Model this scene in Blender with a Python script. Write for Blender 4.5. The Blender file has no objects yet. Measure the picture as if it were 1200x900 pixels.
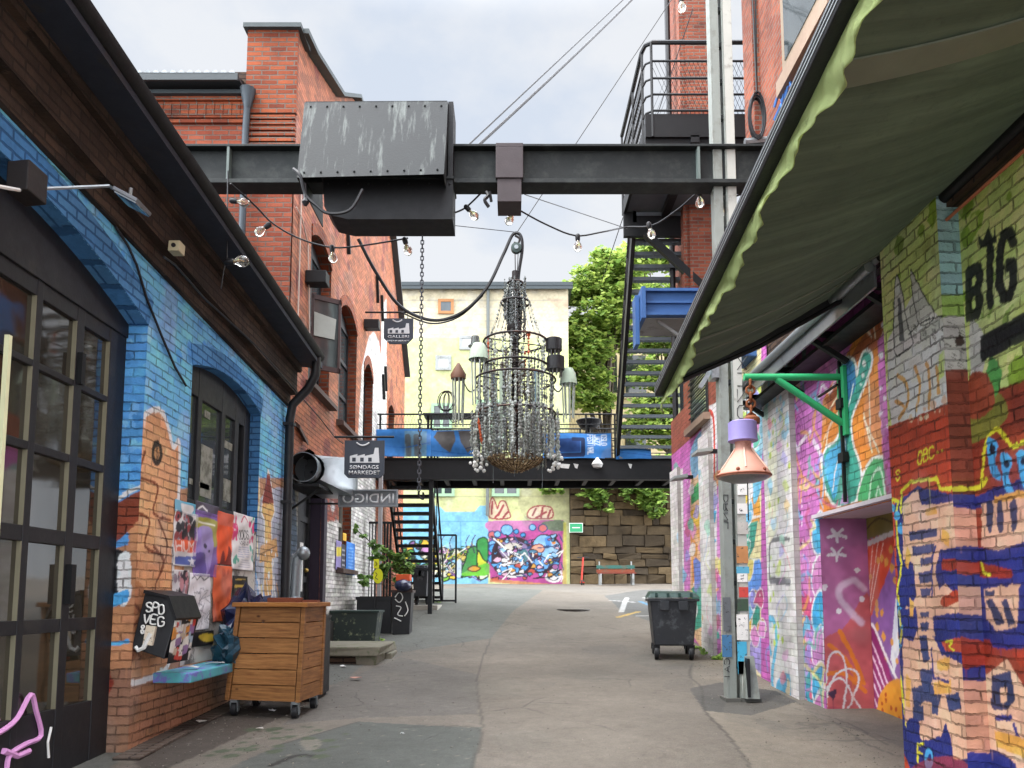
import bpy, bmesh, math, random
import numpy as np
from mathutils import Vector, Matrix
random.seed(7); rng = np.random.default_rng(7)
R = math.radians
scene = bpy.context.scene
# ---------------------------------------------------------------- camera
EYE = 1.6
TH = math.atan(.098)
cam_data = bpy.data.cameras.new('camera'); cam = bpy.data.objects.new('camera', cam_data)
scene.collection.objects.link(cam); scene.camera = cam
cam.location = (0, 0, EYE); cam.rotation_euler = (math.pi/2 + TH, 0, 0)
cam_data.sensor_width = 36; cam_data.lens = 27; cam_data.shift_y = .135
cam_data.clip_start = .05; cam_data.clip_end = 2000
# ---------------------------------------------------------------- sky
SUN_EL, SUN_ROT = R(58), R(236)
world = bpy.data.worlds.new('World'); scene.world = world; world.use_nodes = True
wn, wl = world.node_tree.nodes, world.node_tree.links
wn.clear()
def wnode(t, **k):
    n = wn.new(t)
    for a, b in k.items(): setattr(n, a, b)
    return n
w_out = wnode('ShaderNodeOutputWorld'); w_bg = wnode('ShaderNodeBackground'); w_bg.inputs['Strength'].default_value = .1
w_sky = wnode('ShaderNodeTexSky', sky_type='NISHITA', sun_disc=False, sun_elevation=SUN_EL, sun_rotation=SUN_ROT)
w_tc = wnode('ShaderNodeTexCoord'); w_sep = wnode('ShaderNodeSeparateXYZ')
wl.new(w_tc.outputs['Generated'], w_sep.inputs[0])
w_map = wnode('ShaderNodeMapping'); w_map.inputs['Scale'].default_value = (2.0, 2.0, 3.4); w_map.inputs['Location'].default_value = (.3, .7, .2)
wl.new(w_tc.outputs['Generated'], w_map.inputs[0])
w_no = wnode('ShaderNodeTexNoise'); w_no.inputs['Scale'].default_value = 1.7; w_no.inputs['Detail'].default_value = 7; w_no.inputs['Roughness'].default_value = .55
wl.new(w_map.outputs[0], w_no.inputs['Vector'])
w_rmp = wnode('ShaderNodeValToRGB')
w_rmp.color_ramp.elements[0].position = .40; w_rmp.color_ramp.elements[0].color = (.74, .81, .92, 1)
w_rmp.color_ramp.elements[1].position = .56; w_rmp.color_ramp.elements[1].color = (.92, .94, .97, 1)
wl.new(w_no.outputs['Fac'], w_rmp.inputs[0])
# cloud deck: thin and pale in front of the camera, brighter overhead and towards the veiled sun behind
w_hi = wnode('ShaderNodeMapRange'); w_hi.interpolation_type = 'SMOOTHSTEP'
for k, v in (('From Min', .62), ('From Max', .95), ('To Min', 0), ('To Max', 1)): w_hi.inputs[k].default_value = v
wl.new(w_sep.outputs['Z'], w_hi.inputs['Value'])
w_bk = wnode('ShaderNodeMapRange'); w_bk.interpolation_type = 'SMOOTHSTEP'
for k, v in (('From Min', .35), ('From Max', -.45), ('To Min', 0), ('To Max', .26)): w_bk.inputs[k].default_value = v
wl.new(w_sep.outputs['Y'], w_bk.inputs['Value'])
w_ab = wnode('ShaderNodeMath', operation='ABSOLUTE'); wl.new(w_sep.outputs['X'], w_ab.inputs[0])
w_sd = wnode('ShaderNodeMapRange'); w_sd.interpolation_type = 'SMOOTHSTEP'
for k, v in (('From Min', .48), ('From Max', .85), ('To Min', 0), ('To Max', 1)): w_sd.inputs[k].default_value = v
wl.new(w_ab.outputs[0], w_sd.inputs['Value'])
w_m1 = wnode('ShaderNodeMath', operation='MAXIMUM'); wl.new(w_hi.outputs[0], w_m1.inputs[0]); wl.new(w_sd.outputs[0], w_m1.inputs[1])
w_mx = wnode('ShaderNodeMath', operation='MAXIMUM'); wl.new(w_m1.outputs[0], w_mx.inputs[0]); wl.new(w_bk.outputs[0], w_mx.inputs[1])
w_br = wnode('ShaderNodeMath', operation='MULTIPLY_ADD'); w_br.inputs[1].default_value = 42.0; w_br.inputs[2].default_value = 3.95
wl.new(w_mx.outputs[0], w_br.inputs[0])
w_cl = wnode('ShaderNodeVectorMath', operation='SCALE'); wl.new(w_rmp.outputs[0], w_cl.inputs[0]); wl.new(w_br.outputs[0], w_cl.inputs['Scale'])
w_mix = wnode('ShaderNodeMix', data_type='RGBA'); w_mix.inputs['Factor'].default_value = .93
wl.new(w_sky.outputs[0], w_mix.inputs[6]); wl.new(w_cl.outputs[0], w_mix.inputs[7])
wl.new(w_mix.outputs[2], w_bg.inputs['Color']); wl.new(w_bg.outputs[0], w_out.inputs[0])
# ---------------------------------------------------------------- sun behind cloud
sun_d = bpy.data.lights.new('sun', 'SUN'); sun_d.energy = 1.0; sun_d.angle = R(14); sun_d.color = (1, .95, .88)
sun = bpy.data.objects.new('sun', sun_d); scene.collection.objects.link(sun)
sdir = Vector((math.sin(SUN_ROT)*math.cos(SUN_EL), math.cos(SUN_ROT)*math.cos(SUN_EL), math.sin(SUN_EL)))
sun.rotation_euler = sdir.to_track_quat('Z', 'Y').to_euler(); sun.location = sdir*60
# ---------------------------------------------------------------- colour management
vs = scene.view_settings
vs.view_transform = 'Standard'; vs.look = 'None'; vs.exposure = 1.3; vs.gamma = 1; vs.use_curve_mapping = False
scene.cycles.max_bounces = 6; scene.cycles.diffuse_bounces = 4; scene.cycles.glossy_bounces = 3
scene.cycles.use_denoising = True; scene.cycles.sample_clamp_indirect = 6
# ================================================================ helpers
CT, ST = math.cos(TH), math.sin(TH)
def ray(px, py):
    a = (px-600)/900; b = (612-py)/900
    return Vector((a, CT-b*ST, ST+b*CT))
E0 = Vector((0, 0, EYE))
def oX(px, py, X):
    r = ray(px, py); return E0 + r*(X/r.x)
def oY(px, py, Y):
    r = ray(px, py); return E0 + r*(Y/r.y)
GY = [-50, 0, 7, 9, 12.5, 14, 16, 18, 21.5, 26, 32, 60]; GZ = [-2.5, 0, .35, .43, .62, .75, .95, 1.17, 1.5, 1.85, 2.16, 3.4]
def gz(y): return float(np.interp(y, GY, GZ))
def oG(px, py):
    r = ray(px, py); t = 3.0
    while t < 60:
        p = E0 + r*t
        if p.z <= gz(p.y): break
        t += .01
    return p
def lin(h):
    if not isinstance(h, str): return tuple(h)[:3]
    h = h.lstrip('#'); o = []
    for i in (0, 2, 4):
        c = int(h[i:i+2], 16)/255
        o.append(c/12.92 if c <= .04045 else ((c+.055)/1.055)**2.4)
    return tuple(o)
def new_obj(name, me, parent=None):
    o = bpy.data.objects.new(name, me); scene.collection.objects.link(o)
    if parent is not None:
        o.parent = parent; o.matrix_parent_inverse = INV.get(parent.name, Matrix())
    return o
INV = {}
def tag(o, label=None, cat=None, group=None, kind=None):
    if label: o['label'] = label
    if cat: o['category'] = cat
    if group: o['group'] = group
    if kind: o['kind'] = kind
    return o
def thing(name, label, cat, base, group=None):
    o = bpy.data.objects.new(name, None); scene.collection.objects.link(o)
    o.location = base; o.empty_display_size = .1
    INV[o.name] = Matrix.Translation(-Vector(base))
    return tag(o, label, cat, group)
def kids(o): return [c for c in scene.collection.objects if c.parent is o]
def copy_tree(o, parent=None, move=None, label=None):
    c = o.copy(); scene.collection.objects.link(c)
    if parent is not None: c.parent = parent
    for ch in kids(o): copy_tree(ch, c)
    if move is not None: c.location = Vector(o.location) + Vector(move)
    if label: c['label'] = label
    return c
V = Vector
EACH = {'bracket', 'railing_post', 'scrawl', 'stiffener', 'drop', 'reveal', 'seam', 'bead', 'handle', 'sticker', 'folding_arm', 'corner_post', 'lifting_lug', 'wall_tie', 'joist', 'pilaster', 'footing_block', 'clamp', 'back_post', 'pearl_bead', 'joint'}
class MB:
    def __init__(s): s.v = []; s.f = []
    def add(s, vs_, fs):
        n = len(s.v); s.v += [tuple(p) for p in vs_]; s.f += [tuple(i+n for i in f) for f in fs]; return s
    def hexa(s, p):
        return s.add(p, [(0,3,2,1),(4,5,6,7),(0,1,5,4),(1,2,6,5),(2,3,7,6),(3,0,4,7)])
    def box(s, x0, x1, y0, y1, z0, z1):
        return s.hexa([(x0,y0,z0),(x1,y0,z0),(x1,y1,z0),(x0,y1,z0),(x0,y0,z1),(x1,y0,z1),(x1,y1,z1),(x0,y1,z1)])
    def obox(s, c, ax, ay, az, hx, hy, hz):
        c = V(c); ax, ay, az = V(ax).normalized()*hx, V(ay).normalized()*hy, V(az).normalized()*hz
        return s.hexa([c-ax-ay-az, c+ax-ay-az, c+ax+ay-az, c-ax+ay-az, c-ax-ay+az, c+ax-ay+az, c+ax+ay+az, c-ax+ay+az])
    def bar(s, a, b, w, h=None, up=(0,0,1)):
        a, b = V(a), V(b); h = h or w; d = (b-a).normalized(); up = V(up)
        if abs(d.dot(up)) > .98: up = V((0,1,0))
        sd = d.cross(up).normalized(); u = sd.cross(d).normalized()
        return s.obox((a+b)/2, d, sd, u, (b-a).length/2, w/2, h/2)
    def tube(s, pts, r, n=8, closed=False, cap=True):
        pts = [V(p) for p in pts]; m = len(pts); rs = r if isinstance(r, (list, tuple)) else [r]*m
        vs_, fs = [], []; ref = None
        for i, p in enumerate(pts):
            a = pts[(i-1) % m] if (closed or i > 0) else p; b = pts[(i+1) % m] if (closed or i < m-1) else p
            d = (b-a).normalized()
            if ref is None: ref = V((0,0,1)) if abs(d.z) < .9 else V((1,0,0))
            x = d.cross(ref)
            if x.length < 1e-4: x = d.cross(V((.3,.9,.1)))
            x.normalize(); y = x.cross(d).normalized(); ref = y
            for k in range(n):
                t = 2*math.pi*k/n; vs_.append(p + (x*math.cos(t)+y*math.sin(t))*rs[i])
        for i in range(m if closed else m-1):
            j = (i+1) % m
            for k in range(n):
                l = (k+1) % n; fs.append((i*n+k, i*n+l, j*n+l, j*n+k))
        if cap and not closed: fs.append(tuple(range(n-1, -1, -1))); fs.append(tuple((m-1)*n+k for k in range(n)))
        return s.add(vs_, fs)
    def lathe(s, prof, c, n=24, ax=(1,0,0), ay=(0,1,0), az=(0,0,1), cap=True, a0=0):
        c, ax, ay, az = V(c), V(ax), V(ay), V(az); vs_, fs = [], []
        for r, z in prof:
            for k in range(n):
                t = a0+2*math.pi*k/n; vs_.append(c + ax*(r*math.cos(t)) + ay*(r*math.sin(t)) + az*z)
        m = len(prof)
        for i in range(m-1):
            for k in range(n):
                l = (k+1) % n; fs.append((i*n+k, i*n+l, (i+1)*n+l, (i+1)*n+k))
        if cap: fs.append(tuple(range(n-1, -1, -1))); fs.append(tuple((m-1)*n+k for k in range(n)))
        return s.add(vs_, fs)
    def sphere(s, c, r, n=8, sz=1):
        return s.lathe([(r*math.sin(math.pi*i/n)+1e-4, -r*sz*math.cos(math.pi*i/n)) for i in range(n+1)], c, n+2)
    def prism(s, poly, off):
        poly = [V(p) for p in poly]; off = V(off); n = len(poly)
        return s.add(poly + [p+off for p in poly], [tuple(range(n-1,-1,-1)), tuple(range(n, 2*n))] + [(i, (i+1)%n, n+(i+1)%n, n+i) for i in range(n)])
    def sweep(s, prof, p0, p1, ax, ay):
        """open or closed 2D profile (a,b) on axes ax, ay drawn from p0 to p1"""
        return s.prism([V(p0)+V(ax)*a+V(ay)*b for a, b in prof], V(p1)-V(p0))
    def quad(s, a, b, c, d): return s.add([a, b, c, d], [(0,1,2,3)])
    def split(s):
        par = list(range(len(s.v)))
        def fd(i):
            while par[i] != i: par[i] = par[par[i]]; i = par[i]
            return i
        for f in s.f:
            for q in f[1:]: par[fd(q)] = fd(f[0])
        gr = {}
        for f in s.f: gr.setdefault(fd(f[0]), []).append(f)
        out = []
        for fs in gr.values():
            ids = sorted({i for f in fs for i in f}); mp = {i: k for k, i in enumerate(ids)}; b = MB(); b.v = [s.v[i] for i in ids]; b.f = [tuple(mp[i] for i in f) for f in fs]; out.append(b)
        return out
    def build(s, name, m, parent=None, smooth=False, bevel=0, solid=0):
        if name in EACH and parent is not None:
            pc = s.split()
            if len(pc) > 1: return [b.build1(name, m, parent, smooth, bevel, solid) for b in pc][0]
        return s.build1(name, m, parent, smooth, bevel, solid)
    def build1(s, name, m, parent=None, smooth=False, bevel=0, solid=0):
        me = bpy.data.meshes.new(name); me.from_pydata(s.v, [], s.f); me.update()
        bm = bmesh.new(); bm.from_mesh(me)
        bmesh.ops.recalc_face_normals(bm, faces=bm.faces)
        if bevel:
            es = [e for e in bm.edges if len(e.link_faces) == 2 and e.calc_face_angle(0) > .6]
            bmesh.ops.bevel(bm, geom=es, offset=bevel, segments=2, affect='EDGES', profile=.6, clamp_overlap=True)
        bm.to_mesh(me); bm.free()
        if m: me.materials.append(m)
        if smooth:
            me.polygons.foreach_set('use_smooth', [True]*len(me.polygons)); me.set_sharp_from_angle(angle=R(40))
        o = new_obj(name, me, parent)
        if solid:
            md = o.modifiers.new('thick', 'SOLIDIFY'); md.thickness = solid; md.offset = 0
        return o
def cat_rom(pts, k=6, closed=False):
    P = [np.array(p, float) for p in pts]; n = len(P); out = []
    rg = range(n) if closed else range(n-1)
    for i in rg:
        g = (lambda j: P[j % n]) if closed else (lambda j: P[max(0, min(n-1, j))])
        a, b, c, d = g(i-1), g(i), g(i+1), g(i+2)
        for q in range(k):
            t = q/k; out.append(.5*((2*b)+(c-a)*t+(2*a-5*b+4*c-d)*t*t+(3*b-a-3*c+d)*t**3))
    if not closed: out.append(P[-1])
    return out
def sag(a, b, d, n=14):
    a, b = V(a), V(b); return [a.lerp(b, i/n) - V((0,0,1))*d*4*(i/n)*(1-i/n) for i in range(n+1)]
# ---------------------------------------------------------------- materials
class NT:
    def __init__(s, name):
        s.m = bpy.data.materials.new(name); s.m.use_nodes = True; s.t = s.m.node_tree; s.t.nodes.clear()
        s.out = s.n('ShaderNodeOutputMaterial'); s.p = s.n('ShaderNodeBsdfPrincipled'); s.l(s.p.outputs[0], s.out.inputs[0])
    def n(s, t, **k):
        x = s.t.nodes.new(t)
        for a, b in k.items():
            if a in x.inputs: x.inputs[a].default_value = b
            else: setattr(x, a, b)
        return x
    def l(s, a, b): s.t.links.new(a, b)
    def noise(s, sc, det=4, vec=None, rough=.6):
        x = s.n('ShaderNodeTexNoise'); x.inputs['Scale'].default_value = sc; x.inputs['Detail'].default_value = det; x.inputs['Roughness'].default_value = rough
        s.l(vec or s.pos(), x.inputs['Vector']); return x.outputs['Fac']
    def pos(s):
        if not hasattr(s, '_g'): s._g = s.n('ShaderNodeTexCoord').outputs['Object']
        return s._g
    def ramp(s, fac, a, b, ca=(0,0,0,1), cb=(1,1,1,1)):
        r = s.n('ShaderNodeValToRGB'); e = r.color_ramp.elements
        e[0].position, e[1].position = a, b; e[0].color, e[1].color = (*ca[:3], 1), (*cb[:3], 1)
        s.l(fac, r.inputs[0]); return r.outputs[0]
    def mix(s, fac, a, b, mode='MIX'):
        x = s.n('ShaderNodeMix', data_type='RGBA', blend_type=mode)
        for inp, val in ((x.inputs[0], fac), (x.inputs[6], a), (x.inputs[7], b)):
            if isinstance(val, bpy.types.NodeSocket): s.l(val, inp)
            elif isinstance(val, (int, float)): inp.default_value = val
            else: inp.default_value = (*val[:3], 1)
        return x.outputs[2]
    def math(s, op, a, b=0):
        x = s.n('ShaderNodeMath', operation=op)
        for i, val in enumerate((a, b)):
            if isinstance(val, bpy.types.NodeSocket): s.l(val, x.inputs[i])
            else: x.inputs[i].default_value = val
        return x.outputs[0]
    def bump(s, h, st=.5, dist=.01, prev=None):
        x = s.n('ShaderNodeBump'); x.inputs['Strength'].default_value = st; x.inputs['Distance'].default_value = dist
        s.l(h, x.inputs['Height'])
        if prev is not None: s.l(prev, x.inputs['Normal'])
        return x.outputs[0]
    def done(s, col, rough=.7, metal=0, nrm=None, spec=.4):
        for k, val in (('Base Color', col), ('Roughness', rough), ('Metallic', metal), ('Specular IOR Level', spec)):
            i = s.p.inputs[k]
            if isinstance(val, bpy.types.NodeSocket): s.l(val, i)
            elif isinstance(val, (int, float)): i.default_value = val
            else: i.default_value = (*val[:3], 1)
        if nrm is not None: s.l(nrm, s.p.inputs['Normal'])
        return s.m
MC = {}
def mat(name, col, rough=.65, metal=0, var=.18, sc=6, c2=None, t=(.55,.68), sc2=3, bump=.15, bsc=40, spec=.4):
    """mottled colour, an optional second colour in worn patches, fine bump"""
    if name in MC: return MC[name]
    n = NT(name); c = lin(col)
    a = tuple(x*(1-var) for x in c); b = tuple(min(1, x*(1+var)) for x in c)
    col_ = n.mix(n.noise(sc, 5), a, b)
    if c2: col_ = n.mix(n.ramp(n.noise(sc2, 6, rough=.7), *t), col_, lin(c2))
    rg = n.math('ADD', n.math('MULTIPLY', n.noise(sc*1.7, 4), .25), rough-.12)
    MC[name] = n.done(col_, rg, metal, n.bump(n.noise(bsc, 4), bump, .01), spec); return MC[name]
def brick_nodes(n, bw=.245, bh=.0765, mo=.011, wob=.012, off=0.0):
    g = n.n('ShaderNodeNewGeometry'); sp = n.n('ShaderNodeSeparateXYZ'); n.l(g.outputs['Position'], sp.inputs[0])
    sn = n.n('ShaderNodeSeparateXYZ'); n.l(g.outputs['True Normal'], sn.inputs[0])
    fx = n.math('GREATER_THAN', n.math('ABSOLUTE', sn.outputs[0]), .5)
    m = n.n('ShaderNodeMix', data_type='FLOAT'); n.l(fx, m.inputs[0]); n.l(sp.outputs[0], m.inputs[2]); n.l(sp.outputs[1], m.inputs[3])
    wv = n.n('ShaderNodeTexNoise'); wv.inputs['Scale'].default_value = 5; n.l(g.outputs['Position'], wv.inputs['Vector'])
    wv2 = n.n('ShaderNodeTexNoise'); wv2.inputs['Scale'].default_value = 23; n.l(g.outputs['Position'], wv2.inputs['Vector'])
    w = n.math('MULTIPLY', n.math('SUBTRACT', n.math('ADD', wv.outputs['Fac'], wv2.outputs['Fac']), 1.0), wob)
    cb = n.n('ShaderNodeCombineXYZ'); n.l(n.math('ADD', n.math('ADD', m.outputs[0], off), w), cb.inputs[0]); n.l(n.math('ADD', sp.outputs[2], w), cb.inputs[1])
    br = n.n('ShaderNodeTexBrick'); br.inputs['Scale'].default_value = 1
    br.inputs['Brick Width'].default_value = bw; br.inputs['Row Height'].default_value = bh
    br.inputs['Mortar Size'].default_value = mo; br.inputs['Mortar Smooth'].default_value = .35
    n.l(cb.outputs[0], br.inputs['Vector'])
    return br, g.outputs['Position']
def brickmat(name, c1, c2, mortar, bump=.9, dirt='#3a2a24', dt=(.55,.8), **k):
    if name in MC: return MC[name]
    n = NT(name); br, pos = brick_nodes(n, **k)
    br.inputs['Color1'].default_value = (*lin(c1), 1); br.inputs['Color2'].default_value = (*lin(c2), 1); br.inputs['Mortar'].default_value = (*lin(mortar), 1)
    c = n.mix(n.ramp(n.noise(.9, 6, pos), .35, .7), br.outputs['Color'], (.55,.5,.48), 'MULTIPLY')
    c = n.mix(n.ramp(n.noise(2.2, 7, pos, .7), *dt), c, lin(dirt))
    c = n.mix(n.noise(30, 4, pos), c, (.7,.7,.7), 'MULTIPLY')
    h = n.math('ADD', n.math('MULTIPLY', br.outputs['Fac'], -1.0), n.math('MULTIPLY', n.noise(35, 5, pos), .6))
    MC[name] = n.done(c, .85, 0, n.bump(h, bump, .012), .25); return MC[name]
def paintmat(name, brick=True, mort=.45, bump=1.0, rough=.6, var=.14, gloss=.3, **k):
    """surface that takes its colours from the painted attribute of the mesh, on brick relief"""
    if name in MC: return MC[name]
    n = NT(name); at = n.n('ShaderNodeAttribute', attribute_name='paint'); c = at.outputs['Color']
    if brick:
        br, pos = brick_nodes(n, **k)
        jf = n.math('MULTIPLY', br.outputs['Fac'], n.ramp(n.noise(4.5, 5, pos, .7), .36, .62, (.12,.12,.12), (1,1,1)))
        c = n.mix(jf, c, n.mix(1.0, c, (mort,mort*.96,mort*.93), 'MULTIPLY'))
        c = n.mix(n.math('MULTIPLY', n.ramp(n.noise(14, 5, pos, .75), .5, .8), .35), c, n.mix(1.0, c, (.62,.6,.58), 'MULTIPLY'))
        c = n.mix(n.math('MULTIPLY', n.ramp(n.noise(2.4, 7, pos, .72), .6, .75), .3), c, (.12,.10,.085))
        c = n.mix(n.math('MULTIPLY', n.ramp(n.noise(60, 4, pos, .7), .62, .72), .5), c, (.14,.08,.06))
        h = n.math('ADD', n.math('MULTIPLY', br.outputs['Fac'], -1.0), n.math('MULTIPLY', n.noise(28, 5, pos), .8))
        nr = n.bump(h, bump, .013)
    else:
        pos = n.pos(); nr = n.bump(n.noise(60, 4), .12, .005)
    c = n.mix(n.noise(9, 5, pos), n.mix(1.0, c, (1-var,)*3, 'MULTIPLY'), c)
    MC[name] = n.done(c, rough, 0, nr, gloss); return MC[name]
# ---------------------------------------------------------------- painting on a wall's own grid
class Paint:
    def __init__(s, U, W, base, to2):
        s.U, s.W = U, W; s.C = np.empty(U.shape+(3,)); s.C[:] = np.array(lin(base))*PK; s.to2 = to2
        s.wob = .012
    def q(s, pts): return [s.to2(p[0], p[1]) for p in pts]
    def mask(s, poly):
        p = np.array(poly); u0, w0 = p.min(0); u1, w1 = p.max(0)
        ii = np.where((s.U[:, 0] >= u0) & (s.U[:, 0] <= u1))[0]; jj = np.where((s.W[0] >= w0) & (s.W[0] <= w1))[0]
        if len(ii) == 0 or len(jj) == 0: return None
        sl = (slice(ii[0], ii[-1]+1), slice(jj[0], jj[-1]+1)); x, y = s.U[sl], s.W[sl]; ins = np.zeros(x.shape, bool)
        n = len(p)
        for i in range(n):
            x1, y1 = p[i]; x2, y2 = p[(i+1) % n]
            if y1 == y2: continue
            ins ^= ((y1 > y) != (y2 > y)) & (x < (x2-x1)*(y-y1)/(y2-y1)+x1)
        return sl, ins
    def fill(s, uv, col, a=1.0):
        m = s.mask(uv)
        if m is None: return
        sl, ins = m; c = np.array(lin(col))*PK; sub = s.C[sl]; sub[ins] = sub[ins]*(1-a)+c*a
    def poly(s, pts, col, sm=False, a=1.0):
        uv = s.q(pts); s.fill(cat_rom(uv, 5, True) if sm else uv, col, a); return s
    def line_uv(s, uv, w, col, a=1.0, soft=0):
        p = np.array(uv); c = np.array(lin(col))*PK; m = w+soft
        u0, w0 = p.min(0)-m; u1, w1 = p.max(0)+m
        ii = np.where((s.U[:, 0] >= u0) & (s.U[:, 0] <= u1))[0]; jj = np.where((s.W[0] >= w0) & (s.W[0] <= w1))[0]
        if len(ii) == 0 or len(jj) == 0: return
        sl = (slice(ii[0], ii[-1]+1), slice(jj[0], jj[-1]+1)); x, y = s.U[sl], s.W[sl]; d = np.full(x.shape, 1e9)
        for i in range(len(p)-1):
            ax, ay = p[i]; bx, by = p[i+1]; L = (bx-ax)**2+(by-ay)**2+1e-12
            t = np.clip(((x-ax)*(bx-ax)+(y-ay)*(by-ay))/L, 0, 1); d = np.minimum(d, np.hypot(x-ax-t*(bx-ax), y-ay-t*(by-ay)))
        k = np.clip((w/2+soft-d)/max(soft, 1e-6), 0, 1) if soft else (d < w/2).astype(float)
        k = (k*a)[..., None]; s.C[sl] = s.C[sl]*(1-k)+c*k
    def line(s, pts, w, col, sm=True, a=1.0, soft=0):
        uv = s.q(pts); s.line_uv(cat_rom(uv, 6) if sm and len(uv) > 2 else uv, w, col, a, soft); return s
    def out(s, pts, w, lc, col, sm=True):
        """filled shape with an outline"""
        uv = s.q(pts); uv = cat_rom(uv, 5, True) if sm else uv
        s.fill(uv, col); s.line_uv(list(uv)+[uv[0]], w, lc); return s
    def ell(s, px, py, rx, ry, col, lc=None, w=.03):
        pts = [(px+rx*math.cos(t), py+ry*math.sin(t)) for t in np.linspace(0, 2*math.pi, 20, endpoint=False)]
        return s.out(pts, w, lc, col, False) if lc else s.poly(pts, col)
    def speck(s, pts, col, n, r0, r1, seed=1):
        g = np.random.default_rng(seed); uv = np.array(s.q(pts)); lo, hi = uv.min(0), uv.max(0); k = 0
        while k < n:
            c = lo+g.random(2)*(hi-lo); k += 1; r = r0+g.random()*(r1-r0)
            s.fill([(c[0]+r*math.cos(t)*(.8+.4*g.random()), c[1]+r*math.sin(t)*(.8+.4*g.random())) for t in np.linspace(0, 2*math.pi, 9, endpoint=False)], col)
    def letters(s, txt, p0, p1, p2, col, w):
        """stroke lettering in the box p0 (top left) p1 (top right) p2 (bottom left), photo pixels"""
        a, b, c = (np.array(s.to2(*p)) for p in (p0, p1, p2)); n = len(txt)
        for i, ch in enumerate(txt):
            for st in GLYPH.get(ch, []):
                s.line_uv([a+(b-a)*((i+.12+.76*x/4)/n)+(c-a)*(1-y/6) for x, y in st], w, col)
PK = 1.3
GLYPH = {'A': [[(0,0),(2,6),(4,0)],[(.8,2),(3.2,2)]], 'B': [[(0,0),(0,6),(3,6),(4,5),(3,3.2),(0,3.2)],[(3,3.2),(4,1.6),(3,0),(0,0)]],
 'C': [[(4,5),(3,6),(1,6),(0,4.5),(0,1.5),(1,0),(3,0),(4,1)]], 'D': [[(0,0),(0,6),(2.5,6),(4,4),(4,2),(2.5,0),(0,0)]], 'E': [[(4,6),(0,6),(0,0),(4,0)],[(0,3),(3,3)]],
 'F': [[(4,6),(0,6),(0,0)],[(0,3),(3,3)]], 'G': [[(4,5),(3,6),(1,6),(0,4.5),(0,1.5),(1,0),(3,0),(4,1),(4,3),(2.4,3)]], 'H': [[(0,0),(0,6)],[(4,0),(4,6)],[(0,3),(4,3)]],
 'I': [[(2,0),(2,6)]], 'K': [[(0,0),(0,6)],[(4,6),(0,3),(4,0)]], 'L': [[(0,6),(0,0),(4,0)]], 'M': [[(0,0),(0,6),(2,3),(4,6),(4,0)]], 'N': [[(0,0),(0,6),(4,0),(4,6)]],
 'O': [[(1,0),(0,1.5),(0,4.5),(1,6),(3,6),(4,4.5),(4,1.5),(3,0),(1,0)]], 'P': [[(0,0),(0,6),(3,6),(4,4.7),(3,3),(0,3)]], 'R': [[(0,0),(0,6),(3,6),(4,4.7),(3,3),(0,3)],[(2,3),(4,0)]],
 'S': [[(4,5),(3,6),(1,6),(0,4.8),(1,3.2),(3,2.8),(4,1.4),(3,0),(1,0),(0,1)]], 'T': [[(2,0),(2,6)],[(0,6),(4,6)]], 'U': [[(0,6),(0,1.5),(1,0),(3,0),(4,1.5),(4,6)]],
 'J': [[(4,6),(4,1.5),(3,0),(1,0),(0,1.4)]], 'V': [[(0,6),(2,0),(4,6)]], 'X': [[(0,0),(4,6)],[(0,6),(4,0)]], 'Y': [[(0,6),(2,3),(4,6)],[(2,3),(2,0)]], 'Z': [[(0,6),(4,6),(0,0),(4,0)]], 'W': [[(0,6),(1,0),(2,4),(3,0),(4,6)]],
 '.': [[(2,0),(2,.3)]], '&': [[(4,0),(.8,4.6),(2,6),(3,4.6),(.3,1.8),(1.4,0),(2.6,0),(4,2.6)]], '8': [[(2,3.2),(.6,4.6),(2,6),(3.4,4.6),(2,3.2),(.3,1.6),(2,0),(3.7,1.6),(2,3.2)]], '6': [[(3,6),(.6,3.6),(.4,1.2),(2,0),(3.6,1.4),(2,3),(.5,1.8)]]}
def boxblur(C, r):
    for ax in (0, 1):
        n = C.shape[ax]; rr = min(r, n//2-1)
        if rr < 1: continue
        pad = [(0, 0)]*3; pad[ax] = (rr+1, rr); S = np.cumsum(np.pad(C, pad, 'edge'), ax); k = 2*rr+1
        C = (np.take(S, range(k, k+n), ax)-np.take(S, range(0, n), ax))/k
    return C
def lownoise(shape, cell, g):
    h, w = shape; a_, b_ = h/cell, w/cell; G = g.normal(size=(int(a_)+3, int(b_)+3)); y = np.arange(h)/cell; x = np.arange(w)/cell
    y0, x0 = y.astype(int), x.astype(int); fy, fx = (y-y0)[:, None], (x-x0)[None]; fy, fx = fy*fy*(3-2*fy), fx*fx*(3-2*fx)
    return (G[y0][:, x0]*(1-fy)*(1-fx)+G[y0+1][:, x0]*fy*(1-fx)+G[y0][:, x0+1]*(1-fy)*fx+G[y0+1][:, x0+1]*fy*fx)
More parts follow.
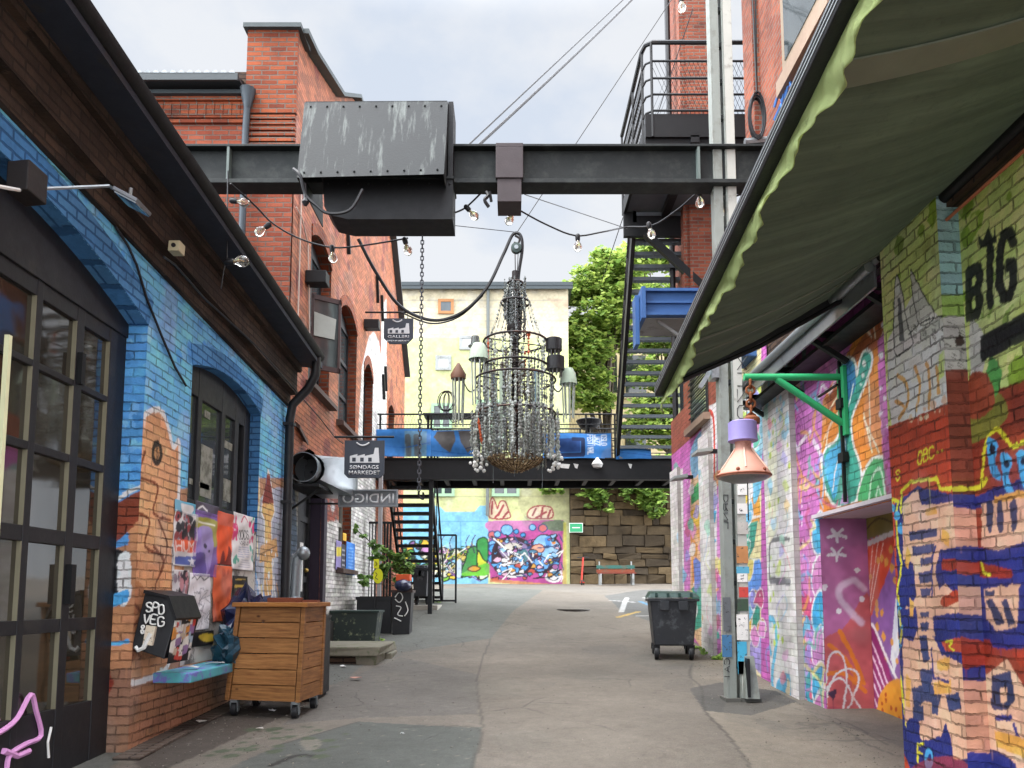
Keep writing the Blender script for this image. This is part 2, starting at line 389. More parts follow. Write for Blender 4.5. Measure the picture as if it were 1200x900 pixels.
def spray(C, res, k, seed):
    """hand painted look: wandering edges, overspray, drips and fading"""
    g = np.random.default_rng(seed); h, w, _ = C.shape
    cells = lambda m: max(1.5, m/res)
    dx = lownoise((h, w), cells(.06), g)*.0042+lownoise((h, w), cells(.02), g)*.0016; dy = lownoise((h, w), cells(.06), g)*.0042+lownoise((h, w), cells(.02), g)*.0016
    I, J = np.meshgrid(np.arange(h), np.arange(w), indexing='ij')
    ii = np.clip((I+dx*k/res).round().astype(int), 0, h-1); jj = np.clip((J+dy*k/res).round().astype(int), 0, w-1); C = C[ii, jj]
    for q in range(int(h*w*res*res*9*k)):       # drips
        i, j = int(g.integers(0, h)), int(g.integers(2, w)); L = int(g.uniform(.05, .28)/res); wd = 1 if res > .01 else 2; j0 = max(0, j-L)
        t = np.linspace(.75, .2, j-j0)[::-1][None, :, None]*.8; sl = (slice(i, min(h, i+wd)), slice(j0, j)); C[sl] = C[sl]*(1-t)+C[i, j]*t
    near = boxblur(C, max(1, int(.005/res))); far = boxblur(C, max(2, int(.07/res))); mk = np.clip(.5+.6*lownoise((h, w), cells(.35), g), 0, 1)[..., None]
    C = C*.7+near*.3; C = C*(1-.10*mk)+far*.10*mk
    f = 1+.10*lownoise((h, w), cells(.22), g)+.07*lownoise((h, w), cells(.06), g); C = C*np.clip(f, .6, 1.35)[..., None]
    gr = np.clip(lownoise((h, w), cells(.4), g)*.5-.35, 0, .22)[..., None]; m_ = C.mean(-1, keepdims=True); return C*(1-gr)+m_*gr
def paint_panel(name, axis, val, u0, u1, w0, w1, res, base, fn, m, parent=None, hole=None, relief=None, resw=None, thick=0, soft=1.0):
    """a wall sheet on a fine grid; fn paints it, hole(u,w) cuts openings, relief(u,w) pushes it out"""
    nu = max(2, int(round((u1-u0)/res))+1); nw = max(2, int(round((w1-w0)/(resw or res)))+1)
    us, ws = np.linspace(u0, u1, nu), np.linspace(w0, w1, nw); U, W = np.meshgrid(us, ws, indexing='ij')
    if axis == 'x': to2 = lambda px, py: (lambda p: (p.y, p.z))(oX(px, py, val))
    else: to2 = lambda px, py: (lambda p: (p.x, p.z))(oY(px, py, val))
    P = Paint(U, W, base, to2); fn(P)
    if soft: P.C = spray(P.C, res, soft, int(abs(u0*7+w1*3+val*11)*100) % 9973)
    if 'brick' in m.name:
        row = np.floor(W/.0765); cl_ = np.floor((U+np.where(row % 2 == 0, .1225, 0))/.245); hs = np.abs(np.sin(row*12.9898+cl_*78.233)*43758.5453) % 1; h2 = np.abs(np.sin(row*39.3+cl_*11.135)*9731.17) % 1
        am = .62 if 'facade' in m.name else .28
        P.C *= (1-am*.55+am*hs)[..., None]; P.C[..., 2] *= .95+.1*h2; P.C[..., 0] *= .96+.08*h2
    D = np.full(U.shape, float(val))
    if relief is not None: D = D + relief(U, W)
    xyz = np.stack([D, U, W] if axis == 'x' else [U, D, W], -1).reshape(-1, 3)
    idx = np.arange(nu*nw).reshape(nu, nw)
    F = np.stack([idx[:-1, :-1], idx[1:, :-1], idx[1:, 1:], idx[:-1, 1:]], -1)
    if hole is not None:
        cu, cw = (U[:-1, :-1]+U[1:, 1:])/2, (W[:-1, :-1]+W[1:, 1:])/2; F = F[~hole(cu, cw)]
    F = F.reshape(-1, 4)
    if (axis == 'x') == (val < 0) or axis == 'y':
        pass
    if axis == 'x' and val > 0: F = F[:, ::-1]
    me = bpy.data.meshes.new(name); me.vertices.add(len(xyz)); me.vertices.foreach_set('co', xyz.ravel())
    me.loops.add(F.size); me.loops.foreach_set('vertex_index', F.ravel().astype(np.int32))
    me.polygons.add(len(F)); me.polygons.foreach_set('loop_start', np.arange(0, F.size, 4, dtype=np.int32))
    me.update(calc_edges=True)
    at = me.color_attributes.new('paint', 'FLOAT_COLOR', 'POINT')
    at.data.foreach_set('color', np.concatenate([np.clip(P.C, 0, .82).reshape(-1, 3), np.ones((nu*nw, 1))], 1).ravel().astype(np.float32))
    me.materials.append(m)
    if relief is not None: me.polygons.foreach_set('use_smooth', [True]*len(me.polygons))
    o = new_obj(name, me, parent)
    if thick:
        md = o.modifiers.new('thick', 'SOLIDIFY'); md.thickness = thick; md.offset = 0
    return o
def text(name, s, m, o, u, v, w, h, parent, ext=.004, mirror=False):
    """raised lettering filling the box w x h from corner o along unit axes u, v"""
    cu = bpy.data.curves.new(name, 'FONT'); cu.body = s; cu.size = 1; cu.offset = .012; cu.resolution_u = 4
    ob = bpy.data.objects.new(name, cu); scene.collection.objects.link(ob)
    bpy.context.view_layer.update(); dg = bpy.context.evaluated_depsgraph_get()
    me = bpy.data.meshes.new_from_object(ob.evaluated_get(dg)); bpy.data.objects.remove(ob); bpy.data.curves.remove(cu)
    P = np.array([x.co for x in me.vertices]); lo, hi = P.min(0), P.max(0); o, u, v = V(o), V(u), V(v); nn = u.cross(v)
    for x in me.vertices:
        a = (x.co.x-lo[0])/(hi[0]-lo[0]); b = (x.co.y-lo[1])/(hi[1]-lo[1])
        if mirror: a = 1-a
        x.co = o + u*(a*w) + v*(b*h)
    me.materials.clear(); me.materials.append(m); me.name = name
    ob = new_obj(name, me, parent)
    md = ob.modifiers.new('thick', 'SOLIDIFY'); md.thickness = ext; md.offset = 0
    return ob
# ================================================================ shared materials
M_brick = brickmat('red_brick', '#7e3b26', '#ab5a38', '#786a60')
M_brickd = brickmat('brown_brick', '#46362d', '#66503f', '#342c27', dirt='#241d19', dt=(.5,.8))
M_brickr = brickmat('far_brick', '#7d3e2d', '#a1583e', '#7d6d62')
M_black = mat('black_paint', '#1a1a1d', .5, var=.3, c2='#2a2826')
M_blackm = mat('black_metal', '#101113', .55, .2, var=.3, c2='#261f1b', t=(.6,.75))
M_steel = mat('weathered_beam_steel', '#1d2121', .65, .15, var=.3, c2='#2f3331', t=(.5,.66), sc2=4)
M_roof = mat('dark_roofing', '#26282c', .6, var=.25)
M_soffit = mat('soffit_board', '#2a2f3a', .7, var=.3, c2='#35302c')
M_glass = None
def glassmat(name, col, rough=.06, c2='#2c3130'):
    n = NT(name); c = n.mix(n.noise(2.5, 4), lin(col), lin(c2))
    n.p.inputs['Coat Weight'].default_value = .5; n.p.inputs['Coat Roughness'].default_value = .03
    return n.done(c, rough, 0, n.bump(n.noise(1.6, 2), .12, .03), .8)
M_glass = glassmat('dark_glass', '#0c0e0f')
M_glassd = glassmat('door_glass', '#15130f', .05, c2='#3a352a')
M_glassg = glassmat('grey_glass', '#4a5254', c2='#20282a')
M_zinc = mat('zinc', '#8f9598', .4, .7, var=.15, c2='#6c7072')
M_white = mat('white_paint', '#d6d6d2', .6, var=.06, c2='#a8a49c', t=(.6,.72))
M_grey = mat('grey_paint', '#8e9190', .6, var=.12, c2='#6a6a66')
M_rust = mat('rust', '#7a4526', .85, .1, var=.35, c2='#3e2a20')
M_pblue = paintmat('painted_brick_left', mort=.32, wob=.02, mo=.009)
M_pright = paintmat('painted_brick_right', mort=.48, mo=.0085, wob=.018)
M_pwhite = paintmat('painted_brick_white', mort=.62, mo=.006, wob=.02)
M_pnear = paintmat('painted_brick_near', mort=.3, wob=.026, mo=.009)
M_plain = paintmat('painted_render', brick=False)
M_paper = paintmat('printed_paper', brick=False, var=.08, rough=.7)
# ================================================================ ground
def ground_paint(xs, ys):
    X, Y = np.meshgrid(xs, ys, indexing='ij')
    P = Paint(X, Y, '#847b70', lambda px, py: (lambda p: (p.x, p.y))(oG(px, py)))
    P.poly([(60,960),(150,880),(250,830),(400,800),(440,768),(575,748),(605,712),(612,696),(470,690),(330,700),(60,780),(-900,900),(-900,960)], '#74756f')
    P.poly([(255,905),(330,872),(420,846),(566,851),(553,905)], '#676963')            # square patch of darker asphalt
    P.poly([(395,800),(470,770),(560,790),(560,835),(420,842),(330,850)], '#77716a')
    P.poly([(150,878),(265,824),(330,815),(345,835),(240,880),(170,910)], '#5c534b')  # darker gutter strip along the wall foot
    P.poly([(430,745),(600,718),(640,690),(610,684),(520,690),(470,715)], '#74756f')
    P.poly([(508,681),(666,687),(790,692),(830,700),(830,735),(708,697),(640,692),(500,684)], '#8a837a')
    P.poly([(708,698),(770,690),(830,694),(830,727),(758,727),(730,718)], '#6c6b68')
    for a, b, c in (((716,704),(742,706),'#cfcfcc'),((735,700),(728,717),'#cfcfcc'),((725,723),(748,717),'#d2b05a'),((748,722),(765,722),'#c9c9c4'),((750,705),(768,712),'#5a93b5'),((755,700),(770,703),'#c9c9c4')):
        P.line([a, b], .14, c, False, .8)
    # pale concrete apron along the right wall
    P.poly([(812,778),(850,772),(900,800),(960,842),(1050,872),(1300,960),(1300,1010),(905,960),(876,890),(830,835),(812,800)], '#958b7c')
    P.poly([(808,806),(845,800),(910,810),(935,822),(880,838),(826,832)], '#5f5c57')
    P.line([(812,778),(808,792),(822,806),(826,832),(852,862),(880,900)], .032, '#3f3b35', a=.6)
    for l in ([(930,830),(985,845),(1040,872)], [(985,852),(1015,870),(1052,884)], [(470,852),(560,852),(550,905)], [(318,897),(345,885),(368,888)], [(420,846),(380,858),(330,872)], [(590,752),(640,753),(760,752)], [(575,748),(560,790),(566,851)]):
        P.line(l, .03, '#4a463f', a=.5)
        P.line([(318,898),(350,886),(372,889)], .06, '#3d3a36')
    P.poly([(352,868),(372,866),(376,876),(360,880)], '#8b8579', True)
    P.speck([(150,880),(420,830),(620,800),(400,900)], '#8d877c', 130, .006, .022)
    P.speck([(230,890),(420,850),(330,870)], '#5d6650', 40, .02, .09, 3)
    g = np.random.default_rng(12)
    for k in range(26):
        x, y = g.uniform(-2.8, 2.8), g.uniform(5.6, 14); n = 9; r = g.uniform(.15, .7); c = ['#6f6e68','#8b8478','#757069','#7f7a70'][k % 4]
        P.fill([(x+r*math.cos(t)*g.uniform(.6, 1.2), y+r*1.6*math.sin(t)*g.uniform(.6, 1.2)) for t in np.linspace(0, 6.28, n, endpoint=False)], c, .28)
    for k in range(90): x, y = g.uniform(-3, 3), g.uniform(5.6, 15); P.fill([(x+.016*math.cos(t), y+.016*math.sin(t)) for t in np.linspace(0, 6.28, 8)], '#4a4743', .5)
    return P.C
def build_ground():
    xs = np.concatenate([[-60,-30,-15,-8], np.arange(-4, 5.01, .028), [8,9,12,20,40,80]]); ys = np.concatenate([[-40,-10,0,3], np.arange(5.4, 15, .03), np.arange(15, 33.5, .1), [36,45,60,120]])
    C = ground_paint(xs, ys); X, Y = np.meshgrid(xs, ys, indexing='ij'); Z = np.interp(Y, GY, GZ)
    Z = Z + .008*np.sin(X*2.1+Y*.7)+.007*np.sin(X*.9-Y*1.9+1)
    Z = np.where(np.abs(X) > 30, -3, Z); Z = np.where(Y > 100, 0, Z)
    nu, nw = X.shape; idx = np.arange(nu*nw).reshape(nu, nw)
    F = np.stack([idx[:-1,:-1], idx[1:,:-1], idx[1:,1:], idx[:-1,1:]], -1).reshape(-1, 4)
    me = bpy.data.meshes.new('ground'); me.vertices.add(nu*nw); me.vertices.foreach_set('co', np.stack([X, Y, Z], -1).ravel())
    me.loops.add(F.size); me.loops.foreach_set('vertex_index', F.ravel().astype(np.int32)); me.polygons.add(len(F)); me.polygons.foreach_set('loop_start', np.arange(0, F.size, 4, dtype=np.int32)); me.update(calc_edges=True)
    at = me.color_attributes.new('paint', 'FLOAT_COLOR', 'POINT'); at.data.foreach_set('color', np.concatenate([C.reshape(-1,3), np.ones((nu*nw,1))], 1).ravel().astype(np.float32))
    me.polygons.foreach_set('use_smooth', [True]*len(me.polygons))
    n = NT('asphalt'); at = n.n('ShaderNodeAttribute', attribute_name='paint'); c = at.outputs['Color']
    c = n.mix(.6, c, n.ramp(n.noise(.8, 9, rough=.75), .3, .7, (.5,.49,.47), (1.12,1.12,1.12)), 'MULTIPLY'); c = n.mix(.55, c, n.ramp(n.noise(9, 6, rough=.8), .3, .72, (.62,.61,.6), (1.12,1.12,1.12)), 'MULTIPLY')
    c = n.mix(n.ramp(n.noise(3.0, 8, rough=.75), .55, .75), c, n.mix(1, c, (.72,.71,.68), 'MULTIPLY'))
    c = n.mix(n.math('MULTIPLY', n.ramp(n.noise(110, 4, rough=.85), .5, .68), .8), c, n.mix(1, c, (1.75,1.72,1.66), 'MULTIPLY'))
    c = n.mix(n.math('MULTIPLY', n.ramp(n.noise(70, 4, rough=.85), .54, .68), .8), c, n.mix(1, c, (.42,.42,.41), 'MULTIPLY'))
    vo = n.n('ShaderNodeTexVoronoi', feature='DISTANCE_TO_EDGE'); vo.inputs['Scale'].default_value = .55
    wv = n.n('ShaderNodeTexNoise'); wv.inputs['Scale'].default_value = 1.6; wv.inputs['Detail'].default_value = 6; n.l(n.pos(), wv.inputs['Vector'])
    n.l(n.mix(.55, n.pos(), wv.outputs['Color'], 'ADD'), vo.inputs['Vector'])
    ck = n.math('MULTIPLY', n.ramp(vo.outputs[0], .004, .012, (1,1,1), (0,0,0)), n.ramp(n.noise(.7, 3), .5, .6))
    c = n.mix(n.math('MULTIPLY', ck, .35), c, (.035,.033,.03))
    h = n.math('ADD', n.math('MULTIPLY', n.noise(130, 4), .6), n.math('MULTIPLY', ck, -1.5))
    me.materials.append(n.done(c, .82, 0, n.bump(h, .55, .008, n.bump(n.noise(6, 5), .3, .03)), .35))
    return tag(new_obj('ground', me), kind='structure')
def build_grit():
    g = np.random.default_rng(44); mb = MB()
    for k in range(2000):
        y = 5.4+g.random()**1.5*9; sd = g.random()
        x = (-3.05+abs(g.normal())*.6) if sd < .34 else ((3.3-abs(g.normal())*.5) if sd < .7 else g.uniform(-3, 3.2))
        if abs(x) > 3.25: continue
        s = g.uniform(.003, .010)*(1.5 if g.random() < .06 else 1); z = gz(y)+.008*math.sin(x*2.1+y*.7)+.007*math.sin(x*.9-y*1.9+1)+s*.3; t = g.random()*3
        ex, ey = V((math.cos(t), math.sin(t), 0))*s, V((-math.sin(t), math.cos(t), 0))*s*g.uniform(.5, 1); c = V((x, y, z)); u = V((0, 0, s*.7))
        mb.add([c+ex, c+ey, c-ex, c-ey, c+u, c-u], [(0,1,4),(1,2,4),(2,3,4),(3,0,4),(1,0,5),(2,1,5),(3,2,5),(0,3,5)])
    n = NT('grit'); gi = n.n('ShaderNodeNewGeometry'); o = mb.build('gravel', n.done(n.ramp(gi.outputs['Random Per Island'], 0, 1, lin('#3f3b35'), lin('#857d72')), .85))
    return tag(o, 'fine grit and crumbs of stone scattered over the asphalt', kind='stuff')
PK = .60
build_ground(); build_grit()
PK = 1.3
# ================================================================ left: blue painted workshop
XL = -3.2
BB = thing('blue_building', 'single storey brick workshop painted bright blue with an orange figure mural', 'building', (-5, 6.5, .2))
def arch_z(u, u0, u1, z, rise):
    t = (u-(u0+u1)/2)/((u1-u0)/2); return z+rise*(1-t*t)
DO = (2.05, 6.55, 3.98, .40); WO = (7.5, 9.6, 3.92, .17)
def blue_hole(u, w):
    return ((u > DO[0]) & (u < DO[1]) & (w < arch_z(u, *DO))) | ((u > WO[0]) & (u < WO[1]) & (w > .95) & (w < arch_z(u, *WO)))
def blue_paint(P):
    P.poly([(0,-100),(345,300),(345,560),(200,560),(100,600),(0,560)], '#64aae6')
    P.speck([(100,200),(340,470),(330,560),(140,560)], '#7bb2e0', 90, .02, .10, 4)
    P.speck([(100,200),(340,470),(330,560),(140,560)], '#4a8fd0', 80, .01, .09, 5)
    # lower field: bare and ochre brick
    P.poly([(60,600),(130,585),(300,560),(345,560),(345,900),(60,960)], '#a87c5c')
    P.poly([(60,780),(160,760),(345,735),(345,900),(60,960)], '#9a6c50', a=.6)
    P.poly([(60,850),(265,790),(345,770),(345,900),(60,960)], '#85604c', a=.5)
    # sea, dark land and white foam left of the figure
    P.poly([(95,545),(140,560),(150,600),(145,640),(120,700),(95,720)], '#4d93d4')
    P.poly([(104,648),(128,640),(146,650),(140,668),(132,694),(120,708),(98,712)], '#15181c', True)
    P.poly([(100,706),(140,690),(142,700),(112,716)], '#4d9fd8')
    P.poly([(132,662),(146,650),(146,690),(136,702)], '#dfe6ea', True)
    P.poly([(120,622),(152,594),(170,588),(150,612),(118,640)], '#7e3b27', True)
    P.line([(118,615),(146,596),(165,586)], .035, '#efe9e0')
    # the orange figure
    P.out([(133,590),(142,540),(150,508),(163,492),(180,480),(190,483),(197,500),(203,524),(210,520),(209,590),(203,640),(203,700),(200,770),(185,790),(150,800),(132,780),(128,740),(140,712),(150,690),(146,650),(136,622)], .05, '#e3e4e2', '#c08a62')
    P.poly([(150,520),(170,492),(196,520),(206,560),(200,640),(170,660),(146,610)], '#c8966c', True)
    P.poly([(142,690),(160,680),(170,700),(160,770),(136,770),(130,735)], '#a5683c', True)
    for l in ([(158,600),(175,610),(170,640),(190,650)], [(165,560),(185,570),(180,600),(200,610)], [(150,700),(165,720),(150,745),(165,770)], [(180,640),(192,660),(182,690),(195,720)], [(133,720),(145,712),(150,735),(138,760)], [(170,530),(160,560),(150,590)], [(186,610),(196,640),(188,670)], [(155,640),(160,660),(152,690)]):
        P.line(l, .03, '#6e341c')
    P.line([(150,690),(148,730),(156,760),(150,790)], .035, '#6e341c'); P.line([(142,640),(150,690),(146,720)], .04, '#8c3c2b'); P.line([(117,690),(110,735),(117,770),(108,800),(118,830),(112,855),(104,880)], .045, '#e8e6e2', sm=False)
    P.line([(125,735),(118,765),(128,800),(118,822),(112,850)], .03, '#8c3c2b', sm=False)
    P.line([(110,758),(150,752)], .035, '#4da0da')
    P.poly([(102,720),(120,728),(112,780),(102,800)], '#201d1e')
    P.ell(184, 531, 6.5, 15, '#161616'); P.ell(184, 531, 3.2, 8, '#b98a5e'); P.line([(184,524),(184,538)], .02, '#161616')
    # little tower right of the window
    P.poly([(297,600),(345,590),(345,790),(297,780)], '#8fb6d6', True, a=.55)
    P.out([(309,690),(310,610),(306,600),(308,585),(313,562),(314,550),(316,556),(320,582),(322,600),(318,612),(320,690),(318,700),(308,700)], .03, '#e7e7e4', '#d8a665', sm=False)
    P.poly([(307,590),(313,556),(316,556),(321,590)], '#7a2f25')
    P.line([(303,560),(304,590),(300,612),(302,650)], .06, '#d9c9a0')
    P.poly([(305,640),(324,630),(326,652),(304,660)], '#c69860'); P.line([(304,650),(324,640)], .015, '#4c3a2a')
    for i in range(9): P.line([(300+3*i,672+(i*7)%22),(303+3*i,700+(i*5)%20)], .035, ['#4c8ec4','#e9e6dc','#d7b26a'][i%3])
    P.speck([(296,650),(340,640),(335,720),(296,720)], '#e8e6e0', 26, .015, .05, 8)
    P.speck([(60,850),(265,790),(345,770),(200,860)], '#7a5a48', 40, .01, .05, 9)
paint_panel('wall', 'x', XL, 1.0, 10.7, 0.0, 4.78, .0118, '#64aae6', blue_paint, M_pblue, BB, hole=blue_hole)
M_bluep = brickmat('blue_brick', '#4f92d4', '#64a6e0', '#3a6ea4', dirt='#22405e', dt=(.6,.85))
m = MB()
m.box(-9, -3.85, 1, 10.68, -.2, 4.9); m.box(-3.85, -3.215, 6.56, 7.49, -.2, 4.4); m.box(-3.85, -3.215, 9.61, 10.69, -.2, 4.4); m.box(-3.85, -3.215, 1, 2.04, -.2, 4.5)
m.box(-3.85, -3.215, 7.49, 9.61, -.2, .93); m.box(-3.84, -3.215, 2.04, 6.56, 4.42, 4.76); m.box(-3.84, -3.215, 7.48, 9.62, 4.15, 4.45)
m.build('wall_core', M_brickd, BB)
def arch_ring(o, th, x0, x1, col_m, name, jamb=None, n=28):
    u0, u1, z, r = o; mb = MB(); us = np.linspace(u0, u1, n)
    inn = [(u, arch_z(u, *o)) for u in us]; outp = [(u0-th*.3+(u1-u0+th*.6)*i/(n-1), inn[i][1]+th) for i in range(n)]
    for i in range(n-1):
        a, b, c, d = inn[i], inn[i+1], outp[i+1], outp[i]
        mb.hexa([(x1,a[0],a[1]),(x1,b[0],b[1]),(x1,c[0],c[1]),(x1,d[0],d[1]),(x0,a[0],a[1]),(x0,b[0],b[1]),(x0,c[0],c[1]),(x0,d[0],d[1])])
    return mb.build(name, col_m, BB)
arch_ring(DO, .24, -3.192, -3.42, M_bluep, 'door_arch'); arch_ring(WO, .2, -3.192, -3.40, M_bluep, 'window_arch')
def door_reveal_paint(P):
    P.poly([(80,300),(170,300),(170,600),(80,600)], '#4f90cc'); P.speck([(100,380),(165,380),(165,600),(100,600)], '#6aa5da', 30, .01, .06, 2); P.speck([(100,380),(165,380),(165,600),(100,600)], '#3c7cb8', 30, .01, .06, 3)
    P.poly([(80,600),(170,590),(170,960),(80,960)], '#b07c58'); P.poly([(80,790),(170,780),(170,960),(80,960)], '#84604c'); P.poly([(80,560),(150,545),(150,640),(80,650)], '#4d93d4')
    P.poly([(110,640),(132,594),(170,575),(170,600),(130,640)], '#7e3b27', True); P.line([(108,628),(130,590),(165,570)], .03, '#efe9e0')
    P.poly([(90,650),(140,644),(150,668),(140,700),(90,712)], '#15181c', True); P.poly([(138,655),(152,650),(152,700),(140,708)], '#dfe6ea', True); P.poly([(80,716),(150,690),(150,705),(80,730)], '#4d9fd8')
    P.poly([(80,730),(116,722),(112,800),(80,830)], '#201d1e'); P.line([(120,690),(112,735),(120,770),(108,800),(118,830),(112,855),(104,880)], .055, '#f2f0ec', sm=False); P.line([(128,720),(120,765),(130,800),(120,822),(114,850)], .035, '#7c2f20', sm=False)
    P.line([(110,758),(150,752)], .03, '#4da0da')
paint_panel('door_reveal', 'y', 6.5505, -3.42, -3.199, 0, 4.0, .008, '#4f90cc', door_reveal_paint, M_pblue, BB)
m = MB(); m.box(-3.42, -3.201, 6.552, 6.6, 0, 4.0); m.box(-3.40, -3.201, 9.601, 9.65, .95, 3.95); m.box(-3.40, -3.201, 7.45, 7.499, .95, 3.95); m.build('reveal', M_bluep, BB)
# corbelled dark brick, soffit and gutter
m = MB()
for i, (x, z0, z1) in enumerate(((-3.15, 4.46, 4.62), (-3.06, 4.62, 4.95))): m.box(-3.4, x, .6, 10.7, z0, z1)
m.box(-3.4, -3.0, .6, 10.7, 4.95, 5.09)
EAVE = [m.build('cornice', brickmat('sooty_brick', '#453830', '#5a493d', '#3b322b', dirt='#241d19', dt=(.42,.72)), BB)]
m = MB(); m.sweep([(-3.5,5.10),(-2.72,5.02),(-2.72,5.10),(-3.5,5.2)], (0,.4,0), (0,10.75,0), (1,0,0), (0,0,1)); EAVE.append(m.build('soffit', M_soffit, BB))
m = MB(); m.sweep([(-2.75,5.08),(-2.75,5.2),(-9,7.0),(-9,6.9)], (0,.4,0), (0,10.78,0), (1,0,0), (0,0,1)); EAVE.append(m.build('roof', M_roof, BB))
m = MB(); m.sweep([(-2.73+.075*math.cos(t), 5.16+.085*math.sin(t)) for t in np.linspace(math.pi, 2*math.pi, 9)]+[(-2.67,5.16),(-2.67+.02,5.17),(-2.66,5.18)][:1]+[(-2.79,5.155)][:0], (0,.4,0), (0,10.62,0), (1,0,0), (0,0,1))
EAVE.append(m.build('gutter', M_blackm, BB, True))
for o_ in EAVE:
    for v_ in o_.data.vertices: v_.co.z += .06-.055*(v_.co.y-6.8)
m = MB(); m.tube([(-2.74,10.5,4.97),(-2.76,10.52,4.7),(-2.86,10.54,4.52),(-3.08,10.58,4.3),(-3.12,10.6,4.1),(-3.12,10.6,.5)], .062, 10)
for z in (1.4, 2.9, 4.0): m.box(-3.2, -3.05, 10.53, 10.67, z, z+.04)
m.build('downpipe', M_black, BB, True)
m = MB(); m.prism([(-3.25,6.95,.84),(-3.25,9.0,.84),(-2.86,9.0,.84),(-2.86,6.95,.84)], (0,0,.09)); m.build('ledge', mat('turquoise_ledge', '#4f9ea6', .6, c2='#6b6ab0', t=(.5,.6), sc2=9), BB, bevel=.012)
m = MB()
for k in range(44): m.box(-3.2, -2.98, 6.3+k*.1, 6.3+k*.1+.09, gz(6.3+k*.1)-.1, gz(6.3+k*.1)+.014)
m.build('footing', brickmat('footing_brick', '#5f554d', '#74675d', '#4a433d'), BB, bevel=.008)
# glazed black door
m = MB(); x0, x1 = -3.44, -3.38
prow = [(oX(50, yb_, -3.4).z, oX(50, ya_, -3.4).z) for ya_, yb_ in ((352,428),(436,523),(533,619),(637,726),(742,834))][::-1]
pcol = [(2.12,2.52),(2.62,3.02),(3.12,3.52),(3.62,4.02),(4.12,4.22+.2),(4.50,4.80),(4.86,5.29),(5.36,5.80),(5.90,6.29)]
ye = [2.0]+[v for c_ in pcol for v in c_]+[6.55]
for q in range(0, len(ye), 2): m.box(x0, x1, ye[q], ye[q+1], .28, 4.3)
ze = [.28]+[v for c_ in prow for v in c_]+[4.2]
for q in range(0, len(ze), 2): m.box(x0+.004, x1-.006, 2.0, 6.5, ze[q], ze[q+1])
m.box(x0-.01, x1+.015, 2.0, 6.55, prow[-1][1]+.12, 4.42); dr = m.build('door', M_black, BB, bevel=.006)
for (ca, cb_) in pcol[3:]:
    for (ra, rb_) in prow: MB().box(-3.424, -3.416, ca-.02, cb_+.02, ra-.02, rb_+.02).build('pane', M_glassd, dr)
m = MB()
for (ca, cb_) in pcol[6:]:
    for (ra, rb_) in prow: m.box(-3.418, -3.384, cb_-.006, cb_+.001, ra, rb_)
m.build('bead', mat('pale_bead', '#77735f', .5), dr)
m = MB().box(-3.39, -3.33, 5.82, 5.88, 1.55, 1.85); m.box(-3.39, -3.34, 5.82, 5.87, 3.25, 3.5); m.build('handle', M_blackm, dr)
m = MB(); pts = [oX(px, py, -3.372) for px, py in ((-25,868),(0,858),(20,842),(36,814),(42,832),(48,862),(30,872),(12,884),(8,900))]; m.tube(cat_rom(pts, 4), .018, 6); pts = [oX(px, py, -3.372) for px, py in ((4,880),(20,886),(34,880))]; m.tube(pts, .022, 6)
m.build('graffiti', mat('pink_spray', '#c98fc0', .7), dr)
m = MB(); m.tube([oX(60,852,-3.372), oX(56,870,-3.372), oX(57,888,-3.372)], .01, 5); m.build('graffiti', M_white, dr)
m = MB(); m.bar(oX(10,393,-3.1), oX(-6,640,-3.1), .03, .03); m.build('door_edge', mat('cream_edge', '#cfd0a8', .5), dr)
# window
m = MB()
for y, w in ((7.58,.16),(8.05,.10),(8.72,.10),(9.15,.12),(9.5,.2)): m.box(-3.40, -3.33, y-w/2, y+w/2, 2.4, 4.05)
m.box(-3.395, -3.335, 7.5, 9.6, 3.72, 4.1); m.box(-3.395, -3.335, 7.5, 9.6, 2.4, 2.62)
wd = m.build('window', M_black, BB, bevel=.006)
for a, b in ((7.66,8.0),(8.10,8.67),(8.77,9.09)): MB().box(-3.375, -3.365, a, b, 2.62, 3.72).build('pane', M_glassg, wd)
m = MB().box(-3.39, -3.205, 7.5, 9.6, .93, 2.42); m.build('boarding', mat('pasted_board', '#b9b4ac', .8, c2='#5a5550', t=(.5,.6)), BB)
m = MB()
for (a, b, c, d) in ((222,245,560,575),(236,247,520,585),(262,272,560,590),(262,274,515,530),(240,246,480,492)):
    p, q = oX(a, c, -3.36), oX(b, d, -3.36); m.box(-3.363, -3.358, p.y, q.y, min(p.z,q.z), max(p.z,q.z))
m.build('sticker', mat('window_stickers', '#8b8d82', .6, c2='#5b5c50', t=(.45,.6), sc2=9), wd)
# ================================================================ left: red brick works with the gable
RB = thing('red_brick_building', 'tall red brick works with a gabled street front and arched windows', 'building', (-6, 15, .6))
XR0 = -3.28
def poly_wall(mb, pts, off): mb.prism(pts, off)
W1 = (12.05, 13.45, 4.98+.1, 7.5, .22); W2 = (14.2, 15.8, 4.95, 7.1, .3); W3 = (16.6, 17.7, 4.9, 6.6, .3)
PK = .9
W4 = (20.0, 21.0, 5.0, 6.6, .2)
LW = (14.45, 15.6, 2.2, 3.9, .12); DR = (11.7, 13.1, .9, 3.75, .25)
HOLES = [W1, W2, W3, W4, LW, DR]
def red_hole(u, w):
    h = np.zeros(u.shape, bool)
    for a, b, z0, z1, r in HOLES: h |= (u > a) & (u < b) & (w > z0) & (w < arch_z(u, a, b, z1, r))
    top = np.interp(u, [11, 11.6, 13.5, 15, 18, 20, 23], [10.2, 10.3, 10.9, 11.9, 11.9, 11.2, 8.3])
    return h | (w > top)
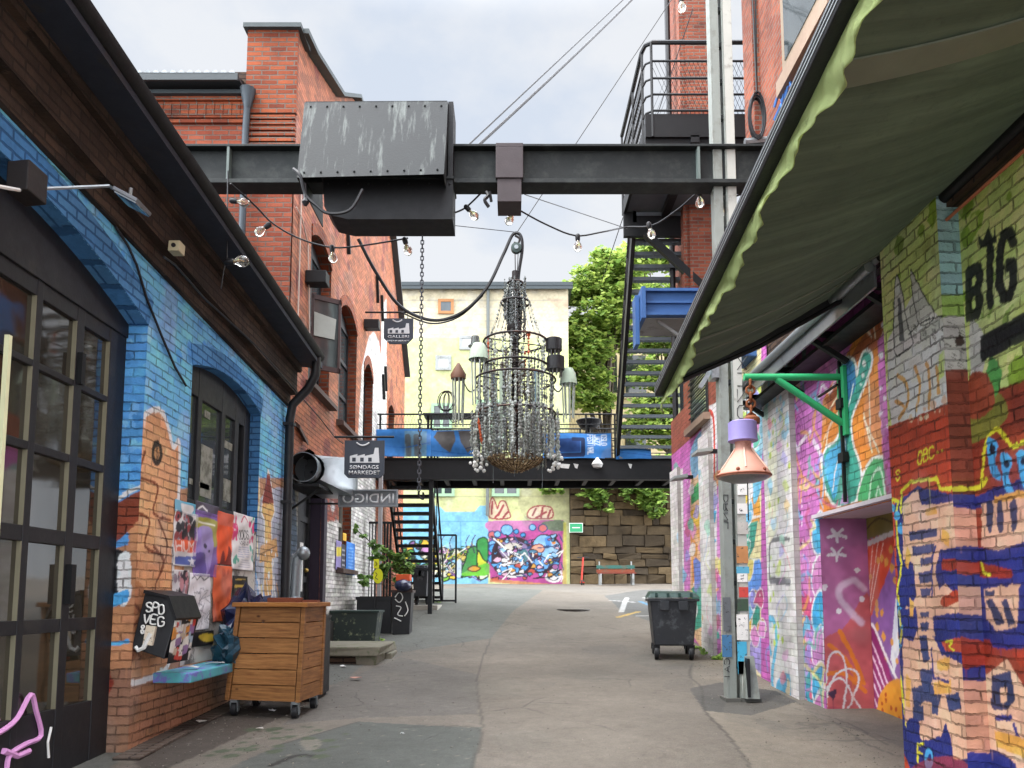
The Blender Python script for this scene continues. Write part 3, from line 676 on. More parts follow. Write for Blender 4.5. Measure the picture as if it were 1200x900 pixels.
def red_paint(P):
    C = P.C; P.poly([(330,-300),(500,-300),(500,500),(340,640)], '#a86341')
    P.speck([(340,0),(480,0),(470,500),(345,560)], '#8a4434', 200, .02, .3, 2); P.speck([(340,0),(480,0),(470,500),(345,560)], '#b46a50', 200, .02, .25, 3)
    P.poly([(424,430),(432,395),(438,388),(444,400),(448,430),(450,500),(420,540),(420,505)], '#d8d6d2')    # white surround
    P.poly([(447,358),(453,350),(453,520),(446,520)], '#d8d6d2')
    P.poly([(380,610),(400,610),(418,560),(440,560),(440,760),(380,760)], '#cfccc6')
    P.poly([(336,560),(356,560),(358,760),(336,760)], '#bdbcb2'); P.poly([(338,570),(346,580),(350,700),(340,700)], '#51677e', True)
    P.line([(352,565),(349,590),(351,620),(356,610),(358,570)], .03, '#2c2a2b'); P.poly([(346,640),(354,630),(354,690),(348,700)], '#7a8ea8')
    P.poly([(360,560),(380,560),(382,605),(378,615),(374,600),(366,596),(360,620)], '#3a3a3c', True)
    P.poly([(380,575),(396,565),(396,610),(382,612)], '#9b4a38'); P.ell(390, 594, 2.5, 6, '#d8d6d2'); P.ell(391, 575, 2.5, 5, '#d8d6d2')
    for k in range(9): P.line([(342,650+k*9),(352,650+k*9)], .02, '#cfd4d8')
    P.poly([(388,700),(440,700),(440,760),(388,760)], '#b9b4ab', a=.5)
    P.speck([(380,610),(440,600),(440,720),(380,740)], '#6a645e', 50, .01, .06, 12)
M_pred = paintmat('facade_brick', mort=.42, bump=1.0, mo=.013)
paint_panel('street_wall', 'x', XR0, 11.0, 23.0, .3, 12.0, .035, '#a6603f', red_paint, M_pred, RB, hole=red_hole, resw=.0255, soft=.5)
m = MB(); m.box(-14, -3.62, 11.02, 23, 0, 9.6); m.build('wall_core', M_brickd, RB)
m = MB(); m.prism([(-3.3,11.0,.2),(-3.3,11.0,10.2),(-4.0,11.0,10.2),(-4.0,11.0,9.26),(-12,11.0,9.26),(-12,11.0,.2)], (0,.3,0)); m.build('end_wall', brickmat('bright_brick', '#8c432f', '#ae5e44', '#7f6a60', dirt='#6a3428', dt=(.6,.85)), RB)
m = MB()
for z in (8.74,): m.box(-12, -4.0, 10.95, 11.0, z, z+.05)
for k in range(60): m.box(-4.1-k*.13, -4.1-k*.13+.115, 10.955, 11.0, 8.86, 9.06)
m.box(-12, -4.0, 10.965, 11, 8.83, 9.08); m.box(-12, -4.0, 10.92, 11.0, 9.08, 9.14)
for k in range(9): m.box(-4.02-.0, -3.27, 10.965-.006*k, 11.0, 8.1+k*.085, 8.16+k*.085)
m.box(-4.03, -3.26, 10.93, 11.0, 8.88, 10.22); m.build('corbelling', M_brick, RB)
m = MB(); m.box(-4.08, -3.2, 10.86, 11.4, 10.22, 10.29)
gp = [(11.0,10.24),(11.6,10.34),(13.5,10.94),(15,11.94),(18,11.94),(20,11.24),(23,8.34)]
for (a, b), (c, d) in zip(gp[:-1], gp[1:]):
    m.hexa([(-3.75,a,b-.02),(-3.12,a,b-.02),(-3.12,c,d-.02),(-3.75,c,d-.02),(-3.75,a,b+.06),(-3.12,a,b+.06),(-3.12,c,d+.06),(-3.75,c,d+.06)])
m.build('coping', mat('dark_coping', '#3d4547', .6, var=.2), RB)
m = MB()
for (a, b), (c, d) in zip(gp[:-1], gp[1:]): m.hexa([(-3.7,a,9),(-3.3,a,9),(-3.3,c,9),(-3.7,c,9),(-3.7,a,b-.03),(-3.3,a,b-.03),(-3.3,c,d-.03),(-3.7,c,d-.03)] if min(b, d) > 9 else [(-3.7,a,8),(-3.3,a,8),(-3.3,c,8),(-3.7,c,8),(-3.7,a,b-.03),(-3.3,a,b-.03),(-3.3,c,d-.03),(-3.7,c,d-.03)])
m.build('gable_core', M_brick, RB)
m = MB(); m.box(-12.2, -4.06, 10.68, 11.4, 9.27, 9.31); m.box(-12.2, -4.06, 10.66, 10.70, 9.22, 9.33); m.box(-12, -4.06, 10.85, 11.0, 9.14, 9.2); m.build('eaves', mat('grey_eaves', '#363d40', .5), RB)
m = MB(); m.prism([(-12.2,10.7,9.315),(-12.2,17,12.0),(-12.2,17,11.9),(-12.2,11.4,9.3)], (8.1,0,0)); m.build('roof', M_roof, RB)
m = MB(); pts = []
for k in range(64): x = -4.1-k*.125; pts += [(x,10.66,9.335),(x-.03,10.66,9.372),(x-.06,10.66,9.372),(x-.09,10.66,9.335)]
m.prism([(-4.1,10.66,9.32)]+pts+[(pts[-1][0],10.66,9.32)], (0,.05,0)); m.build('roof_edge', M_zinc, RB)
m = MB(); p = oY(289, 98, 10.8); q = oY(279, 290, 10.85); m.lathe([(.05,0),(.12,.3)], (p.x, 10.86, p.z-.35), 10); m.tube([(p.x,10.86,p.z-.3),(p.x-.02,10.88,p.z-.7),(p.x-.02,10.88,4.6)], .05, 10); m.build('downpipe', mat('blue_grey_pipe', '#3f474d', .5, .2), RB, True)
def red_window(o, name='window', lights=2, bars=2, xr=-3.5, sill=True, dark=True):
    a, b, z0, z1, r = o; mb = MB(); zt = z1+r
    for i in range(lights+1): y = a+(b-a)*i/lights; mb.box(xr-.03, xr+.04, y-.045, y+.045, z0, zt-.02)
    for j in range(bars+1): z = z0+(z1-z0)*j/bars; mb.box(xr-.027, xr+.037, a, b, z-.04, z+.04)
    mb.box(xr-.02, xr+.03, a, b, z1-.02, zt)
    w = mb.build(name, M_black if dark else mat('cream_frame', '#8b8a80', .6), RB); MB().box(xr-.012, xr+.004, a, b, z0, z1).build('pane', M_glassg, w)
    rv = MB(); rv.box(-3.62, -3.285, a-.02, a, z0, zt-.1); rv.box(-3.62, -3.285, b, b+.02, z0, zt-.1); rv.box(-3.62, -3.285, a-.02, b+.02, z0-.03, z0)
    n = 10
    us = np.linspace(a, b, n)
    for i in range(n-1):
        za, zb = float(arch_z(us[i], a, b, z1, r)), float(arch_z(us[i+1], a, b, z1, r))
        rv.hexa([(-3.62,us[i],za),(-3.262,us[i],za),(-3.262,us[i+1],zb),(-3.62,us[i+1],zb),(-3.62,us[i],za+.2),(-3.262,us[i],za+.2),(-3.262,us[i+1],zb+.2),(-3.62,us[i+1],zb+.2)])
    rv.build('surround', M_brick, RB)
    if sill: MB().prism([(-3.5,a-.12,z0+.02),(-3.14,a-.12,z0-.06),(-3.14,a-.12,z0-.14),(-3.5,a-.12,z0-.14)], (0,b-a+.24,0)).build('sill', mat('dark_sill', '#4a3a34', .7), w)
    return w
w = red_window(W1, lights=2, bars=2); w2 = red_window(W2, lights=2, bars=3); red_window(W3, lights=1, bars=1, sill=False); red_window(W4, lights=1, bars=2)
red_window(LW, lights=2, bars=2, dark=False)
# casement standing open over the street
m = MB(); A, B = (-3.27,12.15), (-2.86,12.45); P0 = oX(366,356,-3.2)
def cas(u, z): return (A[0]+(B[0]-A[0])*u, A[1]+(B[1]-A[1])*u, z)
for u0, u1, z0, z1 in ((0,.08,5.3,6.55),(.92,1,5.3,6.55),(0,1,5.3,5.38),(0,1,6.47,6.55)): m.hexa([V(cas(u0,z0))+V((0,-.02,0)),V(cas(u1,z0))+V((0,-.02,0)),V(cas(u1,z0))+V((0,.03,0)),V(cas(u0,z0))+V((0,.03,0)),V(cas(u0,z1))+V((0,-.02,0)),V(cas(u1,z1))+V((0,-.02,0)),V(cas(u1,z1))+V((0,.03,0)),V(cas(u0,z1))+V((0,.03,0))])
cm = m.build('casement', mat('maroon_frame', '#3c2826', .6), w)
MB().prism([cas(.08,5.38),cas(.92,5.38),cas(.92,6.47),cas(.08,6.47)], (0,.006,0)).build('pane', M_glassg, w)
MB().prism([V(cas(.1,5.85))+V((0,-.03,0)),V(cas(.8,5.85))+V((0,-.03,0)),V(cas(.85,6.2))+V((0,-.03,0)),V(cas(.1,6.25))+V((0,-.03,0))], (0,.008,0)).build('curtain', mat('grey_cloth', '#9a9d96', .8), w)
# street door and arch
m = MB(); m.box(-3.56, -3.5, DR[0], DR[1], .8, 4.0)
for y in (11.75, 12.4, 13.05): m.box(-3.5, -3.46, y-.06, y+.06, .8, 3.9)
for z in (1.0, 1.9, 2.9, 3.5): m.box(-3.495, -3.465, DR[0], DR[1], z-.05, z+.05)
dd = m.build('door', M_black, RB); MB().box(-3.462, -3.455, 12.5, 12.7, 1.7, 2.5).build('notice', M_white, dd); MB().sphere((-3.44,12.85,2.05), .04).build('handle', mat('brass', '#9a8248', .4, .8), dd)
m = MB(); m.box(-3.5, -3.22, 13.12, 13.32, .8, 3.3); m.build('door_post', mat('plum_post', '#2b2030', .6), RB)
MB().box(-3.6, -3.2, 13.4, 16.4, .2, 1.18).build('plinth', mat('dark_plinth', '#33302d', .8, c2='#4b4a40'), RB)
for c, h in (((374,212+100),0),): pass
m = MB()
for (px, py, s) in ((345,500,.3),): m.prism([(-3.28,11.4,4.2),(-3.28,11.9,4.05),(-3.2,11.9,3.98),(-3.2,11.4,4.13)], (0,0,.06))
m.build('drip_stone', mat('dark_sill', '#4a3a34', .7), RB)
for px, py in ((373,327),(437,381)):
    p = oX(px, py, -3.1); MB().box(-3.28, -2.95, p.y-.12, p.y+.12, p.z-.1, p.z+.1).build('wall_light', M_blackm, RB, bevel=.01)
m = MB()
for (ya, za, yb, zb) in ((11.3,8.1,11.3,5.3),): m.tube([(-3.25,ya,za),(-3.25,yb,zb)], .012, 6)
m.tube([(-3.25,11.05,7.45),(-3.25,11.35,7.45),(-3.25,11.75,7.2),(-3.25,12.0,5.6)], .012, 6); m.build('conduit', mat('pale_cable', '#b9a89c', .6), RB)
m = MB()
for y, z in ((19.0,6.9),(19.3,7.2),(18.6,8.8),(14.6,8.7),(14.6,9.3),(17.9,9.0)): m.bar((-3.24,y-.1,z+.3),(-3.24,y+.1,z-.3), .06, .06)
m.build('wall_tie', M_blackm, RB)
PK = 1.08
# ================================================================ right: mural wall, upper works, near pier
XR = 3.37
RW = thing('mural_building', 'right hand brick building covered in pink, orange and teal murals', 'building', (5, 11, .2))
DRH = (6.84, 8.38, 2.46); GW = (13.6, 14.7, 2.9, 4.0)
def right_hole(u, w): return (u > 6.6) & (u < DRH[1]) & (w < DRH[2]) | (w > np.where(u < 9.9, 4.7, 5.3))
PINK, ORA, TEAL, SKYB, WH, LIL = '#bd62ab', '#d98435', '#3f9a86', '#4fa9d3', '#dcdad6', '#8f8ccf'
def right_paint(P):
    P.poly([(780,330),(1060,300),(1060,600),(1060,900),(780,900)], PINK)
    # far stretch: red brick above, painted below
    P.poly([(780,200),(884,200),(884,440),(826,500),(780,540)], '#8f4a3a')
    P.poly([(786,560),(800,548),(806,560),(806,760),(786,720)], WH); P.poly([(800,545),(809,530),(810,780),(803,780)], '#c374b8')
    P.poly([(809,540),(822,520),(822,760),(809,740)], '#e1b68f'); P.poly([(810,575),(822,560),(822,582),(810,592)], '#3f9f60')
    P.poly([(809,600),(822,585),(822,615),(812,620)], '#e0b33b'); P.poly([(809,625),(818,640),(812,690)], '#dd9440'); P.poly([(812,650),(822,660),(822,700),(816,720)], '#6a80cb')
    P.poly([(810,690),(822,680),(822,735),(812,740)], '#3fa18a'); P.poly([(809,530),(822,505),(822,545),(812,560)], '#7da9c9', True)
    P.poly([(822,480),(843,470),(845,790),(822,775)], '#dcd8d8'); P.line([(826,484),(836,490),(837,560)], .1, '#cf4b3c')
    P.line([(826,560),(830,600),(826,640),(832,690),(827,740)], .1, '#57aacb'); P.poly([(829,600),(840,598),(838,612),(828,615)], SKYB); P.poly([(828,630),(840,632),(836,640)], SKYB)
    P.poly([(840,520),(846,515),(847,790),(840,790)], '#c779bb'); P.line([(824,700),(842,690)], .05, '#e0a57c'); P.line([(824,715),(842,705)], .05, '#e0a57c'); P.line([(826,740),(842,745)], .12, '#4cae9c')
    # panel behind the post
    P.poly([(845,400),(892,400),(892,800),(845,800)], '#e3d6a2')
    P.poly([(866,455),(892,452),(892,520),(868,510)], '#b9cf5b'); P.poly([(868,500),(892,470),(892,540),(872,540)], '#92c9dd', True)
    P.poly([(864,570),(876,570),(878,590),(866,610)], '#e3c13e'); P.poly([(876,590),(888,575),(890,610),(874,612)], '#e09a3c', True)
    P.poly([(864,618),(888,610),(884,640),(866,680)], TEAL); P.poly([(864,640),(874,622),(872,660),(864,670)], '#6a9fd4')
    P.poly([(868,680),(890,655),(890,700),(872,715)], '#5d8fd8', True); P.poly([(873,715),(886,690),(888,740),(872,740)], '#dcb237'); P.poly([(880,700),(892,690),(890,735),(882,740)], TEAL)
    P.poly([(868,750),(892,730),(892,790),(870,770)], '#a79bd6'); P.poly([(883,540),(892,530),(892,570),(883,590)], '#6dbad6', True); P.line([(884,450),(884,560)], .02, WH)
    for l in ([(866,610),(890,605)],[(868,660),(888,655)],[(872,715),(890,700)],[(868,745),(888,740)],[(884,690),(880,745)]): P.line(l, .035, WH)
    # pink stretch beside the pier
    P.poly([(920,440),(968,420),(962,860),(920,830)], '#c271b4')
    for r in (22, 16, 11, 6): P.line([(936+ .35*r*math.cos(t), 520+2.0*r*math.sin(t)) for t in np.linspace(0, 2*math.pi, 14)], .018, '#8c3f84')
    P.speck([(922,590),(960,590),(958,650),(922,650)], '#ead0e6', 26, .012, .035, 5); P.speck([(922,560),(960,560),(958,680),(922,680)], '#4a2a48', 10, .012, .03, 6)
    P.line([(948,700),(938,722),(930,745)], .16, '#8d3c80'); P.line([(930,650),(936,662),(936,680)], .1, '#7fa3e0', soft=.03)
    P.poly([(928,720),(950,690),(958,740),(955,800),(930,790)], '#c94f7e', True); P.poly([(934,730),(948,725),(950,770),(940,800),(928,800)], '#6db6d8', True)
    P.poly([(938,760),(956,740),(958,820),(940,830)], '#a88fd6', True); P.poly([(945,795),(954,785),(956,838),(946,836)], '#3f9fb5', True); P.speck([(925,700),(958,690),(956,830),(925,820)], '#d45f7d', 26, .02, .07, 8)
    P.poly([(930,650),(958,640),(960,700),(940,690)], '#cd7cba', True)
    # orange panel with the teal figure
    P.poly([(964,470),(1000,400),(1060,345),(1060,600),(960,610)], ORA); P.poly([(968,470),(1010,395),(1060,345),(1060,380),(1004,425),(972,490)], '#a55a33')
    for a, b in (((996,440),(972,480)),((1000,430),(985,452)),((1022,395),(1003,370)),((1026,395),(1022,372)),((1012,485),(1022,530)),((1012,490),(1030,530)),((1018,430),(1020,520)),((990,540),(1012,565)),((1030,400),(1040,380))): P.line([a, b], .022, '#e6d8b8', False)
    P.line([(985,480),(972,500),(968,530),(968,580)], .03, '#e9d9bf'); P.line([(978,490),(964,520),(960,560)], .03, '#e0b690')
    P.out([(968,575),(963,545),(968,525),(980,515),(986,490),(983,440),(985,425),(994,419),(1002,424),(1004,440),(1007,425),(1012,412),(1020,412),(1022,424),(1016,445),(1006,470),(998,492),(1000,520),(1008,545),(1010,575),(1000,590),(980,594)], .035, '#e4e6dc', TEAL)
    P.poly([(972,570),(966,545),(972,528),(984,518),(990,495),(992,540),(984,560),(978,585)], SKYB, True); P.poly([(987,430),(996,422),(1002,432),(1002,455),(992,470),(987,450)], '#3572a0', True)
    P.line([(990,470),(988,500),(990,525),(980,545),(976,575)], .022, '#e4e6dc'); P.line([(1000,450),(996,470),(992,480)], .02, '#dfe6dc')
    for x, y, r in ((1013,426,2.6),(1011,440,2),(1009,450,1.4)): P.ell(x, y, r, r*1.5, '#e4e6dc')
    P.out([(1006,594),(1010,560),(1022,538),(1036,536),(1042,545),(1046,590)], .035, '#e4e6dc', '#48a564'); P.line([(1018,588),(1022,560),(1032,550),(1038,585)], .03, '#bfe0c2'); P.line([(1026,588),(1029,570),(1034,586)], .024, '#bfe0c2')
    P.poly([(985,590),(990,566),(995,590)], '#a877b0')
    P.poly([(1028,400),(1060,360),(1062,600),(1040,560),(1032,500)], '#c06fb0')
    for x, y, r in ((1035,381,2.6),(1032,417,3),(1043,444,4.4),(1032,455,2),(1037,467,2.4),(1032,485,2.6),(1040,500,2)): P.ell(x, y, r, r*1.35, '#e6dbe6')
    P.poly([(1032,506),(1056,495),(1056,600),(1040,600)], '#a75594', a=.8); P.speck([(1034,500),(1054,495),(1054,590),(1040,590)], '#8a3f5e', 24, .012, .04, 3)
    P.poly([(958,600),(1062,575),(1062,592),(958,612)], ORA)
    # scalloped edge by the doorway
    for i, (y, c) in enumerate(((626,'#4aa5cf'),(676,'#d183be'),(718,'#3fa0d0'),(760,'#cf8dc6'),(802,'#4aa5cf'),(838,'#d183be'))): P.out([(964,y-24),(956,y-20),(951,y),(954,y+20),(964,y+24)], .03, '#e8e4e4', c)
    g = np.random.default_rng(31); pal = ['#e6e0e0','#6db6d8','#8f8ccf','#e0a04c','#5fb39a','#d98bc4','#c2557f','#e3d27a']
    for k in range(70):
        x, y = g.uniform(918, 964), g.uniform(440, 840); q = [(x, y)]
        for s in range(4): q.append((q[-1][0]+g.normal()*6, q[-1][1]+g.normal()*16))
        P.line(q, g.uniform(.012, .05), pal[k % 8], a=.75, soft=.01)
    for k in range(40): x, y = g.uniform(846, 894), g.uniform(450, 780); P.out([(x+5*math.cos(t)*g.uniform(.5,1.4), y+11*math.sin(t)*g.uniform(.5,1.4)) for t in np.linspace(0,6.28,7,endpoint=False)], .02, '#e4e0dc', pal[(k*3) % 8])
    for k in range(30): x, y = g.uniform(792, 845), g.uniform(545, 750); P.poly([(x+4*math.cos(t)*g.uniform(.5,1.4), y+9*math.sin(t)*g.uniform(.5,1.4)) for t in np.linspace(0,6.28,7,endpoint=False)], pal[(k*5) % 8], a=.8)
    P.speck([(800,560),(960,470),(960,840),(800,760)], '#e9e5e2', 60, .008, .03, 15)
paint_panel('mural_wall', 'x', XR, 5.8, 16.0, 0.0, 5.3, .0135, PINK, right_paint, M_pright, RW, hole=right_hole)
m = MB(); m.box(3.39, 9, 8.9, 16, -.2, 5.2); m.box(3.39, 9, 5.0, 8.9, 2.6, 4.66); m.box(4.1, 9, 4.9, 8.9, -.2, 2.6); m.build('wall_core', M_brickd, RW)
# white brick piers standing proud of the wall
def pier_paint(x0, x1, y0, y1, kind):
    def f(P):
        P.poly([(700,300),(1000,300),(1000,900),(700,900)], '#d6d3d0')
        if kind == 0:
            P.line([(903,765),(897,735),(905,725),(910,748),(905,790),(908,815),(922,822)], .09, SKYB); P.line([(903,765),(897,735),(905,725),(910,748),(905,790),(908,815),(922,822)], .05, '#6cbfe0')
            P.speck([(895,650),(915,640),(918,780),(900,780)], '#b7cf54', 20, .02, .05, 3); P.line([(902,680),(902,640),(908,632),(925,632)], .05, '#6d6d70'); P.line([(903,680),(925,682)], .09, '#77777c')
            P.poly([(900,520),(910,505),(912,620),(900,640)], '#e5e2bd', a=.6); P.speck([(893,440),(925,430),(920,520),(895,540)], '#9ac9d9', 22, .02, .06, 6)
            P.poly([(910,800),(925,790),(925,830),(912,828)], '#58a8cc', True); P.speck([(895,440),(925,430),(920,600),(895,600)], '#b9cb62', 16, .02, .05, 9)
        g = np.random.default_rng(17+kind); pal = ['#9ec6dd','#c9d77c','#d9a6cc','#a9a3d8','#e6c98a','#6fb6d3','#d97f8c','#8fc7b0']
        x0_, x1_ = (893, 928) if kind == 0 else (788, 848)
        for k in range(20):
            x, y = g.uniform(x0_, x1_), g.uniform(430, 820); P.poly([(x+3.5*math.cos(t)*g.uniform(.4,1.5), y+8*math.sin(t)*g.uniform(.4,1.5)) for t in np.linspace(0,6.28,7,endpoint=False)], pal[k % 8], True, a=.75)
        for k in range(14):
            x, y = g.uniform(x0_, x1_), g.uniform(450, 810); P.line([(x,y),(x+g.normal()*4,y+14),(x+g.normal()*6,y+30)], g.uniform(.012,.03), pal[(k*3) % 8], a=.8)
        P.speck([(820,400),(930,400),(930,840),(820,820)], '#8e8883', 50, .006, .03, 7)
    return f
for ya, yb, kd, zt in ((8.98, 9.95, 0, 4.5), (12.75, 13.45, 1, 4.4), (15.2, 15.9, 1, 4.2)):
    pr = paint_panel('pier', 'x', XR-.07, ya, yb, 0, zt, .018, '#d6d3d0', pier_paint(0,0,0,0,kd), M_pwhite, RW)
    m = MB().box(XR-.068, XR+.02, ya, yb, 0, zt); m.build('pier_core', brickmat('white_brick', '#b9b6b2', '#d2cfca', '#bdb9b5', dirt='#9a8d86', dt=(.6,.85), mo=.006), RW)
# doorway: painted reveal, lintel and door
def reveal_paint(P):
    P.poly([(930,560),(1040,560),(1040,900),(930,900)], '#b06a98'); P.poly([(955,590),(1020,590),(1020,640),(955,640)], '#a56a94', a=.5)
    P.poly([(963,760),(990,735),(1020,700),(1020,870),(963,870)], '#c2583f', True, a=.75); P.line([(972,756),(990,772),(1008,800)], .05, '#d97a2c'); P.line([(984,740),(1000,770),(1012,800)], .05, '#d97a2c'); P.line([(966,790),(990,790),(1014,810)], .05, '#d97a2c')
    for cy in (627, 649):
        for t in range(5): P.line([(981,cy),(981+11*math.cos(t*1.257+.3),cy+8*math.sin(t*1.257+.3))], .032, '#e2dde2', False)
    for x, y in ((1004,668),(1010,702),(983,716),(966,688)): P.ell(x, y, 3.2, 3.6, '#e2dde2')
    P.line([(1012,690),(1000,680),(985,688),(984,700),(996,716),(1010,730)], .04, '#d9c3d6', soft=.03, a=.8)
    P.line([(968,800),(972,770),(984,765),(992,790),(988,830),(976,848),(968,820),(980,790),(1000,785),(1006,800),(990,835),(972,835),(966,812),(985,795),(1005,825),(1012,845),(1000,850),(978,840)], .022, '#e0dce0')
    P.poly([(970,812),(980,808),(978,820)], '#3d2b45', True); P.poly([(966,830),(1014,836),(1014,866),(964,850)], '#a3435a', True, a=.7)
paint_panel('doorway_reveal', 'y', 8.375, 3.372, 3.92, 0, 2.5, .008, '#a8528f', reveal_paint, M_plain, RW)
def door_paint(P):
    P.poly([(1010,580),(1060,580),(1060,900),(1010,900)], '#8a5d9e'); P.poly([(1012,636),(1056,618),(1044,668),(1018,735)], '#d34a2a')
    P.line([(1013,640),(1058,620)], .06, WH); P.poly([(1052,700),(1060,690),(1062,740),(1050,790),(1046,770)], '#dfe0ea')
    for x in (1019,1025,1031,1037): P.line([(x,636),(1016+(x-1016)*.1,735)], .014, '#efcdb8', False)
    P.speck([(1024,690),(1064,640),(1064,790),(1024,750)], '#dc9a3a', 26, .03, .05, 2)
    P.poly([(1015,740),(1024,732),(1034,755),(1050,800),(1070,830),(1070,920),(1015,900)], '#8e2a6a')
    for k in range(8): P.line([(1016,748+k*15),(1023,752+k*15),(1033,775+k*15),(1050,825+k*15)], .03, '#e6c8dc')
    P.line([(1015,738),(1025,733),(1040,768),(1062,815)], .04, '#e9e2e6'); P.poly([(1034,812),(1062,800),(1066,890),(1032,868)], '#dd9331', True); P.speck([(1036,815),(1060,812),(1060,870),(1036,856)], '#a83b24', 12, .02, .03, 4)
    P.poly([(1012,585),(1066,570),(1066,616),(1013,634)], '#7c7238'); P.line([(1014,625),(1030,608),(1048,612)], .02, '#4a3f2a'); P.line([(1014,612),(1030,597),(1048,600)], .02, '#4a3f2a')
d_ = paint_panel('door', 'x', 3.9, 6.3, 8.37, 0, 2.5, .012, '#8a5d9e', door_paint, M_plain, RW, thick=.04)
m = MB(); m.box(3.3, 4.0, 6.3, 8.42, 2.462, 2.5); m.build('lintel', mat('white_lintel', '#c9bfc4', .6), RW)
m = MB(); m.box(3.375, 4.0, 8.38, 8.6, 0, 2.6); m.build('jamb', M_brickd, RW)
# lean-to canopy
m = MB(); m.hexa([(2.93,6.0,4.28),(3.5,6.0,4.62),(3.5,10.1,4.62),(2.93,10.1,4.28),(2.93,6.0,4.33),(3.5,6.0,4.68),(3.5,10.1,4.68),(2.93,10.1,4.33)]); cn = m.build('canopy', M_grey, RW)
m = MB(); m.tube([(2.9,6.0,4.27),(2.9,10.15,4.27)], .045, 10); m.box(2.935,2.955,6.0,10.1,4.1,4.28); m.build('gutter', M_zinc, cn, True)
m = MB()
for y in (6.3, 7.5, 8.7, 9.9): m.bar((3.36,y,3.95),(2.97,y,4.2), .05); m.bar((3.36,y,4.22),(2.97,y,4.24), .05)
m.build('bracket', M_steel, cn)
m = MB(); m.box(3.1, 3.36, 6.02, 10.1, 4.1, 4.14); m.build('soffit', M_black, cn)
m = MB().bar((3.33,7.62,2.55),(3.33,7.62,4.0),.03); m.bar((3.3,7.62,3.75),(3.3,8.1,3.75),.02); m.box(3.3,3.36,7.56,7.68,2.95,3.05); m.box(3.3,3.36,7.56,7.68,3.5,3.6); m.build('drain_rod', M_blackm, RW)
# upper storeys
UP = thing('upper_brick_building', 'tall red brick building rising over the mural wall on the right', 'building', (6, 7, 4.7))
m = MB(); m.box(3.7, 9, -2, 11.2, 4.65, 16); m.build('wall', M_brickr, UP)
m = MB()
for y in (10.75, 7.6, 4.2): m.box(3.6, 3.699, y, y+.45, 4.7, 16)
m.build('pilaster', M_brickr, UP)
m = MB(); m.box(3.62, 3.699, 8.2, 9.9, 8.4, 8.62); m.box(3.62, 3.699, 4.9, 7.3, 8.4, 8.62); m.build('sill', mat('beige_stone', '#8f7a68', .8), UP)
for a, b in ((8.35,9.75),(5.1,7.1)):
    fr = MB(); fr.box(3.66, 3.715, a, b, 8.62, 11.4); f_ = fr.build('window', mat('pale_board', '#84735f', .7), UP); MB().box(3.65,3.659,a+.12,b-.12,8.75,11.3).build('pane', M_glassg, f_)
m = MB(); pts = [oX(px,py,3.695) for px,py in ((908,125),(914,105),(917,120),(922,96),(921,115),(926,92),(928,104))]; m.tube(pts, .025, 5); pts = [oX(px,py,3.695) for px,py in ((908,140),(916,122),(919,135),(926,110))]; m.tube(pts, .025, 5); m.build('graffiti', mat('blue_spray', '#4d7fc4', .7), UP)
for lb, px, py in (('small grey slab lamp on the mural wall beside the far white pier', 829, 531), ('grey slab lamp low under the footbridge end on the far right wall', 801, 561)):
    p = oX(px, py, 3.2); WLP = thing('wall_lamp', lb, 'lamp', (3.3, p.y, p.z)); MB().prism([(3.24,p.y-.2,p.z),(2.98,p.y-.2,p.z-.03),(2.98,p.y-.2,p.z+.02),(3.24,p.y-.2,p.z+.07)], (0,.4,0)).build('head', M_grey, WLP, bevel=.008); MB().box(3.2,3.38,p.y-.05,p.y+.05,p.z,p.z+.06).build('arm', M_blackm, WLP)
SH = thing('brick_tower', 'narrow red brick stair tower standing behind the steel landing', 'tower', (4, 15.8, 1))
m = MB(); m.box(3.62, 4.42, 15.0, 16.4, 4.5, 18); m.box(3.5, 3.62, 15.02, 15.25, 4.5, 18); m.build('wall', M_brickr, SH)
m = MB(); m.box(3.55, 3.61, 15.4, 16.1, 5.2, 7.0); w_ = m.build('window', M_black, SH); MB().box(3.53,3.549,15.5,16.0,5.3,6.9).build('pane', M_glassg, w_)
m = MB(); m.box(3.44, 3.6, 15.3, 16.2, 5.05, 5.2); m.build('sill', mat('dark_sill', '#4a3a34', .7), SH)
m = MB(); m.tube([(3.45,15.9,4.6),(3.45,15.9,18)], .06, 8); m.build('downpipe', M_black, SH, True)
LWL = thing('link_wall', 'low red brick wall with a barred window between the tall brick blocks', 'wall', (4.2, 13, 4.7))
m = MB(); m.box(3.42, 4.2, 11.2, 15.0, 5.2, 6.9); m.build('wall', M_brick, LWL)
m = MB(); m.box(3.36, 3.41, 12.9, 14.2, 4.75, 6.3); w_ = m.build('window', M_black, LWL)
MB().box(3.345,3.359,13.0,14.1,4.85,6.2).build('pane', M_glassg, w_)
m = MB()
for k in range(12): m.box(3.31,3.33,12.95,14.15,4.9+k*.11,4.92+k*.11)
m.build('bars', M_blackm, w_); MB().box(3.25,3.41,12.8,14.3,4.62,4.74).build('sill', mat('beige_stone', '#8f7a68', .8), w_)
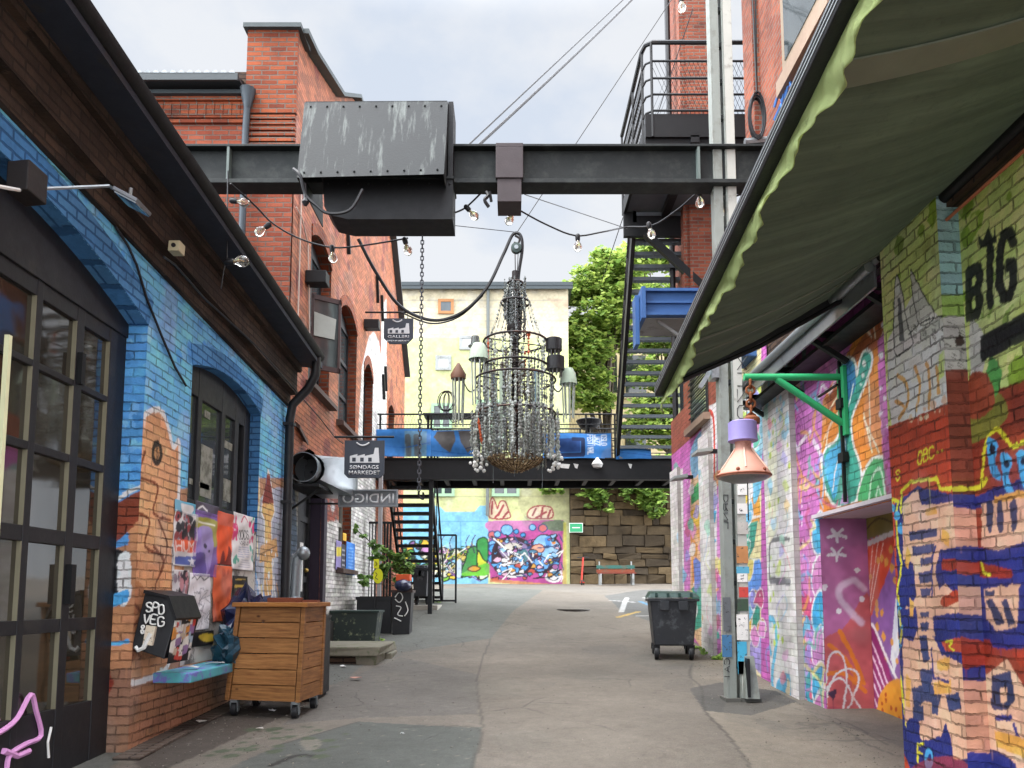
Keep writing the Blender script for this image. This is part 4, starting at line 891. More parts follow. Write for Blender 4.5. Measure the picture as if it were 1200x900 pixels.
# near pier at the right edge of the street
PK = 1.18
NP = thing('painted_brick_pier', 'near brick pier painted with lime green, red, navy and flesh coloured graffiti', 'pillar', (3.4, 4.5, .2))
FL, NV, RED, LIME, YEL, CY = '#dcab8f', '#252d72', '#b5492f', '#d2e488', '#d9cf35', '#4aa3d8'
def near_common(P):
    P.poly([(1000,-200),(1500,-400),(1500,560),(1040,560)], LIME)
    P.speck([(1045,280),(1200,200),(1200,440),(1120,460)], '#8fae3f', 40, .02, .12, 2); P.speck([(1045,280),(1200,200),(1200,440),(1120,460)], '#c2cf74', 40, .02, .12, 3)
def pierface_paint(P):
    near_common(P)
    P.poly([(1040,400),(1070,345),(1112,300+80),(1118,372),(1118,500),(1050,530),(1040,460)], '#dcd9d4')
    P.poly([(1040,500),(1120,470),(1120,560),(1040,600)], RED); P.speck([(1050,490),(1112,465),(1112,500),(1050,520)], '#d8b79c', 30, .01, .04, 3)
    P.poly([(1040,500),(1120,485),(1135,900),(1040,960)], '#b4432a'); P.poly([(1048,590),(1075,570),(1120,580),(1140,900),(1120,960),(1090,960),(1058,880),(1046,780),(1052,690)], NV, a=1)
    # ears and brow of the drawn animal
    P.out([(1048,410),(1049,330),(1054,328),(1064,380),(1070,402),(1060,412)], .012, '#2d2d2d', '#cfccc8'); P.poly([(1052,350),(1055,350),(1060,400),(1054,400)], '#55555a')
    P.out([(1067,318),(1070,320),(1085,350),(1095,372),(1078,380),(1070,350)], .012, '#2d2d2d', '#d6d3ce')
    P.line([(1065,392),(1080,378),(1100,371),(1114,372)], .014, '#2d2d2d')
    for k in range(26): x = 1070+(k*11)%44; y = 380+(k*7)%18; P.line([(x,y),(x+5,y+2)], .006, '#55534f', False)
    for l in ([(1052,440),(1062,450),(1064,470),(1056,486)], [(1072,430),(1078,450),(1074,480)], [(1086,425),(1090,450),(1088,478)], [(1050,470),(1060,478),(1054,490)], [(1098,430),(1100,460)]): P.line(l, .035, '#d5a15d')
    P.poly([(1100,415),(1106,410),(1107,440),(1100,446)], LIME)
    P.letters('OBC', (1075,532),(1095,522),(1075,545), YEL, .014); P.ell(1099, 530, 1.2, 1.6, YEL); P.ell(1104, 528, 1.2, 1.6, YEL); P.letters('S', (1049,552),(1056,550),(1049,562), YEL, .012)
    P.line([(1056,600),(1056,575),(1068,565),(1085,562),(1098,560),(1101,572),(1112,573),(1120,570)], .028, YEL, False)
    P.line([(1042,600),(1046,585),(1053,588),(1050,600),(1052,640),(1057,660),(1052,690),(1047,705)], .028, YEL, False); P.line([(1052,700),(1056,740),(1052,770),(1056,800),(1062,850),(1070,890),(1076,905)], .03, YEL, False)
    for x, y, r in ((1046,595,3),(1051,604,4),(1056,620,4)): P.ell(x, y, r, r*1.5, CY)
    for x, y in ((1051,713),(1060,735),(1052,757)): P.poly([(x,y-9),(x+3,y-2),(x+6,y),(x+2,y+3),(x,y+10),(x-2,y+3),(x-6,y),(x-2,y-3)], CY); P.ell(x, y, 1.5, 3, NV)
    # flesh coloured block letters
    P.poly([(1058,590),(1068,578),(1076,574),(1080,592),(1100,590),(1125,586),(1127,645),(1130,700),(1134,780),(1142,885),(1118,892),(1100,862),(1082,868),(1060,846),(1058,760),(1062,700),(1058,650)], FL)
    P.poly([(1076,596),(1098,592),(1100,622),(1078,626)], '#e3b59b')
    P.poly([(1101,643),(1140,638),(1140,690),(1122,700),(1108,684),(1100,690),(1096,672)], NV); P.poly([(1104,655),(1140,655),(1140,668),(1104,668)], '#9a3522')
    P.poly([(1058,655),(1070,660),(1074,700),(1066,712),(1058,708)], NV); P.poly([(1058,714),(1074,712),(1076,736),(1070,752),(1058,748)], NV)
    P.poly([(1094,722),(1140,716),(1143,790),(1122,775),(1104,768),(1094,740)], NV)
    SL = '#36406a'
    for q in ([(1065,623),(1098,618),(1098,628),(1066,634)], [(1068,640),(1095,637),(1094,647),(1070,652)], [(1078,655),(1093,652),(1093,660),(1079,663)], [(1076,671),(1092,668),(1092,682),(1078,684)], [(1079,690),(1091,688),(1090,698),(1080,700)], [(1078,718),(1089,716),(1088,723),(1079,725)], [(1078,730),(1089,728),(1088,738),(1080,740)], [(1077,745),(1086,744),(1090,774),(1082,777)], [(1078,785),(1093,783),(1092,803),(1080,806)], [(1068,806),(1088,800),(1104,815),(1100,828),(1084,822),(1072,830)], [(1108,815),(1124,812),(1127,832),(1112,834)], [(1070,828),(1082,826),(1083,844),(1070,846)], [(1092,824),(1100,826),(1099,838),(1092,836)]): P.poly(q, SL)
    for q in ([(1084,596),(1098,593),(1098,602),(1084,604)], [(1104,620),(1113,626),(1112,640),(1103,634)], [(1097,774),(1113,770),(1114,784),(1099,787)], [(1094,800),(1115,796),(1115,812),(1095,814)], [(1063,640),(1068,650),(1064,668),(1060,660)], [(1066,700),(1071,706),(1070,724),(1066,722)], [(1062,790),(1068,796),(1066,830),(1061,826)]): P.poly(q, '#e0a553')
    P.line([(1092,700),(1092,660),(1096,640)], .02, NV); P.line([(1092,760),(1094,795),(1112,798)], .022, NV, False)
    P.poly([(1092,745),(1130,735),(1130,770),(1100,760)], NV); P.poly([(1104,752),(1130,745),(1134,765),(1108,764)], RED); P.line([(1108,752),(1116,751),(1112,757),(1118,763)], .016, YEL, False)
    P.poly([(1104,700),(1130,690),(1130,700),(1106,712)], '#a83b22', True)
    P.poly([(1100,868),(1108,848),(1116,872),(1118,905),(1096,905)], NV); P.poly([(1062,848),(1076,845),(1084,880),(1140,900),(1140,960),(1070,900)], NV, True)
    P.ell(1088, 890, 5, 14, CY); P.ell(1089, 888, 2, 5, NV); P.letters('F', (1074,872),(1084,872),(1074,892), YEL, .02)
    P.poly([(1068,900),(1130,890),(1130,960),(1060,960)], '#a33a24', True, a=.6)
def return_paint(P):
    near_common(P); P.poly([(1090,200),(1190,200),(1190,345),(1090,345)], '#8fb3b5'); P.poly([(1090,345),(1190,345),(1190,372),(1090,372)], '#8fae55')
    P.poly([(1090,370),(1190,370),(1190,435),(1090,435)], '#aca8a4'); P.poly([(1090,435),(1190,430),(1190,590),(1090,590)], '#7a3a2a')
    for k in range(30): x = 1110+(k*13)%28; y = 376+(k*17)%56; P.line([(x,y),(x+5,y+3)], .006, '#4f4d4a', False)
    P.poly([(1090,580),(1190,578),(1190,960),(1090,960)], NV); P.line([(1100,573),(1130,573),(1190,566)], .03, YEL, False)
    P.poly([(1090,592),(1190,600),(1190,640),(1090,640)], '#c58f78'); P.poly([(1090,685),(1190,690),(1190,720),(1090,720)], '#c58f78'); P.poly([(1090,655),(1190,660),(1190,675),(1090,672)], '#8f3020')
    P.poly([(1090,745),(1145,748),(1190,770),(1132,785),(1112,765),(1090,762)], '#8f3020'); P.poly([(1090,800),(1190,795),(1190,960),(1090,960)], '#c58f78'); P.ell(1124, 400, 6, 6, '#3a2a26')
    P.poly([(1090,885),(1190,880),(1190,960),(1090,960)], NV)
def nearwall_paint(P):
    near_common(P)
    P.poly([(1130,470),(1500,340),(1500,900),(1130,900)], '#8f3a28'); P.poly([(1137,480),(1170,460),(1180,490),(1137,520)], '#7c7a35', True)
    P.poly([(1137,378),(1152,390),(1154,425),(1146,445),(1137,440)], '#c9c6c1', True); P.poly([(1150,470),(1160,420),(1172,430),(1170,460)], '#4f9d4a', True); P.poly([(1137,440),(1158,440),(1165,475),(1137,490)], '#9a4a34', True)
    P.poly([(1148,395),(1230,350),(1230,385),(1150,425)], '#26272b')
    for (x0, y0, x1, y1, t) in ((1133,325,1151,372,'B'),(1154,300,1166,360,'I'),(1169,282,1190,350,'G')):
        P.letters(t, (x0,y0-4),(x1,y0-12),(x0,y1), '#232428', .078)
    P.poly([(1147,292),(1146,274),(1152,282),(1158,266),(1164,278),(1166,262),(1168,284)], '#232428')
    P.line([(1150,570),(1152,545),(1156,515),(1168,503),(1178,512),(1186,522),(1210,515)], .03, YEL); P.line([(1137,573),(1150,570),(1156,562)], .03, YEL)
    P.poly([(1137,585),(1160,575),(1215,555),(1215,580),(1160,592),(1137,600)], NV)
    for x, y, s in ((1163,530,1),(1179,548,1),(1200,545,1.2)): P.poly([(x-7*s,y-14),(x,y-16),(x+7*s,y-8),(x+3,y+10),(x+10*s,y+32),(x-2,y+24)], CY, True); P.ell(x, y-4, 3.5*s, 5, '#1b1d2c')
    P.poly([(1150,590),(1215,575),(1215,640),(1180,650),(1150,640)], FL); P.poly([(1165,582),(1215,572),(1215,580),(1165,590)], '#dea04c')
    for x in (1160,1172,1188): P.poly([(x-4,590),(x+3,588),(x+4,615),(x,625),(x-4,612)], '#2c3557', True)
    P.poly([(1137,640),(1170,645),(1215,630),(1215,760),(1137,760)], NV); P.poly([(1137,655),(1186,668),(1186,678),(1137,676)], '#8f3020'); P.line([(1150,660),(1154,670),(1160,672)], .024, YEL)
    P.poly([(1153,690),(1195,684),(1192,735),(1168,740),(1156,725)], FL); P.poly([(1155,704),(1164,702),(1178,730),(1168,734)], '#2c3557'); P.poly([(1173,705),(1180,703),(1190,730),(1182,735)], '#2c3557'); P.poly([(1154,692),(1166,692),(1166,699),(1154,699)], '#2c3557')
    P.poly([(1137,745),(1160,750),(1165,765),(1150,785),(1137,775)], '#8f3020'); P.poly([(1185,765),(1215,760),(1215,785),(1195,780)], '#a33a24')
    P.poly([(1157,790),(1180,772),(1215,830),(1215,960),(1137,960),(1137,800)], FL); P.poly([(1162,792),(1184,786),(1190,820),(1180,832),(1162,832)], '#2c3557'); P.poly([(1172,808),(1180,806),(1180,822),(1172,822)], FL)
    for q, cc in (([(1215,560),(1500,480),(1500,640),(1215,640)],NV), ([(1215,650),(1360,640),(1380,800),(1215,820)],FL), ([(1360,600),(1560,560),(1560,760),(1400,780)],FL), ([(1215,830),(1500,800),(1560,960),(1215,960)],NV), ([(1390,790),(1600,770),(1600,900),(1400,900)],'#dea04c'), ([(1240,690),(1300,685),(1310,760),(1250,770)],'#36406a'), ([(1440,620),(1500,610),(1500,700),(1450,720)],'#36406a')): P.poly(q, cc)
    P.line([(1210,515),(1260,500),(1330,505),(1420,470),(1560,450)], .04, YEL)
    P.line([(1188,850),(1200,880),(1215,905)], .03, NV, False); P.line([(1168,842),(1184,840)], .035, NV, False); P.poly([(1165,855),(1215,870),(1215,895),(1168,875)], '#dea04c'); P.poly([(1137,880),(1190,895),(1190,960),(1137,960)], NV, True)
paint_panel('pier_face', 'x', 2.95, 5.1, 5.92, -.1, 4.5, .0065, RED, pierface_paint, M_pnear, NP)
paint_panel('pier_return', 'y', 5.1, 2.95, 3.12, -.1, 4.5, .0065, RED, return_paint, M_pnear, NP)
paint_panel('near_wall', 'x', 3.1, 2.0, 5.1, -.1, 4.9, .008, RED, nearwall_paint, M_pnear, NP)
m = MB(); m.box(2.953, 4.6, 5.103, 5.915, -.2, 4.49); m.box(3.103, 4.6, 1.5, 5.103, -.2, 4.88); m.build('pier_core', M_brickd, NP)
# ================================================================ back: yellow house, stone wall, trees
YH = thing('yellow_house', 'pale yellow rendered house closing the alley with murals along its foot', 'building', (-1, 33, 2.2))
HWIN = [oY(505,560,32)]
def house_paint(P):
    P.poly([(380,300),(700,300),(700,396),(380,396)], '#dfd3b2'); P.poly([(380,396),(700,396),(700,720),(380,720)], '#d8dd9e')
    for y in range(352, 396, 8): P.line([(400,y),(680,y)], .03, '#c3bca6', False)
    for y in (582, 556): P.line([(400,y),(668,y)], .04, '#b9bc8c', False)
    P.poly([(640,350),(668,350),(668,372)], '#cfb095', a=.5); P.poly([(610,575),(668,560),(668,615),(620,612)], '#b5b088', True, a=.6)
    SK = '#86c6e4'
    P.poly([(400,594),(506,592),(516,594),(522,600),(556,600),(562,593),(572,592),(572,690),(400,690)], SK); P.line([(440,611),(572,611)], .03, '#5f9fbf', False); P.line([(540,612),(540,650)], .03, '#5f9fbf', False)
    g = np.random.default_rng(5); cols = ['#3f8f3f','#7cb93c','#d9b33a','#8f5aa0','#4f9f4a','#dfe0c8','#c78fc0','#2f6f3a','#e0c43c']
    for k in range(240):
        x = 430+g.random()*142; y = 644+g.random()*32+(x<500)*-14*g.random(); r = 1.5+g.random()*5.5
        P.out([(x+r*math.cos(t)*(.6+.8*g.random()), y+r*.7*math.sin(t)*(.6+.8*g.random())) for t in np.linspace(0, 2*math.pi, 7, endpoint=False)], .06, '#1d2a20', cols[k % 9])
    for k in range(60): x = 508+g.random()*60; y = 640+g.random()*34; P.line([(x,y),(x+g.normal()*5,y+g.normal()*4),(x+g.normal()*7,y+g.normal()*6)], .04, ['#d9c23a','#e8e6d8','#245a2c','#7a4a90'][k % 4])
    P.out([(540,672),(546,655),(548,645),(556,640),(562,646),(560,660),(552,672),(544,676)], .06, '#1f3a26', '#3f9a45'); P.out([(559,634),(571,632),(571,660),(562,656)], .06, '#1f3a26', '#3a9247'); P.out([(560,645),(566,655),(571,660),(571,672),(560,664)], .06, '#1f3a26', '#c9cf3c')
    P.poly([(545,670),(571,660),(571,674),(540,674)], '#6fc23c', True); P.out([(548,667),(555,663),(563,666),(556,670)], .05, '#5a3020', '#d9a23a'); P.poly([(534,660),(540,656),(540,676),(534,674)], '#b9cfe6', True)
    for a in (520, 530, 549, 556): P.line([(a,648),(a-3,636),(a+1,627)], .04, '#43305a')
    # magenta piece
    MG = '#b84f93'; DK = '#3a2230'
    P.poly([(572,611),(660,609),(664,686),(574,678)], MG); P.poly([(573,611),(620,611),(620,622),(575,622)], '#c77fae', True); P.poly([(636,612),(660,610),(660,622),(640,620)], '#6d7a62', True)
    for x, y, r in ((577,627,5),(583,626,4),(594,621,7),(605,623,3),(613,627,3),(624,618,4),(636,619,5),(577,637,4),(579,643,6),(578,655,6)): P.out([(x+r*math.cos(t), y+r*.9*math.sin(t)) for t in np.linspace(0,2*math.pi,8,endpoint=False)], .05, '#2d4a78', ['#4f9fdc','#7db6e2','#c86a6a'][r % 3])
    P.poly([(578,640),(590,630),(610,630),(622,640),(622,668),(610,676),(585,672),(576,660)], DK, True); P.poly([(584,640),(600,633),(618,640),(620,655),(610,664),(592,655)], '#8f79a0', True); P.poly([(586,642),(600,636),(612,640),(600,645)], '#c9c4b8', True)
    P.poly([(604,648),(616,644),(619,654),(610,662),(603,656)], '#4f7f86', True); P.out([(584,657),(598,652),(612,658),(620,662),(606,664),(592,664)], .05, DK, '#e8e4e2')
    P.out([(582,660),(592,660),(594,668),(584,670)], .05, DK, '#5aa5e0'); P.out([(596,662),(608,664),(606,672),(596,670)], .05, DK, '#5aa5e0'); P.out([(610,666),(618,658),(620,664),(612,672)], .05, DK, '#4f9fdc'); P.line([(584,672),(600,676),(612,674)], .08, '#e6e3df')
    P.poly([(622,640),(634,626),(650,630),(658,642),(654,664),(640,672),(624,668)], DK, True); P.poly([(626,634),(636,627),(648,632),(656,640),(650,650),(642,660),(630,664),(624,658),(636,650),(628,646)], '#8fc0e6', True)
    P.out([(624,640),(634,638),(638,644),(630,650),(622,648)], .05, '#7a2a22', '#e0a58c'); P.poly([(638,631),(644,628),(646,640),(640,640)], '#4f8fd6'); P.out([(622,660),(634,652),(644,660),(640,668),(630,670)], .06, DK, '#6fa9e2'); P.ell(632, 664, 4, 3, '#3a5f96'); P.ell(648, 660, 5, 4, DK); P.ell(648, 660, 3, 2.4, '#a8b35a'); P.ell(649, 636, 2.5, 2, '#e0903c')
    P.out([(640,676),(648,668),(657,670),(655,680),(645,681)], .09, '#e9e2e2', '#4f7f9c'); P.ell(623, 670, 4, 3, '#c4574a'); P.poly([(660,612),(664,612),(664,690),(659,690)], '#d9d25a', a=.7)
    for k in range(75):
        x = 578+g.random()*80; y = 628+g.random()*52; r = 1.0+g.random()*3.2
        P.out([(x+r*math.cos(t)*(.5+g.random()), y+r*.7*math.sin(t)*(.5+g.random())) for t in np.linspace(0, 2*math.pi, 7, endpoint=False)], .035, '#231820', ['#e9e4e2','#5aa5e0','#8fc0e6','#c2574f','#d9a04a','#a86aa0','#4f7f9c','#e3b3c8'][k % 8])
    for k in range(40): x = 578+g.random()*80; y = 630+g.random()*48; P.line([(x,y),(x+g.normal()*5,y+g.normal()*4),(x+g.normal()*7,y+g.normal()*6)], .045, ['#f0ecea','#231820','#2d4a78'][k % 3])
    P.poly([(574,678),(664,686),(664,690),(574,682)], '#c86a4a', a=.8)
    for f in ([(573,605),(574,590),(577,583),(581,590),(583,596),(586,588),(592,588),(596,598),(598,606),(590,608),(580,608)], [(618,602),(622,596),(630,593),(644,594),(648,600),(646,607),(632,608),(620,607)]): P.out(f, .06, '#a3414a', '#e6cfae')
    for l in ([(576,602),(577,588)],[(584,604),(590,592)],[(590,606),(595,600)],[(624,604),(628,596)],[(634,606),(636,595)],[(642,606),(645,598)],[(580,607),(586,600)],[(628,607),(640,600)]): P.line(l, .09, '#a3414a', False)
    P.line([(572,300),(572,606)], .03, '#c9cc9c', False)
PK = .66
paint_panel('front_wall', 'y', 32.0, -6.2, 2.42, 1.6, 14.9, .026, '#d3d6a4', house_paint, M_plain, YH, soft=.3)
MB().box(-11, -6.2, 32.0, 32.5, 1.6, 14.88).build('side_wall', mat('pale_render', '#a9a880', .8), YH)
PK = .85
m = MB().box(-11, 2.4, 32.02, 42, 1.5, 14.88); m.build('wall_core', mat('pale_render', '#c9c8a4', .8), YH)
m = MB().box(-11.3, 2.6, 31.7, 42, 14.9, 15.05); m.box(-11.3, 2.6, 31.72, 31.8, 14.75, 14.92); m.prism([(-11.2,31.8,15.05),(-11.2,41,16.5),(-11.2,41,15.05)], (13.6,0,0)); m.build('roof', mat('grey_eaves', '#4e585a', .5), YH)
p = oY(572,340,31.9); m = MB(); m.tube([(p.x,31.9,14.8),(p.x,31.9,5.0)], .07, 8); m.build('downpipe', mat('grey_pipe', '#5a5f5c', .5), YH)
gf = mat('green_frame', '#8aa889', .6)
for (x0, y0, x1, y1) in ((508,545,531,580),(578,545,607,580),(507,474,528,502),(560,470,590,520),(512,418,527,432),(515,352,530,366),(540,395,556,408)):
    a, b = oY(x0, y0, 31.95), oY(x1, y1, 31.95); tiny = y1-y0 < 20
    m = MB(); zz = (b.z, a.z); xx = (a.x, b.x)
    for x in ((xx[0], (xx[0]+xx[1])/2, xx[1]) if not tiny else xx): m.box(x-.06, x+.06, 31.93, 31.99, zz[0], zz[1])
    for z in zz: m.box(xx[0]-.06, xx[1]+.06, 31.925, 31.985, z-.06, z+.06)
    w_ = m.build('window', gf if not tiny else (mat('brown_frame', '#9a6a40', .6) if y0 == 352 else M_grey), YH)
    MB().box(xx[0], xx[1], 31.955, 31.995, zz[0], zz[1]).build('pane', mat('pale_pane', '#b7bdba', .3) if (tiny and y0 != 352) else M_glassg, w_)
MB().box(-5.2,-5.1,31.98,32.3,15.0,16.2).build('chimney_pipe', M_zinc, YH)
PH = thing('pale_building', 'pale ochre building with dark windows half hidden behind the maple', 'building', (6, 40, 2))
m = MB().box(2.8, 12, 40, 48, 0, 16.0); m.build('wall', mat('ochre_render', '#b9a883', .85, var=.1), PH)
m = MB().box(2.5, 12, 39.6, 40.2, 16, 16.4); m.box(2.7, 12, 39.85, 40, 12.1, 12.4); m.box(2.7, 12, 39.85, 40, 8.6, 8.9); m.build('cornice', mat('stone_band', '#8f8468', .85), PH)
for px, py in ((711,440),(745,440),(700,520),(745,520)):
    p = oY(px, py, 39.95); MB().box(p.x-.55, p.x+.55, 39.93, 40.05, p.z-1.1, p.z+1.1).build('window', M_glass, PH)
# rubble wall: every stone a block of its own height and face inside one wall
SW = thing('stone_wall', 'tall retaining wall of rough brown stone blocks under the ivy', 'wall', (5, 32, 2.1))
g = random.Random(11)
m = MB(); z = 1.8
mm = {0: MB()}
n_ = NT('rubble_stone'); gi_ = n_.n('ShaderNodeNewGeometry'); c_ = n_.ramp(gi_.outputs['Random Per Island'], 0, 1, lin('#383128'), lin('#65563f'))
c_ = n_.mix(.6, c_, n_.ramp(n_.noise(2.2, 7, rough=.75), .3, .7, (.45,.43,.40), (1.25,1.2,1.1)), 'MULTIPLY'); c_ = n_.mix(n_.ramp(n_.noise(.7, 6, rough=.7), .52, .7), c_, n_.mix(1, c_, (.45,.44,.42), 'MULTIPLY'))
M_rub = n_.done(c_, .9, 0, n_.bump(n_.noise(7, 7, rough=.7), .8, .05), .25)
while z < 6.7:
    h = g.uniform(.22, .48); x = 2.43-g.uniform(0,.0)
    while x < 9:
        w = g.uniform(.3, 1.15); d = g.uniform(0, .10); b = MB()
        j = lambda s=.05: g.uniform(-s*1.3, s*1.3)
        mm[0].hexa([(x+.008,31.9-d+j(),z+.006+j(.04)),(x+w-.008,31.9-d+j(),z+.006+j(.04)),(x+w,32.4,z),(x,32.4,z),(x+.008,31.9-d+j(),z+h-.006+j(.04)),(x+w-.008,31.9-d+j(),z+h-.006+j(.04)),(x+w,32.4,z+h),(x,32.4,z+h)])
        x += w
    z += h
mm[0].build('stonework', M_rub, SW, bevel=.03)
MB().box(2.41, 9, 31.98, 33, 1.2, 6.55).build('wall_core', mat('dark_mortar', '#352d23', .95, bump=.5, bsc=12), SW)
EX = thing('wall_sign', 'small green and white rectangular sign fixed on the rough stone wall', 'sign', tuple(oY(675,619,31.7)))
a, b = oY(667,613,31.7), oY(683,624,31.7)
MB().box(a.x, b.x, 31.66, 31.74, b.z, a.z).build('panel', mat('white_enamel', '#dfe6de', .5, var=.03), EX)
MB().box(a.x+.025, b.x-.025, 31.645, 31.66, b.z+.025, a.z-.025).build('panel', mat('sign_green', '#2f8f62', .5, var=.05), EX)
MB().box(a.x+.12, b.x-.12, 31.64, 31.645, (a.z+b.z)/2-.02, (a.z+b.z)/2+.02).build('stripe', M_white, EX)
# benches and a scooter by the wall
BE = thing('bench', 'wooden bench in worn rainbow coloured boards standing against the stone wall', 'bench', (4.2, 30.6, 2.05))
zb = gz(30.6); a = oY(700,688,30.6).x; b_ = oY(745,688,30.6).x
for k, c in enumerate(('#6e2f22', '#7a5428', '#2f5a4e')): MB().box(a, b_, 30.4+k*.13, 30.4+k*.13+.11, zb+.45, zb+.5).build('seat_board', mat('board_%s' % 'abc'[k], c, .7, c2='#5a4c3c'), BE)
for k, c in enumerate(('#7a3a24', '#2c5a52')): MB().box(a, b_, 30.82, 30.86, zb+.5+k*.17, zb+.63+k*.17).build('back_board', mat('back_%s' % 'ab'[k], c, .7, c2='#5a4c3c'), BE)
for x in (a+.12, b_-.12): MB().box(x-.04, x+.04, 30.4, 30.86, zb, zb+.45).build('leg', M_grey, BE); 
m = MB()
for x in (a+.12, b_-.12): m.bar((x,30.84,zb+.3),(x,30.88,zb+.95),.05)
m.build('back_post', M_grey, BE)
SC = thing('kick_scooter', 'red kick scooter parked upright at the foot of the stone wall', 'scooter', tuple(oG(687,688)))
p = oG(687,688); q = V((p.x, 30.4, gz(30.4)))
MB().bar(q+V((.0,0,.12)), q+V((.1,.5,.12)), .14, .05).build('deck', mat('scooter_red', '#b5372a', .5), SC)
MB().tube([q+V((-.02,-.05,.1)), q+V((.06,-.02,1.1))], .035, 8).build('stem', mat('scooter_red', '#b5372a', .5), SC)
MB().tube([q+V((-.18,-.02,1.1)), q+V((.3,-.02,1.1))], .02, 8).build('handlebar', M_black, SC)
for d in ((-.02,-.08), (.12,.6)): MB().lathe([(.11,-.02),(.11,.02)], q+V((d[0],d[1],.11)), 14, (0,1,0), (0,0,1), (1,0,0)).build('wheel', M_black, SC)
# foliage
def leafmat(name, c1, c2, tr=.25):
    n = NT(name); g_ = n.n('ShaderNodeNewGeometry'); rnd = g_.outputs['Random Per Island']
    c = n.ramp(rnd, 0, 1, lin(c1), lin(c2)); n.done(c, .55, 0, None, .35)
    t = n.n('ShaderNodeBsdfTranslucent'); n.l(c, t.inputs[0]); ms = n.n('ShaderNodeMixShader'); ms.inputs[0].default_value = tr
    n.l(n.p.outputs[0], ms.inputs[1]); n.l(t.outputs[0], ms.inputs[2]); n.l(ms.outputs[0], n.out.inputs[0]); return n.m
M_leaf = leafmat('maple_leaf', '#688a3e', '#aab95e', .5); M_leafd = leafmat('ivy_leaf', '#58783a', '#9ab556', .4); M_leafp = leafmat('pot_leaf', '#3f5c2a', '#7a9a4c', .25)
M_bark = mat('bark', '#4a3f34', .9, var=.35, bump=.6, bsc=12)
def leaves(clumps, n, size, seed, flat=.5, droop=0):
    g = np.random.default_rng(seed); mb = MB(); V_, F_ = [], []
    tot = sum(c[3]**2 for c in clumps)
    for cx, cy, cz, r, *e in clumps:
        k = max(4, int(n*r*r/tot)); ez = e[0] if e else .7
        # leaf sprays: sub-clusters inside each clump
        ns = max(3, k//14)
        sp = g.normal(size=(ns, 3)); sp /= np.linalg.norm(sp, axis=1)[:, None]; sp *= (g.random((ns, 1))**.45)*r; sp[:, 2] *= ez
        for i in range(k):
            c = np.array([cx, cy, cz])+sp[i % ns]+g.normal(size=3)*np.array([.16, .16, .09])*min(1, r*.9)
            s = size*(.6+.8*g.random()); th = g.random()*6.28; nz = np.array([g.normal()*flat, g.normal()*flat-.3, 1]); nz /= np.linalg.norm(nz)
            u = np.array([math.cos(th), math.sin(th), 0]); u -= nz*u.dot(nz); u /= np.linalg.norm(u); v = np.cross(nz, u); b = len(V_)
            pts = [c-u*s, c-u*.25*s+v*.5*s, c+u*.45*s+v*.62*s-nz*.1*s, c+u*s-nz*.25*s, c+u*.45*s-v*.62*s-nz*.1*s, c-u*.25*s-v*.5*s]
            V_ += [tuple(p) for p in pts]; F_.append(tuple(range(b, b+6)))
    mb.v, mb.f = V_, F_; return mb
def build_leaf(mb, name, m, parent):
    me = bpy.data.meshes.new(name); me.from_pydata(mb.v, [], mb.f); me.materials.append(m); return new_obj(name, me, parent)
def tree(label, base, trunk_pts, r0, clumps, n, size, seed, group=None):
    t = thing('maple_tree', label, 'tree', base, group); g = random.Random(seed)
    mb = MB(); mb.tube(trunk_pts, [r0*(1-.6*i/(len(trunk_pts)-1)) for i in range(len(trunk_pts))], 9)
    for c in clumps:
        j = min(len(trunk_pts)-1, max(1, int(g.random()*len(trunk_pts)))); a = V(trunk_pts[j]); b = V(c[:3])
        mid = a.lerp(b, .5)+V((0,0,-.1*(b-a).length)); mb.tube([a, a.lerp(mid,.6)+V((g.uniform(-.2,.2),0,0)), mid.lerp(b,.3), b], [r0*.35, r0*.25, r0*.18, .02], 6)
    mb.build('trunk', M_bark, t, True); build_leaf(leaves(clumps, n, size, seed), 'crown', M_leaf, t); return t
def cl(px, py, Y, r, e=.7): p = oY(px, py, Y); return (p.x, p.y, p.z, r, e)
g = random.Random(3)
C1 = [cl(*a) for a in ((712,312,35,1.1),(690,335,35,1.2),(722,345,35,1.3),(668,345,35,.8),(705,375,35,1.4),(735,330,35.5,1.1),(672,395,34.5,1.0),(660,378,34.5,.6),(690,410,35,1.2),(722,385,36,1.2),(675,425,34.5,.9),(705,300,35,.6),(740,300,36,.8),(690,445,35,1.0),(672,465,34.5,.9),(700,470,35,.8),(738,400,36,.9))]
b0 = oY(716, 560, 36)
tree('bright yellow green maple tree rising above the stone wall', (b0.x, 36, 5.5), [(b0.x,36,5.0),(b0.x-.1,36,8),(b0.x-.2,35.8,11),(b0.x,35.5,14),(b0.x,35.3,16)], .28, C1, 19000, .125, 4)
C2 = [cl(*a) for a in ((760,300,33,1.0),(785,300,33.5,1.0),(770,345,33,1.1),(800,340,33.5,1.0),(765,400,33,.9),(790,395,33,1.1),(765,440,33,1.0),(785,460,33,1.1),(760,480,33,.9),(775,505,33,1.0),(800,490,33.5,1.0),(745,500,33.5,.8),(750,275,34,.6))]
b0 = oY(790, 560, 34)
tree('second maple seen through the treads of the outer stair', (b0.x, 34, 5.5), [(b0.x,34,5.0),(b0.x-.2,33.8,8),(b0.x-.4,33.6,11),(b0.x-.2,33.5,14)], .22, C2, 12000, .125, 9)
IV = thing('ivy', 'green ivy hanging over the top of the stone wall', 'plant', (5, 32, 6.4))
